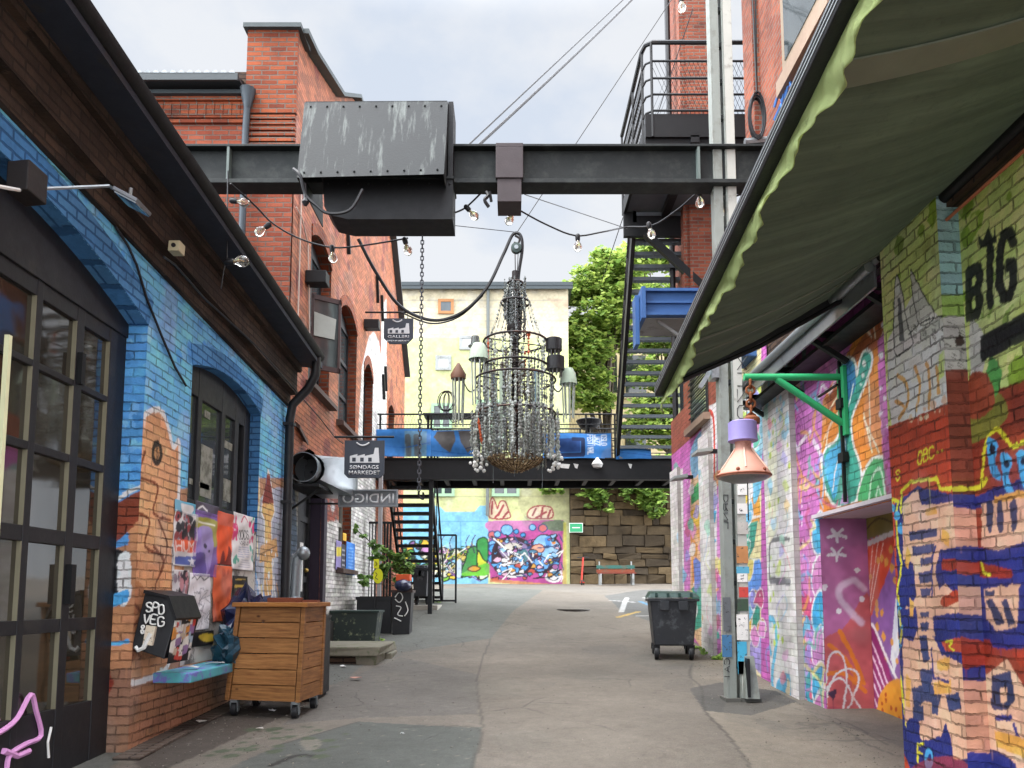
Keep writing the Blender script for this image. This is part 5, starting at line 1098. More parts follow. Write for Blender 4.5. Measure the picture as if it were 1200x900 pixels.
C3 = [cl(*a) for a in ((700,585,31.6,.5,1.2),(712,596,31.55,.3,1),(765,590,31.5,.6,1),(775,598,31.5,.35,1),(690,574,31.6,.45,1),(650,574,31.6,.35,.6),(638,577,31.6,.25,.6),(745,580,31.6,.5,1))]+[cl(*a) for a in ((640,572,31.7,.35,.5),(655,566,31.7,.4,.5),(672,562,31.7,.45,.5),(690,560,31.6,.5,.8),(702,572,31.6,.55,.9),(706,584,31.6,.4,1),(720,560,31.7,.5),(740,562,31.7,.4),(738,572,31.6,.45),(756,572,31.6,.6),(770,580,31.6,.5),(755,585,31.6,.4),(766,562,31.7,.6),(780,565,31.7,.5),(690,545,31.9,.6),(740,545,31.9,.7),(770,545,31.9,.7))]
build_leaf(leaves(C3, 5200, .12, 6), 'foliage', M_leafd, IV)
mb = MB()
for c in C3: mb.tube([(c[0], 32.1, 6.5), (c[0]+.1, c[1]+.1, 6.6), (c[0], c[1], c[2])], .015, 5)
mb.build('stem', M_bark, IV)
# ================================================================ footbridge
YB = 18.3
FB = thing('footbridge', 'black steel footbridge crossing the alley with a barred railing', 'bridge', (0, 18.9, 1.2))
zt, zl = 4.92, 4.45
m = MB(); m.box(-3.27, 5.2, YB, YB+.08, zl, zt); m.box(-3.27, 5.2, YB-.06, YB+.14, zl-.03, zl+.01); m.box(-3.27, 5.2, YB-.05, YB+.13, zt, zt+.03); m.build('front_girder', M_blackm, FB)
m = MB(); m.box(-3.27, 5.2, YB+1.6, YB+1.68, zl, zt); m.build('back_girder', M_blackm, FB)
m = MB()
for k in range(12): m.box(-3.1+k*.7, -3.0+k*.7, YB+.09, YB+1.6, zl+.05, zl+.25)
m.build('joist', M_blackm, FB)
m = MB().box(-3.27, 5.2, YB+.08, YB+1.6, zl+.3, zl+.34); m.build('deck', mat('deck_grating', '#2b2c2c', .7), FB)
rails = [oY(600, y, YB).z for y in (485, 497, 507, 516, 527)]
for yy in (YB, YB+1.62):
    x1 = 2.55 if yy == YB else 5.2
    for i, z in enumerate(rails): MB().tube([(-3.27,yy+.04,z),(x1,yy+.04,z)], .022 if i == 0 else .013, 6).build('rail', M_blackm, FB, True)
    m = MB()
    for x in (-3.2, -1.96, -.7, .55, 1.8, 2.5): m.box(x-.022, x+.022, yy+.02, yy+.065, zt, rails[0])
    m.build('railing_post', M_blackm, FB)
m = MB()
for k in range(80): x = -3.2+k*.072; m.bar((x,YB+.045,zt+.05),(x+.3,YB+.045,rails[0]),.004); m.bar((x+.3,YB+.05,zt+.05),(x,YB+.05,rails[0]),.004)
m.build('mesh_infill', M_blackm, FB)
def banner(name, label, px0, px1, y0, y1, fn, lean=0):
    t = paint_panel(name, 'y', YB-.09, oY(px0, y0, YB-.09).x, oY(px1, y0, YB-.09).x, oY(600, y1, YB-.09).z, oY(600, y0, YB-.09).z, .013, '#3a80c8', fn, M_cloth, None, soft=.15, relief=lambda U, W: .035*np.sin(U*5+W*3)+.02*np.sin(W*11+U*2), thick=.004)
    return tag(t, label, 'banner', 'blue festival banners')
M_cloth = paintmat('banner_cloth', brick=False, var=.12, rough=.75)
def bn1(P):
    P.poly([(474,505),(500,505),(500,535),(474,535)], '#6f9aa6', a=.7)
    for x in (478,488): P.line([(x,512),(x+1,532)], .14, '#5d6a70', False)
    P.line([(440,520),(472,524),(505,519)], .02, '#2b6fc0')
def bn2(P):
    P.poly([(512,505),(532,505),(534,516),(527,530),(518,524),(508,512)], '#5c5a58'); P.poly([(537,505),(556,505),(556,524),(548,531),(540,518)], '#5c5a58'); P.line([(546,526),(554,524)], .02, '#1c2a4a'); P.line([(505,528),(560,533)], .02, '#2464ae')
def bn3(P):
    P.poly([(655,514),(680,514),(680,530),(655,530)], '#274a86'); P.line([(650,533),(683,533),(683,515),(672,515)], .1, '#16284e', False)
    P.line([(630,520),(645,527),(650,535)], .02, '#2464ae')
    for i, wd_ in enumerate(('OSLO', 'JAZZ', 'FESTIVAL')):   # lettering turned a quarter
        a, b = P.to2(711-i*8, 509), P.to2(711-i*8, 509+(13 if i < 2 else 24)); n = len(wd_)
        for j, ch in enumerate(wd_):
            for st in GLYPH[ch]: P.line_uv([(a[0]-.13+.13*y/6, a[1]+(b[1]-a[1])*((j+.12+.76*x/4)/n)) for x, y in st], .022, '#d3e0f0')
banner('banner', 'blue cloth banner with faded grey bars hanging by the left wall', 441, 505, 503, 535, bn1)
banner('banner', 'blue cloth banner with two dark pointed shapes left of the chandelier', 505, 560, 504, 535, bn2)
banner('banner', 'blue jazz festival banner with white sideways lettering right of the chandelier', 636, 716, 508, 537, bn3)
banner('banner', 'plain blue cloth strip low on the railing behind the stair foot', 722, 763, 526, 538, lambda P: P.line([(722,530),(763,534)], .02, '#2464ae'))
m = MB(); p = oY(700,543,YB-.08)
BL = thing('floodlight', 'white round floodlight fixed on the girder of the footbridge', 'lamp', tuple(p)); MB().lathe([(.02,-.12),(.1,-.1),(.14,-.02),(.09,.06),(.05,.1),(.03,.14)], p, 14).build('shade', M_white, BL, True); MB().box(p.x-.02,p.x+.02,p.y-.02,YB,p.z+.1,p.z+.14).build('bracket', M_white, BL)
m = MB()
for (x0,x1) in ((655,668),(672,678),(736,741)): a = oY(x0,543,YB-.02); b = oY(x1,549,YB-.02); m.prism([(a.x,YB-.01,a.z),(b.x,YB-.01,a.z-.02),(b.x-.03,YB-.01,b.z),(a.x+.04,YB-.01,b.z+.02)], (0,.008,0))
m.build('sticker', M_white, FB)
# table and bits on the bridge deck behind the rail
TB = thing('cafe_table', 'dark café table with a plant frame on the bridge beside the chandelier', 'table', (-1.3, 19.2, 4.8)); p = oY(525,487,19.2); MB().box(p.x-.6, p.x+.9, 18.9, 19.5, p.z-.04, p.z).build('tabletop', M_black, TB)
for dx in (-.5, .8): MB().box(p.x+dx-.03, p.x+dx+.03, 19.15, 19.21, 4.79, p.z-.04).build('leg', M_black, TB)
AS = thing('planter_bowl', 'dark round bowl resting on the bridge railing right of the chandelier', 'planter', (1.6, 19, 4.9)); p = oY(690,497,19.0); MB().lathe([(.2,-.12),(.33,.08),(.3,.1),(.2,-.05)], p, 18).build('bowl', M_black, AS, True); MB().lathe([(.2,0),(.05,.1),(.04,p.z-.1-4.79)], (p.x,19,4.79), 12).build('foot', M_black, AS, True)
# ================================================================ left stair under the bridge
LS = thing('black_stair', 'black steel stair descending from the footbridge behind the potted plants', 'stair', (-2.5, 21, 1.4))
nT = 17; ytop, ybot, ztop, zbot = 18.6, 21.8, 4.75, gz(21.8)
for k in range(nT):
    f = k/(nT-1); y = ytop+(ybot-ytop)*f; z = ztop+(zbot+.12-ztop)*f; MB().box(-3.02, -2.02, y-.12, y+.14, z-.075, z).build('tread', M_blackm, LS)
for x in (-3.06, -2.0): MB().hexa([(x-.03,ytop-.1,ztop-.2),(x+.03,ytop-.1,ztop-.2),(x+.03,ybot+.1,zbot-.05),(x-.03,ybot+.1,zbot-.05),(x-.03,ytop-.1,ztop+.08),(x+.03,ytop-.1,ztop+.08),(x+.03,ybot+.1,zbot+.22),(x-.03,ybot+.1,zbot+.22)]).build('stringer', M_blackm, LS)
for x in (-3.06, -1.96):
    mb = MB(); mb.tube([(x,ytop,ztop+1),(x,ybot,zbot+1.05),(x,ybot,zbot)], .022, 6)
    for k in range(6): y = ytop+(ybot-ytop)*k/5; z = ztop+(zbot-ztop)*k/5; mb.tube([(x,y,z),(x,y,z+1)], .015, 6)
    mb.build('handrail', M_blackm, LS)
MB().box(-2.0,-1.9,18.32,18.42,gz(18.4)-.05,4.45).build('post', M_blackm, LS)
GF = thing('gate', 'thin open black gate frame standing beside the stair foot', 'gate', tuple(oG(520,706))); a = oG(508,706); b = oG(534,707); yy = 21.0
za = gz(yy); xa, xb = oY(508,700,yy).x, oY(534,700,yy).x; zt_ = oY(520,627,yy).z; mb = MB()
for x in (xa, xb): mb.box(x-.025, x+.025, yy, yy+.05, za, zt_)
for z in (za+.06, zt_): mb.box(xa, xb, yy+.002, yy+.048, z-.025, z+.025)
mb.build('gate_frame', M_blackm, GF)
FN = thing('railing_fence', 'black bar fence behind the yellow sign by the white brick wall', 'fence', (-3.0, 17.2, 1)); mb = MB()
for k in range(8): mb.box(-3.2+k*.065-.009, -3.2+k*.07+.009, 17.2, 17.218, 1.2, 3.3)
mb.build('bars', M_blackm, FN); MB().box(-3.22,-2.72,17.19,17.23,3.25,3.3).build('rail', M_blackm, FN); MB().box(-3.22,-2.72,17.19,17.23,1.25,1.3).build('rail', M_blackm, FN); MB().box(-2.98,-2.90,17.0,17.1,1.0,4.45).build('post', mat('grey_post', '#8f8c8c', .6), FN)
# ================================================================ outer stair on the right
OS = thing('outer_stair', 'tall black steel stair climbing from the footbridge to a railed landing', 'stair', (3.2, 16.5, 1))
nT = 22; y0, z0, y1, z1 = 18.35, 5.0, 15.35, 9.55; M_tread = mat('galvanised_tread', '#6d757a', .55, .4, var=.2)
X0, X1 = 2.55, 3.95
for k in range(nT):
    f = k/(nT-1); y = y0+(y1-y0)*f; z = z0+(z1-z0)*f; mb = MB(); mb.box(X0+.03, X1-.03, y-.13, y+.12, z-.03, z); mb.box(X0+.03, X1-.03, y-.135, y-.125, z-.075, z)
    for q in range(18): mb.box(X0+.06+q*.072, X0+.072+q*.072, y-.12, y+.12, z-.05, z-.03)
    mb.build('tread', M_tread, OS)
for x in (X0, X1): MB().hexa([(x-.04,y0+.1,z0-.35),(x+.04,y0+.1,z0-.35),(x+.04,y1-.1,z1-.2),(x-.04,y1-.1,z1-.2),(x-.04,y0+.1,z0+.05),(x+.04,y0+.1,z0+.05),(x+.04,y1-.1,z1+.12),(x-.04,y1-.1,z1+.12)]).build('stringer', M_blackm, OS)
for x in (X0, X1):
    mb = MB()
    for h in (1.05, .7, .35): mb.tube([(x,y0,z0+h),(x,y1,z1+h)], .024 if h > 1 else .014, 6)
    for k in range(7): f = k/6; mb.tube([(x,y0+(y1-y0)*f,z0+(z1-z0)*f),(x,y0+(y1-y0)*f,z0+(z1-z0)*f+1.05)], .018, 6)
    mb.build('handrail', M_blackm, OS)
zL = 9.55; ya, yb, xa, xb = 12.6, 15.35, 2.32, 4.3
mb = MB(); mb.box(xa, xb, ya, ya+.1, zL, zL+.42); mb.box(xa, xa+.06, ya+.1, yb, zL, zL+.3); mb.build('landing_fascia', M_blackm, OS)
mb = MB(); mb.box(xa+.05, xb, ya+.1, yb, zL+.05, zL+.09); 
mb.build('landing_deck', mat('grey_planks', '#4f565c', .6, var=.3, sc=3), OS)
mb = MB()
for y in (ya+.05, 13.9): mb.box(xa, xb, y, y+.1, zL-.12, zL)
mb.box(xa, xb, yb-.1, yb, zL-.5, zL+.02); mb.box(3.1, 3.25, ya, yb, zL-.1, zL+.03); mb.build('landing_beam', M_blackm, OS)
mb = MB(); mb.bar((2.75,yb-.2,zL-.5),(3.9,yb-.3,zL-1.7),.14); mb.build('brace', M_blackm, OS)
mb = MB()
for i, h in enumerate((1.75, 1.4, 1.08, .78, .48)):
    zz = zL+h; r = .04 if i == 0 else .02; mb.tube([(xa,yb,zz),(xa,ya+.25,zz),(xa+.03,ya+.08,zz),(xa+.15,ya,zz),(xb,ya,zz)], r, 7)
for y in (ya+.25, 13.9, yb): mb.tube([(xa,y,zL),(xa,y,zL+1.75)], .025, 6)
mb.tube([(xa+.12,ya,zL),(xa+.12,ya,zL+1.75)], .025, 6); mb.build('landing_rail', M_blackm, OS, True)
mb = MB()
for k in range(22): x = xa+.1+k*.075; mb.bar((x,ya+.01,zL+.42),(x+.4,ya+.01,zL+1.4),.005); mb.bar((x+.4,ya+.015,zL+.42),(x,ya+.015,zL+1.4),.005)
for k in range(26): y = ya+.1+k*.1; mb.bar((xa+.01,y,zL+.3),(xa+.01,y+.4,zL+1.4),.006); mb.bar((xa+.015,y+.4,zL+.3),(xa+.015,y,zL+1.4),.006)
mb.build('mesh_infill', M_blackm, OS)
mb = MB()
for k in range(26):
    f = k/25; x = X0-.0
    y = y0+(y1-y0)*f; z = z0+(z1-z0)*f; mb.bar((x,y,z),(x,y-.5,z+1.05-.05),.006)
mb.build('mesh_infill', M_blackm, OS)
# blue beam enclosure hanging at the stair
BX = thing('blue_awning_box', 'blue painted steel beam housing jutting out beside the outer stair', 'housing', (2.9, 13, 7)); a = oY(752,340,12.8); b = oY(835,368,12.8)
M_blue = mat('blue_steel', '#345c92', .6, var=.15, c2='#2a466c')
mb = MB(); mb.box(a.x+.05, 3.5, 12.82, 12.9, b.z, a.z); mb.box(a.x, 3.5, 12.75, 12.95, a.z-.03, a.z+.02); mb.box(a.x, 3.5, 12.75, 12.95, b.z-.03, b.z+.02); mb.box(a.x+.05, 3.5, 12.78, 12.82, (a.z+b.z)/2-.02, (a.z+b.z)/2+.02); mb.build('beam', M_blue, BX)
mb = MB(); mb.box(a.x-.02, a.x+.05, 12.7, 13.6, b.z-.1, a.z+.03); mb.box(a.x-.1, a.x-.03, 12.9, 13.2, b.z-.5, a.z-.05); mb.build('end_plate', M_blue, BX)
mb = MB(); mb.box(a.x+.05, 3.5, 12.9, 13.8, b.z-.05, b.z); mb.bar((a.x+.3,13,b.z-.05),(3.3,13,b.z-.6),.05); mb.bar((a.x+.75,13,b.z-.4),(3.3,13,b.z-.75),.05); mb.build('bracket', M_grey, BX)
BX2 = thing('blue_fuse_box', 'small blue steel box on the right wall just under the green awning', 'box', (3.3, 10.8, 4.9)); p = oX(873,412,3.3); MB().box(3.1, 3.38, p.y-.3, p.y+.3, p.z-.16, p.z+.16).build('body', M_blue, BX2, bevel=.01); MB().box(3.09,3.1,p.y-.25,p.y+.25,p.z-.12,p.z+.12).build('lid', M_blue, BX2)
# ================================================================ crossing crane beam
CB = thing('crane_beam', 'weathered dark steel crane beam spanning the alley overhead', 'beam', (0, 9, .4))
zb, zt = oY(600,221,9).z, oY(600,175,9).z
m = MB(); m.box(-4.6, 4.4, 8.88, 9.12, zt-.03, zt); m.box(-4.6, 4.4, 8.86, 9.14, zb, zb+.05); m.box(-4.6, 4.4, 8.98, 9.02, zb+.05, zt-.03); m.build('girder', M_steel, CB, bevel=.005)
for px in (267, 819): x = oY(px, 200, 8.9).x; MB().box(x-.015, x+.015, 8.885, 8.979, zb+.05, zt-.03).build('stiffener', mat('pale_stiffener', '#5f6a66', .6), CB)
m = MB(); x0, x1 = oY(581,200,8.84).x, oY(613,200,8.84).x; z0, z1 = oY(600,210,8.84).z, oY(600,174,8.84).z
m.box(x0, x1, 8.8, 8.86, z0, z1); m.box(x0, x1, 8.8, 9.2, z1+.0, z1+.05); m.box(x0, x1, 9.14, 9.2, z0, z1); m.box(x0+.02, x1-.02, 8.82, 9.18, oY(600,237,8.84).z, z0)
m.build('trolley', mat('trolley_brown', '#3d3436', .6, var=.2), CB, bevel=.006)
m = MB(); p = oY(570,225,8.9); m.tube(cat_rom([p, p+V((.02,-.02,-.06)), p+V((-.02,-.03,-.12)), p+V((.03,-.02,-.2))], 4), .022, 6); m.tube([p+V((.04,0,0)), p+V((.06,0,-.12))], .02, 6); m.build('cable_end', M_black, CB)
HB = thing('hoist_housing', 'big streaked black steel hoist housing clasping the crane beam', 'housing', (-1.6, 9, 6)); 
n_ = NT('streaked_steel'); mp = n_.n('ShaderNodeMapping'); mp.inputs['Scale'].default_value = (7, 2, .9); n_.l(n_.pos(), mp.inputs[0]); f_ = n_.noise(1.4, 7, mp.outputs[0], .7)
c_ = n_.mix(n_.ramp(f_, .54, .74), n_.mix(n_.noise(4, 6), lin('#111314'), lin('#1f2324')), lin('#676d69')); M_streak = n_.done(c_, .6, .1, n_.bump(n_.noise(40, 4), .2, .01), .4)
def H(px, py, Y): return oY(px, py, Y)
A = [H(358,120,8.75), H(524,119,8.75), H(519,204,8.45), H(349,208,8.45)]; dd_ = V((0, .55, 0))
m = MB(); m.prism(A, (0, .012, 0)); m.prism([A[0], A[1], A[1]+V((0,.8,0)), A[0]+V((0,.8,0))], (0,0,.012)); m.prism([A[1], A[2], A[2]+V((0,1.2,0)), A[1]+V((0,.8,0))], (.012,0,0)); m.prism([A[0], A[3], A[3]+V((0,1.2,0)), A[0]+V((0,.8,0))], (-.012,0,0)); m.build('cover', M_streak, HB)
zz = H(500,277,9.2).z; zu = H(531,119,8.8).z; xq0, xq1 = H(379,240,8.8).x, H(531,200,8.8).x
m = MB(); m.prism([V((xq0,8.76,zz+.5)), V((xq1,8.76,zz+.5)), V((xq1,8.76,zz)), V((xq0+.3,8.76,zz)), V((xq0+.1,8.76,zz+.05)), V((xq0+.02,8.76,zz+.16))], (0,.44,0)); m.box(A[1].x+.015, xq1-.002, 8.77, 9.19, zz+.5, zu-.02)
m.build('casing', mat('hoist_dark', '#101114', .6, var=.25), HB)
for k in range(9):
    p = A[0].lerp(A[1], .04+.92*k/8); r_ = A[3].lerp(A[2], .04+.92*k/8)
    for f_ in (.06, .94): MB().sphere(p.lerp(r_, f_)+V((0,-.004,0)), .014, 5).build('rivet', M_steel, HB)
for k in range(7): MB().sphere((xq0+.06+(xq1-xq0-.1)*k/6, 8.755, zz+.44), .013, 5).build('rivet', M_steel, HB)
m = MB(); m.box(xq0-.02, xq1+.012, 8.74, 9.22, zz+.5, zz+.53); m.build('casing_rim', M_steel, HB)
m = MB(); m.tube(cat_rom([H(344,198,8.5), H(352,206,8.45), H(358,228,8.5), H(370,240,8.5), H(385,250,8.5), H(410,246,8.5), H(425,222,8.5)], 5), .02, 6); m.tube([H(357,215,8.5), H(358,240,8.5)], .02, 6); m.lathe([(.02,-.04),(.045,0),(.02,.05)], H(358,237,8.5), 8); m.build('cable', M_black, HB, True)
CH = thing('chain', 'long thin steel lifting chain hanging straight down from the hoist housing', 'chain', tuple(H(493,577,9.0)))
m = MB(); a, b = H(495,277,9.0), H(491,575,9.0); n = 62
for i in range(n):
    p = a.lerp(b, (i+.5)/n); h = (b-a).length/n*.68; w = .017; ax = V((1,0,0)) if i % 2 else V((0,1,0))
    m.tube([p+ax*w+V((0,0,h*.6)), p+V((0,0,h)), p-ax*w+V((0,0,h*.6)), p-ax*w-V((0,0,h*.6)), p-V((0,0,h)), p+ax*w-V((0,0,h*.6))], .0075, 5, True)
m.build('links', mat('chain_steel', '#44454a', .5, .5), CH)
MB().tube(cat_rom([b, b+V((0,0,-.06)), b+V((.05,0,-.1)), b+V((.05,0,-.02))], 4), .014, 6).build('hook', M_blackm, CH, True)
# post of steel channels under the beam
PO = thing('steel_post', 'tall pale grey twin channel steel post covered in stickers and scrawl', 'post', (2.65, 9, .4))
xb_, xt_ = 2.49, 2.66
def pc(x, dx, y, wx, wy, z0, z1, nm, mt, par=PO):
    return MB().hexa([(x+dx,y,z0),(x+dx+wx,y,z0),(x+dx+wx,y+wy,z0),(x+dx,y+wy,z0),(x+dx+.0,y,z1),(x+dx+wx,y,z1),(x+dx+wx,y+wy,z1),(x+dx,y+wy,z1)]).build(nm, mt, par, bevel=.004)
zgp = gz(9)
M_chan = mat('pale_channel', '#858a84', .55, .1, var=.15, c2='#75766f', t=(.5,.66), sc2=5); M_chanw = mat('white_board', '#aeaea6', .6, var=.1, c2='#8c8a82', t=(.55,.68), sc2=7)
pc(2.47,0,8.95,.022,.16,zgp,13,'web',M_chan); pc(2.47,.022,8.95,.088,.018,zgp,13,'flange',M_chan); pc(2.47,.022,9.092,.10,.018,zgp,13,'flange',M_chan)
pc(2.47,.15,8.95,.02,.16,zgp,13,'web',M_chan); pc(2.47,.17,8.95,.105,.014,zgp,13,'flange',M_chanw)
for k in range(26): pc(2.47,.12,8.99,.05,.06,zgp+.35+k*.48,zgp+.41+k*.48,'batten',M_steel)
for (x, w) in ((2.44,.17),(2.62,.22)): MB().prism([(x,8.9,zgp-.02),(x+w,8.9,zgp-.02),(x+w,9.18,zgp-.02),(x,9.18,zgp-.02)], (0,0,.045)).build('base_plate', mat('base_grey', '#55544f', .8), PO)
MB().hexa([(2.64,8.82,zgp+.03),(2.80,8.82,zgp+.03),(2.80,8.95,zgp+.03),(2.64,8.95,zgp+.03),(2.67,8.90,zgp+.5),(2.77,8.90,zgp+.5),(2.77,8.95,zgp+.5),(2.67,8.95,zgp+.5)]).build('foot_gusset', M_chan, PO)
MB().box(2.662,2.692,8.80,8.895,zgp+.05,zgp+.48).build('foot_slot', M_black, PO)
def stk(px0, py0, px1, py1, c, k):
    a, b = oY(px0, py0, 8.943), oY(px1, py1, 8.943); MB().box(a.x, b.x, 8.940, 8.952, b.z, a.z).build('sticker', mat('sticker_'+k, c, .6, c2='#3a3a3c', t=(.58,.62), sc2=25, var=.3), PO)
for i, q in enumerate(((863,640,877,660,'#b98050','tan'),(864,672,876,682,'#e0ddd8','white'),(866,688,877,700,'#c4463f','red'),(864,702,877,716,'#3c4f3e','moss'),(863,664,878,672,'#5ba3c0','cyan'),(863,720,877,750,'#d2d0cb','white'),(864,752,876,790,'#46a6c8','sky'),(865,775,874,790,'#e6e3dd','paper'),(864,560,878,580,'#d9d5cf','paper'),(864,590,877,602,'#dcd9d4','white'),(864,612,877,626,'#b7b2aa','dust'),(847,700,857,740,'#5d6063','smear'),(846,744,858,770,'#3f6d93','smudge'))): stk(*q)
def scrawl(txt, px, y0, y1, w, par, c=None):
    n = len(txt); mb = MB()
    for j, ch in enumerate(txt):
        ya, yb = y0+(y1-y0)*j/n, y0+(y1-y0)*(j+.8)/n
        for st in GLYPH.get(ch, []):
            pts = [oY(px+w*(.5-y/6)+w*.5, ya+(yb-ya)*x/4, 8.944) for x, y in st]; mb.tube(pts, .0045, 4)
    mb.build('scrawl', c or M_black, par)
scrawl('XUZO', 864, 418, 494, 11, PO); scrawl('DRNL', 848, 580, 622, 5, PO); scrawl('CAI', 849, 772, 798, 6, PO)
m = MB(); m.box(2.3,2.47,8.96,9.06,4.62,4.72); m.bar((2.1,9.0,4.75),(2.47,9.0,4.3),.05); m.bar((2.25,9.0,4.1),(2.47,9.0,4.45),.05); m.box(2.38,2.46,8.9,9.1,4.2,4.5); m.build('bracket', M_zinc, PO)
p = oY(872,195,8.9); m = MB(); m.tube([(2.87,8.97,p.z+.35),(3.4,8.97,p.z+.4)], .05, 8); m.build('arm', M_zinc, PO)
m = MB()
for k in range(7): m.tube([(3.02+.09*math.cos(t)*(1+.12*math.sin(k*2.1)), 8.9+k*.012, oY(872,135,8.9).z+.28*math.sin(t)*(1+.1*math.cos(k*1.7))) for t in np.linspace(0, 2*math.pi, 16, endpoint=False)], .012, 5, True)
CO = thing('cable_coil', 'coil of black cable hung beside the top of the steel post', 'cable', (3.02, 8.9, 7.4)); m.tube([(3.0,8.92,9.6),(3.02,8.92,oY(872,110,8.9).z)], .012, 5); m.tube([(3.06,8.95,9.6),(3.03,8.95,oY(872,110,8.9).z)], .012, 5); m.build('loops', M_black, CO, True)
# ================================================================ chandelier
YC = 12.0
top = oY(605,274,YC); cx = oY(604,450,YC).x
CL = thing('chandelier', 'huge junk chandelier of iron hoops, bead strings and glass hanging mid alley', 'chandelier', (cx, YC, oY(604,556,YC).z), None)
M_iron = mat('chandelier_iron', '#2e2a2a', .6, .4, var=.3, c2='#5a3b2b', t=(.5,.65))
def zY(y): return oY(600, y, YC).z
def bl(name, c, rough=.12): 
    n = NT(name); n.p.inputs['Transmission Weight'].default_value = .45; n.p.inputs['IOR'].default_value = 1.45
    return n.done(lin(c), rough, 0, None, .6)
M_cry = bl('clear_beads', '#b4bab2', .15); M_cry2 = bl('smoky_beads', '#6f7472', .15); M_cry3 = mat('grey_beads', '#5f605c', .3, var=.5, sc=30); M_amber = mat('amber_beads', '#b5512c', .4); M_gcloth = mat('pale_ribbon', '#a9b8a4', .7); M_bcloth = mat('pale_blue_ribbon', '#8fb0c8', .7)
hoops = [(zY(334), 4.3*0+.085), (zY(352), .27), (zY(407), .56), (zY(441), .60), (zY(490), .60), (zY(510), 0)]
hp = [(zY(332), .12), (zY(355), .23), (zY(401), .51), (zY(430), .52), (zY(446), .64), (zY(486), .64)]
for z, r in hp:
    MB().tube([(cx+r*math.cos(t), YC+r*math.sin(t), z) for t in np.linspace(0, 2*math.pi, 40, endpoint=False)], .017, 6, True).build('hoop', M_iron, CL, True)
m = MB(); m.tube([(cx,YC,zY(318)),(cx,YC,zY(535))], .055, 8); 
for z in np.linspace(zY(345), zY(500), 22): m.lathe([(.03,-.03),(.08+.03*random.random(),0),(.03,.04)], (cx,YC,z), 9)
m.lathe([(.06,-.12),(.12,-.05),(.12,.05),(.05,.1)], (cx-.02,YC,zY(385)), 10); m.build('stem', M_iron, CL, True)
m = MB()
for z, r in hp[1:]:
    for t in np.arange(0, 6.28, math.pi/2): m.bar((cx,YC,z),(cx+r*math.cos(t+.4),YC+r*math.sin(t+.4),z), .014)
m.build('spokes', M_iron, CL)
def string(p, q, mt, s0=.022, sag_=0.0, dens=.055):
    p, q = V(p), V(q); L = (q-p).length; n = max(3, int(L/dens)); mb = MB()
    mb.tube([p, q] if not sag_ else sag(p, q, sag_, 8), .0035, 4)
    for i in range(n):
        f = (i+.5)/n; c = p.lerp(q, f)-V((0,0,1))*sag_*4*f*(1-f); r = s0*(.5+.9*random.random()); a = random.random()*3
        ex, ey = V((math.cos(a), math.sin(a), 0)), V((-math.sin(a), math.cos(a), 0))
        mb.add([c+V((0,0,r*1.5)), c-V((0,0,r*1.5)), c+ex*r, c-ex*r, c+ey*r*.6, c-ey*r*.6], [(0,2,4),(0,4,3),(0,3,5),(0,5,2),(1,4,2),(1,3,4),(1,5,3),(1,2,5)])
    return mb.build('bead_string', mt, CL)
mats_ = [M_cry, M_cry, M_cry2, M_cry3, M_cry2]
def ringp(z, r, t): return V((cx+r*math.cos(t), YC+r*math.sin(t), z))
for k in range(10): t = k*2*math.pi/10+.1; string(ringp(hp[0][0], .12, t), ringp(hp[1][0], .23, t), mats_[k % 5], .016)
for k in range(12): t = k*2*math.pi/12; string(ringp(hp[1][0], .24, t), ringp(hp[2][0], .48, t), mats_[k % 5], .016, .08)
for k in range(16): t = k*2*math.pi/16+.05; L = random.uniform(.25, .62); string(ringp(hp[2][0], .48, t), ringp(hp[2][0]-L, .47, t), M_amber if k in (3, 9, 13) else mats_[k % 5], .026)
for k in range(20): t = k*2*math.pi/20; string(ringp(hp[4][0], .60, t), ringp(hp[5][0]+random.uniform(-.1,.15), .59, t), M_amber if k == 7 else mats_[k % 5], .03, dens=.06)
for k in range(34): t = k*2*math.pi/34; L = random.uniform(.45, .72); string(ringp(hp[5][0]+.05, .60+.05*(k % 3), t), ringp(zY(536)+random.uniform(-.05,.25), .60-.10*(k % 2)+.06*(k % 3), t), M_amber if k == 19 else mats_[(k*3) % 5], .034, dens=.05)
M_brn = mat('dark_beads', '#4f4740', .4, var=.5, sc=30)
def bead(mb, c, s, ln=1.6): mb.add([c+V((0,0,s*ln)), c-V((0,0,s*ln)), c+V((s,0,0)), c-V((s,0,0)), c+V((0,s*.6,0)), c-V((0,s*.6,0))], [(0,2,4),(0,4,3),(0,3,5),(0,5,2),(1,4,2),(1,3,4),(1,5,3),(1,2,5)])
for nm, mt, cnt, r0_, r1_, ya_, yb_, yl in (('inner_beads', M_brn, 34, .06, .46, 405, 500, 538), ('inner_beads', M_cry, 70, .08, .5, 400, 500, 540), ('skirt_beads', M_cry3, 44, .5, .74, 484, 500, 542), ('skirt_beads', M_cry, 50, .5, .76, 484, 500, 542), ('crown_beads', M_cry2, 46, .05, .2, 325, 352, 420)):
    m = MB()
    for k in range(cnt):
        t = random.random()*6.28; r = random.uniform(r0_, r1_); L = random.uniform(.4, 1.0); p = ringp(zY(random.uniform(ya_, yb_)), r, t); st = random.choice((.045,.055,.07)); s0 = random.uniform(.012, .03)
        for i in range(int(L/st)):
            c = p-V((0,0,i*st)); s = s0*random.uniform(.6, 1.25)
            if c.z < zY(yl): break
            bead(m, c+V((random.gauss(0,.004),random.gauss(0,.004),0)), s, random.choice((1.0,1.6,2.4)))
    o_ = m.build(nm, mt, CL); o_['kind'] = 'stuff'
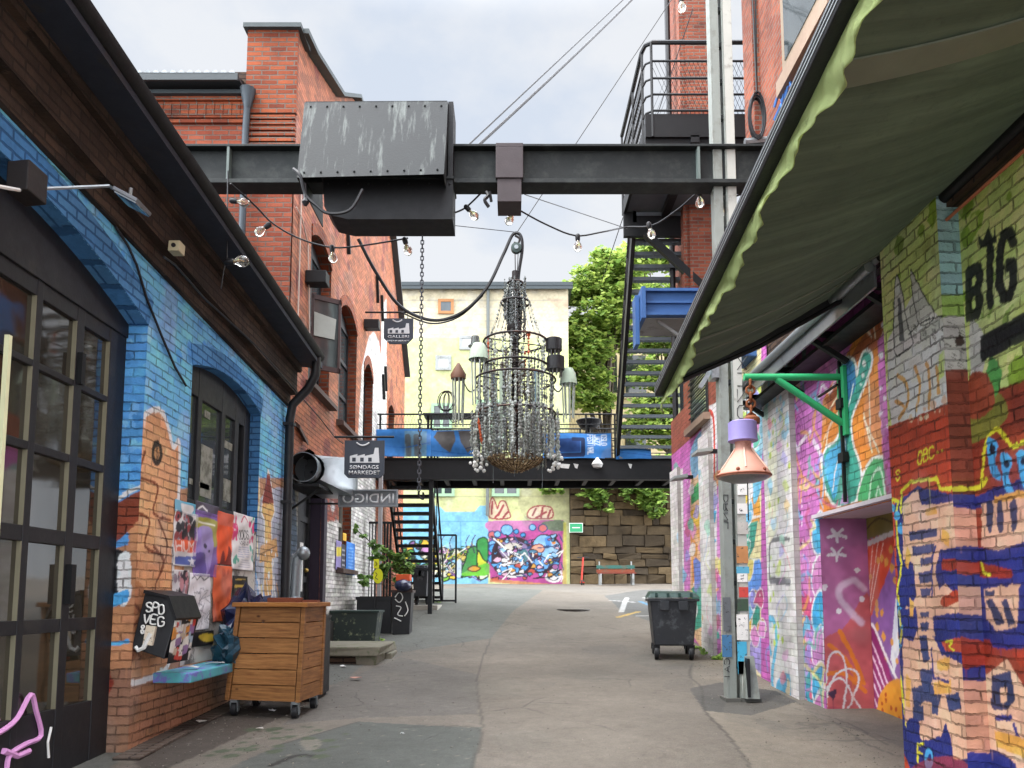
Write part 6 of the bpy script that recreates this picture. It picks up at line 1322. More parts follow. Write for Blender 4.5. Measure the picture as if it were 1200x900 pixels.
for k in range(5):
    t = random.random()*6.28; r = random.uniform(.3, .62); z = zY(random.uniform(425, 450)); p = ringp(z, r, t); w = random.uniform(.018, .035)
    MB().prism([p+V((-w,0,0)), p+V((w,0,0)), p+V((w*1.3,.02,-.5)), p+V((w*.3,.03,-.85)), p+V((-w*.8,.01,-.7))], (0,.008,0)).build('ribbon', M_gcloth if k % 3 else M_bcloth, CL)
# bowl of rusty mesh at the foot
m = MB(); zb0 = zY(536); prof = [(.42,0),(.44,-.03),(.38,-.10),(.26,-.16),(.12,-.21),(.02,-.23)]
m.lathe(prof, (cx,YC,zb0), 34, cap=False); bw = m.build('bowl', mat('rusty_mesh', '#8a7355', .6, .5, var=.5, sc=30, c2='#4a3a2c', t=(.45,.55), sc2=22), CL, True)
md = bw.modifiers.new('wire', 'WIREFRAME'); md.thickness = .02
m = MB()
for k in range(420):
    i = random.random(); t = random.random()*6.28; r = .43*math.sqrt(i); z = zb0-.01-.2*(1-i); c = ringp(z, r, t); s = random.uniform(.012, .03)
    m.add([c+V((0,0,s)), c-V((0,0,s*1.6)), c+V((s,0,0)), c-V((s,0,0)), c+V((0,s,0)), c-V((0,s,0))], [(0,2,4),(0,4,3),(0,3,5),(0,5,2),(1,4,2),(1,3,4),(1,5,3),(1,2,5)])
m.build('bowl_beads', mat('brown_beads', '#a08c6c', .35, .3, var=.5, sc=25), bw)
for dx, L in ((-.35,.22),(-.02,.12),(.42,.3)): MB().tube([(cx+dx,YC-.1,zb0-.15),(cx+dx,YC-.1,zb0-.2-L)], .006, 5).build('drop', M_cry2, CL)
for x_ in (-.6, .62):
    mb = MB()
    for k in range(26): c = V((cx+x_+random.gauss(0,.05), YC-.1+random.gauss(0,.06), zb0+.08-random.random()*.32)); mb.sphere(c, random.uniform(.018,.035), 5)
    mb.build('pearl_cluster', M_white, CL)['kind'] = 'stuff'
# arms with lanterns of glass
def lantern(px, py, w, h, kind, dy=0):
    p = oY(px, py, YC+dy); q = ringp(hp[3][0] if py < 450 else hp[4][0], .54, math.atan2(dy, p.x-cx))
    t_ = MB(); t_.tube(cat_rom([q, q.lerp(p,.5)+V((0,0,-.12)), p+V((0,0,h*.4))], 6), .011, 6); am = t_.build('arm', M_iron, CL, True)
    mb = MB()
    if kind == 'jar': mb.lathe([(w*.85,-h*.5),(w*.6,h*.5),(w*.5,h*.55)], p, 14, cap=False); mb.lathe([(w*1.15,-h*.55),(w*1.15,-h*.45)], p, 14)
    elif kind == 'dark': mb.lathe([(w,-h*.3),(w,h*.5),(w*.8,h*.55)], p, 14)
    elif kind == 'cap': mb.lathe([(w,-h*.1),(w*1.05,0),(.02,h*.25)], p+V((0,0,h*.3)), 10)
    else: mb.lathe([(w*1.1,-.1),(w*.9,.08),(w*.6,.16)], p+V((0,0,h*.25)), 12, cap=False)
    mb.build('shade', {'jar': M_cry2, 'dark': M_black, 'cap': mat('brown_cap', '#6b4a38', .6), 'cloth': M_gcloth}[kind], am, True)
    mb = MB()
    for k in range(9):
        t = k*.7; r = w*.8
        mb.tube([p+V((r*math.cos(t),r*math.sin(t),h*.2)), p+V((r*math.cos(t)*.8,r*math.sin(t)*.8,-h*random.uniform(.5,.9)))], .012, 5)
    if kind != 'jar': mb.build('glass_rods', M_cry if kind != 'dark' else M_cry3, am, True)
lantern(557,400,.10,.16,'jar',-.1); lantern(561,428,.15,.75,'cloth',-.2); lantern(537,455,.12,.75,'cap',0); lantern(649,406,.13,.24,'dark',-.1); lantern(651,428,.14,.26,'dark',-.2); lantern(666,455,.13,.65,'cloth',0)
m = MB(); p = oY(523,470,YC)
for k in range(5): m.tube([(p.x+.14*math.cos(t)*math.cos(k*.6), YC+.14*math.sin(t)*math.sin(k*.6+.3), p.z+.18*math.sin(t)) for t in np.linspace(0,2*math.pi,14,endpoint=False)], .008, 5, True)
m.tube([(p.x,YC,p.z-.18),(p.x+.1,YC,p.z-.35),(cx-.55,YC,p.z-.2)], .01, 5); m.build('wire_cage', M_iron, CL, True)
# hook, block and lifting strap
m = MB(); m.tube(cat_rom([top+V((-.02,0,-.03)), top+V((.05,0,-.08)), top+V((.03,0,-.16)), top+V((-.04,0,-.15))], 5), .018, 6); m.build('hook', M_iron, CL, True)
m = MB(); pb = oY(605,291,YC); m.lathe([(.03,-.05),(.085,-.04),(.085,.04),(.03,.05)], pb, 18, (1,0,0), (0,0,1), (0,1,0)); MB_ = m.build('pulley_block', mat('block_green', '#3a4744', .5, .3), CL, True); MB().lathe([(.035,-.06),(.035,.06)], pb, 14, (1,0,0), (0,0,1), (0,1,0)).build('sheave', M_zinc, MB_)
m = MB(); m.tube([pb+V((-.02,0,-.1)), oY(604,322,YC)], .008, 5); m.tube([pb+V((.03,0,-.1)), oY(606,322,YC)], .006, 5); m.tube([(cx+.05*math.cos(t), YC, zY(325)+.06*math.sin(t)) for t in np.linspace(0,2*math.pi,10,endpoint=False)], .012, 5, True); m.build('fall', M_iron, CL)
# ---------------------------------------------------------------- cables and wires
def wire(label, pts, r, cat='cable', grp=None, name='cable'):
    return tag(MB().tube(pts, r, 6).build(name, M_black, None, True), label, cat, grp)
wire('thick black cable looping from the wall over the chandelier hook', cat_rom([oY(420,280,11.8), oY(440,318,12), oY(468,358,12.2), oY(505,375,12.2), oY(540,367,12.1), oY(570,338,12), oY(590,298,12), oY(601,275,12), oY(610,276,12), oY(612,292,12), oY(608,320,12), oY(606,350,11.95)], 8), .028)
wire('second thinner black cable running close under the loop', cat_rom([oY(470,366,12.2), oY(505,379,12.25), oY(538,371,12.15), oY(566,346,12.05)], 8), .013)
wire('upper of the two dark cables crossing the sky above the beam', sag(oY(536,182,9.3), oY(735,-5,14), .0), .012)
wire('thicker lower dark cable crossing the sky above the beam', sag(oY(548,182,9.3), oY(745,-5,14), .03), .02)
wire('thin single wire rising to the top right from the chandelier hook', [oY(606,272,12), oY(790,-5,12)], .007, name='wire')
wire('thin taut wire stretched from the hook toward the hoist housing', [oY(604,272,12), oY(530,264,11.5)], .006, name='wire')
wire('thin steel stay falling from the upper wall past the landing', [oY(812,10,14), oY(715,300,17), oY(705,330,17.5)], .01, name='wire')
wire('thin wire slanting behind the bulbs to the outer stair', [oY(615,228,9.3), oY(735,268,14)], .006, name='wire')
# festoon lights
FESTOON = (('dark string light cable sagging from the left wall to the hoist housing', [(270,215,8.6),(300,242,9),(320,262,9.2),(352,280,9.4),(390,290,9.5),(430,287,9.5),(478,279,9.3)]),
 ('short dark string light cable between the housing and the trolley', [(531,250,9.2),(546,243,9.2),(566,224,9.1)]),
 ('long dark string light cable sagging from the trolley to the outer stair', [(593,237,9.1),(610,247,9.3),(640,263,9.6),(674,276,9.8),(705,272,10),(735,266,10.5),(765,264,10),(795,245,9.6),(822,224,9.2),(845,233,9.1),(878,225,9.1)]))
for lb, pts in FESTOON: wire(lb, cat_rom([oY(*p) for p in pts], 5), .011, 'string lights', 'string light cables')
M_bulb = bl('clear_bulb', '#e8e4da', .03); M_bulb.node_tree.nodes['Principled BSDF'].inputs['Transmission Weight'].default_value = .92
M_fil = mat('filament', '#b08a5a', .4)
def bulb(label, px, py, Y, tilt=(0,0,-1), s=1.0):
    p = oY(px, py, Y); d = V(tilt).normalized(); ax = d.orthogonal().normalized(); ay = d.cross(ax)
    t = thing('light_bulb', label, 'bulb', tuple(p), 'clear string light bulbs')
    MB().lathe([(.02,-.02),(.035,0),(.032,.06),(.026,.075)], p, 10, ax, ay, d).build('socket', M_black, t, True)
    MB().lathe([(.022,.07),(.026,.09),(.05,.13),(.056,.16),(.048,.195),(.025,.218),(.004,.224)], p, 14, ax, ay, d).build('glass', M_bulb, t, True)
    MB().tube([p+d*.075, p+d*.12, p+d*.14+ax*.015, p+d*.17], .006, 5).build('filament', M_fil, t)
for lb, px, py, Y, tl in (('clear bulb pointing right on the red wall near the beam stiffener',271,235,8.9,(1,0,-.15)),('clear bulb hanging in front of the pale conduit on red brick',316,263,9.2,(-.8,0,-.6)),('clear bulb by the red wall below the hoist housing',389,289,9.5,(.1,0,-1)),
  ('dark socketed bulb tucked under the hoist housing edge',474,280,9.3,(.3,0,-1)),('clear bulb just right of the hoist housing',546,242,9.2,(.7,0,-.8)),('clear bulb under the brown trolley bracket',604,246,9.3,(-.5,0,-.9)),
  ('clear bulb at the lowest point of the sagging string against the sky',677,276,9.8,(0,0,-1)),('clear bulb before the stair brace',760,262,10,(.25,0,-1)),('clear bulb under the beam next to the landing beams',819,224,9.2,(.05,0,-1)),('clear bulb in front of the pale steel post',846,236,9.1,(-.15,0,-1)),
  ('clear bulb sticking out below the left eaves',265,307,7.2,(1,0,.05)),('pale bulb at the top edge of the sky beside the right wall',798,-4,9.5,(.05,0,-1))): bulb(lb, px, py, Y, tl)
wire('thin dark flex hanging from the eaves to a bulb', [oY(267,200,7.2), oY(266,302,7.2), oY(262,318,7.2), oY(259,338,7.2)], .006)
wire('black cable climbing the blue wall from the window', [oX(px,py,-3.18) for px, py in ((218,452),(205,430),(190,395),(178,365),(172,350),(160,310),(150,288),(135,265))], .012)
wire('pale grey cable running under the cornice to the red wall', [oX(px,py,-3.0) for px, py in ((192,301),(205,310),(240,350),(300,405),(340,450))]+[oX(px,py,-3.2) for px, py in ((375,490),(392,512),(402,520))], .01)
# ================================================================ awning
AW = thing('awning', 'large dark green fabric awning with a lime valance jutting from the right wall', 'awning', (2.9, 5, 3.4))
f0, f1 = V((1.02, 1.4, 3.98)), oY(773,458,6.8); r = oY(990,2,2.95)
dirn = (f1-r); f0 = r-dirn*.32
b1 = V((3.0, 6.75, 4.34)); b0 = b1+V((.05, -5.2, .12))
m = MB(); m.bar(f0, f1, .09, .11); m.build('front_bar', mat('black_profile', '#1c1d20', .45, .3, var=.1), AW, bevel=.01)
s_ = (f1-f0).normalized(); u_ = V((0,0,1)); o_ = s_.cross(u_).normalized()
if o_.x > 0: o_ = -o_
m = MB()
for k in range(3): c = o_*.047+u_*(-.03+k*.028); m.bar(f0+c, f1+c, .006, .008)
m.build('front_groove', mat('profile_edge', '#8b8e90', .4, .4), AW)
n1, n2 = 40, 22; vs_, fs = [], []
for i in range(n1+1):
    for j in range(n2+1):
        u, v = i/n1, j/n2; p = f0.lerp(f1, u).lerp(b0.lerp(b1, u), v); dip = -.06*math.sin(math.pi*v)+(.012*math.sin(u*26+v*2)+.005*math.sin(u*71+v*9)+.004*math.sin(v*31-u*12))*math.sin(math.pi*v); vs_.append(p+V((0,0,dip+.03)))
for i in range(n1):
    for j in range(n2): a = i*(n2+1)+j; fs.append((a, a+1, a+n2+2, a+n2+1))
m = MB(); m.add(vs_, fs)
n_ = NT('awning_fabric'); wv = n_.n('ShaderNodeTexWave'); wv.inputs['Scale'].default_value = 1.1; wv.inputs['Distortion'].default_value = 3; wv.bands_direction = 'Y'; n_.l(n_.pos(), wv.inputs['Vector'])
c_ = n_.mix(n_.noise(2, 6), lin('#394036'), lin('#515a49')); c_ = n_.mix(n_.math('MULTIPLY', n_.ramp(n_.noise(14, 5, rough=.75), .55, .7), .5), c_, lin('#353a32')); mpa = n_.n('ShaderNodeMapping'); mpa.inputs['Scale'].default_value = (.5, 9, .5); n_.l(n_.pos(), mpa.inputs[0]); st_ = n_.noise(1.3, 6, mpa.outputs[0], .7); c_ = n_.mix(.75, c_, n_.ramp(st_, .3, .72, (.55,.56,.52), (1.35,1.36,1.3)), 'MULTIPLY'); n_.done(c_, .8, 0, n_.bump(n_.noise(3, 4), .4, .03, n_.bump(wv.outputs['Fac'], .15, .02)), .2)
tr_ = n_.n('ShaderNodeBsdfTranslucent'); n_.l(c_, tr_.inputs[0]); ms_ = n_.n('ShaderNodeMixShader'); ms_.inputs[0].default_value = .05; n_.l(n_.p.outputs[0], ms_.inputs[1]); n_.l(tr_.outputs[0], ms_.inputs[2]); n_.l(ms_.outputs[0], n_.out.inputs[0])
M_awn = n_.m
m.build('canopy', M_awn, AW, True)
# pocket seams across the fabric
m = MB()
for u, wd in ((.31,.17),(.84,.03),(.9,.025)):
    for (ua, ub) in ((u, u+wd/5),):
        q = [f0.lerp(f1, ua), f0.lerp(f1, ub), b0.lerp(b1, ub), b0.lerp(b1, ua)]; nn = 14
        for j in range(nn):
            v0, v1 = j/nn*.97+.02, (j+1)/nn*.97+.02; dp = lambda v: V((0,0,-.06*math.sin(math.pi*v)+.012))
            A_, B_, C_, D_ = q[0].lerp(q[3],v0)+dp(v0), q[1].lerp(q[2],v0)+dp(v0), q[1].lerp(q[2],v1)+dp(v1), q[0].lerp(q[3],v1)+dp(v1); m.hexa([A_,B_,C_,D_,A_+V((0,0,.01)),B_+V((0,0,.01)),C_+V((0,0,.01)),D_+V((0,0,.01))])
m.build('seam', mat('seam_fabric', '#646a5c', .8), AW)
# valance hanging from the bar, slightly flapping
vs_, fs = [], []; n1, n2 = 220, 9
for i in range(n1+1):
    u = i/n1; p = f0.lerp(f1, u); h = .14+.012*math.sin(u*31)+.012*math.sin(u*67+1)+.006*math.sin(u*129)+.004*math.sin(u*301); h *= 1.0 if u < .985 else 1.35
    for j in range(n2+1):
        v = j/n2; sw = (.026*math.sin(u*23+v*1.2)+.016*math.sin(u*61+v*3)+.012*math.sin(u*141+v*5)+.008*math.sin(u*233-v*7))*v; vs_.append(p-o_*(.03-.0+sw)+V((0,0,-.05-h*v)))
for i in range(n1):
    for j in range(n2): a = i*(n2+1)+j; fs.append((a, a+1, a+n2+2, a+n2+1))
n_ = NT('valance_fabric'); c_ = n_.mix(n_.noise(4, 5), lin('#94a465'), lin('#bfca92')); c_ = n_.mix(n_.ramp(n_.noise(7, 6, rough=.7), .58, .72), c_, lin('#6f7850')); n_.done(c_, .8, 0, n_.bump(n_.noise(9, 4), .5, .03), .2)
tr_ = n_.n('ShaderNodeBsdfTranslucent'); n_.l(c_, tr_.inputs[0]); ms_ = n_.n('ShaderNodeMixShader'); ms_.inputs[0].default_value = .5; n_.l(n_.p.outputs[0], ms_.inputs[1]); n_.l(tr_.outputs[0], ms_.inputs[2]); n_.l(ms_.outputs[0], n_.out.inputs[0])
MB().add(vs_, fs).build('valance', n_.m, AW, True, solid=.004)
m = MB(); m.tube([b0, b1], .05, 10); m.build('roller', M_blackm, AW, True)
m = MB(); m.bar(f1+V((.02,-.05,0)), b1+V((0,-.02,-.02)), .05, .07); m.build('end_hem', M_black, AW)
m = MB()
for u in (.975,): a = f0.lerp(f1,u)+V((.05,0,-.01)); c = b0.lerp(b1,u)+V((-.05,0,-.1)); mid = a.lerp(c,.5)+V((0,-.12,-.07)); m.tube([a,mid,c], .022, 8)
m.build('folding_arm', M_blackm, AW, True)
m = MB(); m.tube([b0+V((.0,.2,-.17)), b0.lerp(b1,.72)+V((0,0,-.17))], .012, 6); m.build('wall_conduit', mat('orange_conduit', '#b06a4c', .6), AW)
m = MB(); m.box(2.98,3.1,5.11,5.8,4.02,4.34); m.box(3.02,3.12,1.6,5.1,4.3,4.62); m.build('fascia', M_brickd, AW)
# ================================================================ orange lamp on its green bracket
OL = thing('street_lamp', 'salmon orange cone lamp with a lilac collar on a green wall bracket', 'lamp', (2.3, 7.6, 2.6))
YL = 7.62
w0 = oX(982,440,3.36); tip = oY(872,442,YL); M_gr = mat('green_paint', '#2f9a62', .45, var=.1)
lx, ly = tip.x+.06, YL; w0 = V((3.35, YL, tip.z)); w1 = V((3.35, YL, oY(975,497,YL).z))
m = MB(); m.tube([tip, w0], .036, 10); m.tube([V((tip.x+.33, YL, tip.z-.02)), w1], .036, 10); m.build('bracket', M_gr, OL, True)
MB().box(3.33,3.365,YL-.08,YL+.08,w1.z-.12,w0.z+.1).build('wall_plate', M_gr, OL)
zc0, zc1 = tip.z-.03, oY(870,493,YL).z; m = MB()
for i in range(6):
    c = V((lx, ly, zc0-(zc0-zc1)*(i+.5)/6)); ax = V((.04,0,0)) if i % 2 else V((.012,.04,0)); h = (zc0-zc1)/6*.72
    m.tube([c+ax+V((0,0,h*.4)), c+V((0,0,h)), c-ax+V((0,0,h*.4)), c-ax-V((0,0,h*.4)), c-V((0,0,h)), c+ax-V((0,0,h*.4))], .014, 6, True)
m.lathe([(.03,-.1),(.085,-.08),(.085,-.03),(.05,0)], (lx,ly,zc1+.05), 12); m.build('chain', M_rust, OL, True)
def zl_(y): return oY(870, y, YL).z
Z0 = zl_(495); k = 1/900*7.75
cxl = oY(871,530,YL).x
m = MB(); m.lathe([(.12,zl_(494)),(.142,zl_(495.5)),(.142,zl_(514)),(.148,zl_(517)),(.12,zl_(518))], (cxl,ly,0), 28); m.build('collar', mat('lilac_paint', '#8a7fb5', .5, var=.1, c2='#6a6290', t=(.6,.7)), OL, True)
sh = [(.082,zl_(517)),(.078,zl_(524)),(.085,zl_(527)),(.235,zl_(551)),(.262,zl_(556)),(.268,zl_(558.5)),(.255,zl_(560)),(.215,zl_(555))]
M_sal = mat('salmon_paint', '#cc9683', .55, var=.14, c2='#a4705e', t=(.58,.7), sc2=6)
m = MB(); m.lathe(sh, (cxl,ly,0), 36, cap=False); s1 = m.build('lamp_shade', M_sal, OL, True)
m = MB()
for t in (4.5, 5.6, 3.4, 2.2, 1.0, 0):
    d = V((math.cos(t), math.sin(t), 0)); m.bar(V((cxl,ly,0))+d*.088+V((0,0,zl_(526.5))), V((cxl,ly,0))+d*.24+V((0,0,zl_(551.5))), .012, .016)
m.build('rib', mat('pale_rib', '#e0b8a4', .5), s1)
m = MB(); m.lathe([(.266,zl_(559)),(.272,zl_(557.5)),(.266,zl_(556.5))], (cxl,ly,0), 36, cap=False)
for t in (4.2, 5.3, 3.2, 2.0): m.sphere((cxl+.25*math.cos(t), ly+.25*math.sin(t), zl_(553.5)), .02, 6)
m.build('rim', mat('rust_rim', '#8a4f38', .7), s1, True)
n_ = NT('milky_glass'); n_.p.inputs['Transmission Weight'].default_value = .3; M_milk = n_.done(n_.mix(n_.noise(40, 3), lin('#6d6f6b'), lin('#9a9c96')), .35, 0, None, .5)
MB().lathe([(.25,zl_(558)),(.22,zl_(562)),(.13,zl_(565)),(.01,zl_(566))], (cxl,ly,0), 28, cap=False).build('lens', M_milk, OL, True)
wire('thin black pull cord dangling under the orange lamp to the wall', [oY(876,562,7.62), oY(877,610,7.62)], .006, 'cord', None, 'cord')
PK = 1.0
# ================================================================ left: things on and by the blue wall
def woodmat(name, c1, c2, axis=0):
    n = NT(name); mp = n.n('ShaderNodeMapping'); mp.inputs['Scale'].default_value = (1.6, 1.6, 22); n.l(n.pos(), mp.inputs[0])
    f = n.noise(2.2, 6, mp.outputs[0], .65); mp2 = n.n('ShaderNodeMapping'); mp2.inputs['Scale'].default_value = (3.2, 3.2, 6); n.l(n.pos(), mp2.inputs[0])
    vo = n.n('ShaderNodeTexVoronoi'); vo.inputs['Scale'].default_value = 1.1; n.l(mp2.outputs[0], vo.inputs['Vector'])
    c = n.mix(n.ramp(f, .3, .7), lin(c1), lin(c2)); c = n.mix(n.ramp(vo.outputs['Distance'], .04, .11, (1,1,1), (0,0,0)), c, lin('#4e2c14'))
    gi = n.n('ShaderNodeNewGeometry'); c = n.mix(1.0, c, n.ramp(gi.outputs['Random Per Island'], 0, 1, (.78,.76,.72), (1.18,1.16,1.12)), 'MULTIPLY')
    c = n.mix(.5, c, n.ramp(n.noise(1.3, 5), .3, .7, (.6,.58,.55), (1.1,1.1,1.1)), 'MULTIPLY')
    return n.done(c, .55, 0, n.bump(f, .2, .004), .35)
M_wood = woodmat('stained_pine', '#704728', '#ae7d4c'); M_woodt = woodmat('stained_pine_top', '#8a5628', '#b27c44')
WC = thing('planter_crate', 'tapered orange brown plank crate on castors in front of the blue wall', 'crate', (-2.45, 8.3, .45))
fl, fr = oY(264,814,7.95), oY(352,822,7.95)
zg_ = gz(8); zt_ = oY(330,706,7.9).z; zb_ = zg_+.17
c00, c10 = V((-2.83,7.98,0)), V((-2.03,7.78,0)); back = V((.06,.66,0))
def foot(u, v, z, e=0):   # tapered body: wide at the foot, narrow at the top
    f = (z-zb_)/(zt_-zb_); cen = V((-2.34,8.22,0)); p = c00.lerp(c10, u)+back*v; return cen+(p-cen)*(1.0-.07*f)+V((-.09+.05*f,0,z))
def panel(mb, face, z0, z1, a=.02, b=.98, th=.02, o=0.0):
    def q(s, z, d):
        if face == 'f': return foot(s, -d, z)
        if face == 'r': return foot(1+d, s, z)
        if face == 'l': return foot(-d, s, z)
        return foot(s, 1+d, z)
    d0, d1 = -th/.7+o, o
    mb.hexa([q(a,z0,d0),q(b,z0,d0),q(b,z0,d1),q(a,z0,d1),q(a,z1,d0),q(b,z1,d0),q(b,z1,d1),q(a,z1,d1)])
nP = 6; hP = (zt_-.045-zb_)/nP
for face in 'frlb':
    m = MB()
    for i in range(nP): panel(m, face, zb_+i*hP+.004, zb_+(i+1)*hP-.004, .06, .94)
    m.build('side_panel', M_wood, WC, bevel=.004)
m = MB()
for u in (0, 1):
    for v in (0, 1): m.hexa([foot(u+du*.045*(1 if u==0 else -1), v+dv*.06*(1 if v==0 else -1), z)+(V((0,0,0))) for z in (zb_-.0, zt_-.045) for du, dv in ((-.35,-.35),(1,-.35),(1,1),(-.35,1))])
m.build('corner_post', M_wood, WC, bevel=.004)
m = MB(); m.hexa([foot(u,v,zt_-.045) for u,v in ((-.06,-.08),(1.06,-.08),(1.06,1.08),(-.06,1.08))]+[foot(u,v,zt_) for u,v in ((-.06,-.08),(1.06,-.08),(1.06,1.08),(-.06,1.08))]); m.build('top', M_woodt, WC, bevel=.006)
for u, v in ((.08,.1),(.92,.1),(.92,.9),(.08,.9)):
    p = foot(u, v, zb_); z = gz(p.y)
    cs = MB().box(p.x-.035,p.x+.035,p.y-.03,p.y+.03,zb_-.03,zb_).bar((p.x-.035,p.y,zb_-.02),(p.x-.035,p.y+.02,z+.05),.012,.05).bar((p.x+.035,p.y,zb_-.02),(p.x+.035,p.y+.02,z+.05),.012,.05).build('castor', M_zinc, WC)
    MB().lathe([(.02,-.03),(.07,-.027),(.073,0),(.07,.027),(.02,.03)], (p.x,p.y+.02,z+.073), 16, (0,1,0), (0,0,1), (1,0,0)).build('wheel', M_black, cs, True)
SB = thing('sander_block', 'small brown wooden block lying on top of the plank crate', 'block', tuple(foot(.55,.5,zt_))); p = foot(.55,.45,zt_); MB().obox(p+V((0,0,.025)), (1,-.25,0), (.25,1,0), (0,0,1), .17, .07, .024).build('block', mat('reddish_wood', '#6e3a26', .6), SB, bevel=.005)
p = foot(.9,.6,zt_); tag(MB().obox(p+V((0,0,.012)), (1,-.1,0), (.1,1,0), (0,0,1), .08, .05, .012).build('wood_offcut', mat('reddish_wood', '#6e3a26', .6), None), 'tiny flat wooden offcut lying beside the brown block', 'offcut')
CB2 = thing('black_cabinet', 'narrow black box standing right behind the plank crate', 'cabinet', (-2.2, 9.1, gz(9.1))); MB().box(-2.5,-2.19,8.75,9.35,gz(9.2)+.05,gz(9.2)+.92).build('body', M_black, CB2, bevel=.01); MB().box(-2.47,-2.22,8.78,9.32,gz(9.2)-.02,gz(9.2)+.05).build('plinth', M_blackm, CB2); MB().box(-2.51,-2.18,8.74,9.36,gz(9.2)+.92,gz(9.2)+.95).build('lid', M_black, CB2)
# black post box with stickers
X = XL; PBX = thing('letter_box', 'black slanted letter box plastered with stickers on the orange mural wall', 'letter box', (-3.05, 7.0, 1.1))
pa, pb_, pc_, pd = (oX(px,py,-2.95) for px,py in ((177,697),(213,712),(207,768),(160,757)))
z1, z0 = 1.62, 1.10; y0_, y1_ = 6.55, 7.05
m = MB(); m.prism([(-3.2,y0_,z0+.06),(-2.92,y0_+.02,z0),(-2.90,y0_+.06,z1-.17),(-3.0,y0_+.06,z1),(-3.2,y0_+.06,z1+.02)], (0,y1_-y0_,0)); m.build('body', mat('letter_box_black', '#17171a', .45, var=.2), PBX, bevel=.008)
m = MB(); m.prism([(-3.2,y0_+.03,z1+.03),(-2.98,y0_+.03,z1+.01),(-2.88,y0_+.03,z1-.17),(-2.89,y0_+.03,z1-.19),(-3.0,y0_+.03,z1-.01),(-3.2,y0_+.03,z1+.0)], (0,y1_-y0_+.03,0)); m.build('lid', mat('letter_box_black', '#17171a', .45), PBX)
M_wl = mat('white_lettering', '#dcdcd8', .6, var=.03)
# lettering on the end that faces up the street
def ln(txt, x0, x1, zz0, zz1):
    n = len(txt)
    for i, ch in enumerate(txt):
        mb = MB()
        for st in GLYPH[ch]: mb.tube(cat_rom([(x0+(x1-x0)*(i+.08+.8*x/4)/n+.004*math.sin(i*3+y), y0_+.008, zz0+(zz1-zz0)*y/6+.006*math.sin(i*2.1)) for x, y in st], 3), .0072, 6)
        mb.build('lettering', M_wl, PBX)
ln('SPO', -3.145, -2.985, 1.475, 1.55); ln('VEG', -3.15, -2.965, 1.375, 1.45); ln('&', -3.16, -3.11, 1.29, 1.355)
m = MB(); m.tube([(-3.17,y0_+.012,1.17),(-3.14,y0_+.008,1.145),(-3.1,y0_+.006,1.17),(-3.06,y0_+.006,1.30)], .02, 6); m.build('lettering', M_wl, PBX)
def stick(a, b, c, d, col, k): MB().box(a, b, y0_-.004+.0, y0_+.03, c, d).build('sticker', mat('sticker_'+k, col, .6, c2='#55504c', t=(.56,.62), sc2=28, var=.3), PBX)
stick(-3.11,-3.03,1.20,1.36,'#d6c8b2','cream')
def pg(P):
    g = np.random.default_rng(3); C = P.C; C[:] = np.array(lin('#1b1b1e'))
    for k in range(46):
        u = 6.6+g.random()*.46; w = 1.1+g.random()*.38; a, b = .02+.05*g.random(), .015+.04*g.random(); t = g.random()*.6-.3
        P.fill([(u+x*a*math.cos(t)-y*b*math.sin(t), w+x*a*math.sin(t)+y*b*math.cos(t)) for x, y in ((-1,-1),(1,-1),(1,1),(-1,1))], ['#e2ded6','#d4cfc6','#c2b09a','#cfcac4','#9fb2c0','#d08a3c','#c8473a','#e8e4dc','#8d6f9a'][k % 9])
    P.speck([(150,700),(230,700),(230,780),(150,780)], '#2a2a2c', 60, .004, .012, 6)
paint_panel('sticker_sheet', 'x', -2.899, 6.6, 7.04, 1.06, 1.46, .006, '#1b1b1e', pg, M_paper, PBX, thick=.003, soft=.3)
PBX.rotation_euler.y = R(8); PBX.location.x -= .02
# posters pasted in rows on the boarded window
def poster(label, px0, px1, y0a, y1a, fn, base, cat='poster', x=-3.19):
    a, b = oX(px0, y0a, x), oX(px1, y1a, x); zt = max(oX(px0,y0a,x).z, oX(px1,y0a,x).z)
    f0_, f1_ = a.y, oX(px1, y0a, x).y; bz = min(oX(px0,y1a,x).z, oX(px1,y1a,x).z); tz = oX((px0+px1)/2, y0a, x).z
    o = paint_panel('poster', 'x', x, f0_, f1_, oX((px0+px1)/2, y1a, x).z, tz, .009, base, fn, M_paper, None, soft=.35, relief=lambda U, W: .006*np.sin(U*17+W*9)+.004*np.sin(W*31-U*11), thick=.002)
    return tag(o, label, cat, 'posters pasted below the workshop window')
def scrib(cols, n, seed, r0=.01, r1=.06):
    def f(P, box):
        P.speck(box, cols[0], n, r0, r1, seed)
        for i, c in enumerate(cols[1:]): P.speck(box, c, n, r0, r1, seed+i+1)
    return f
def lines(P, x0, x1, y0, y1, n, c, w=.012):
    for i in range(n):
        y = y0+(y1-y0)*i/max(1,n-1); P.line([(x0,y),(x1,y+1)], w, c, False)
def p_hum(P):
    scrib(['#3a3536','#8c8890','#a0464a','#2a2a30'], 18, 1)(P, [(206,605),(228,605),(228,636),(206,636)]); P.poly([(205,632),(230,634),(230,648),(205,646)], '#dd5a30')
    P.letters('HUM', (206,634),(228,636),(206,645), '#e8d8d0', .018); P.poly([(205,652),(231,652),(231,663),(205,661)], '#2d4aa0'); P.poly([(224,653),(226,656),(230,656),(227,659),(228,663),(224,661),(221,663),(222,659),(219,656),(223,656)], '#e8e8ee')
poster('white poster with crowd, orange band and a blue strip with star', 205,232,600,664,p_hum,'#cfcccb')
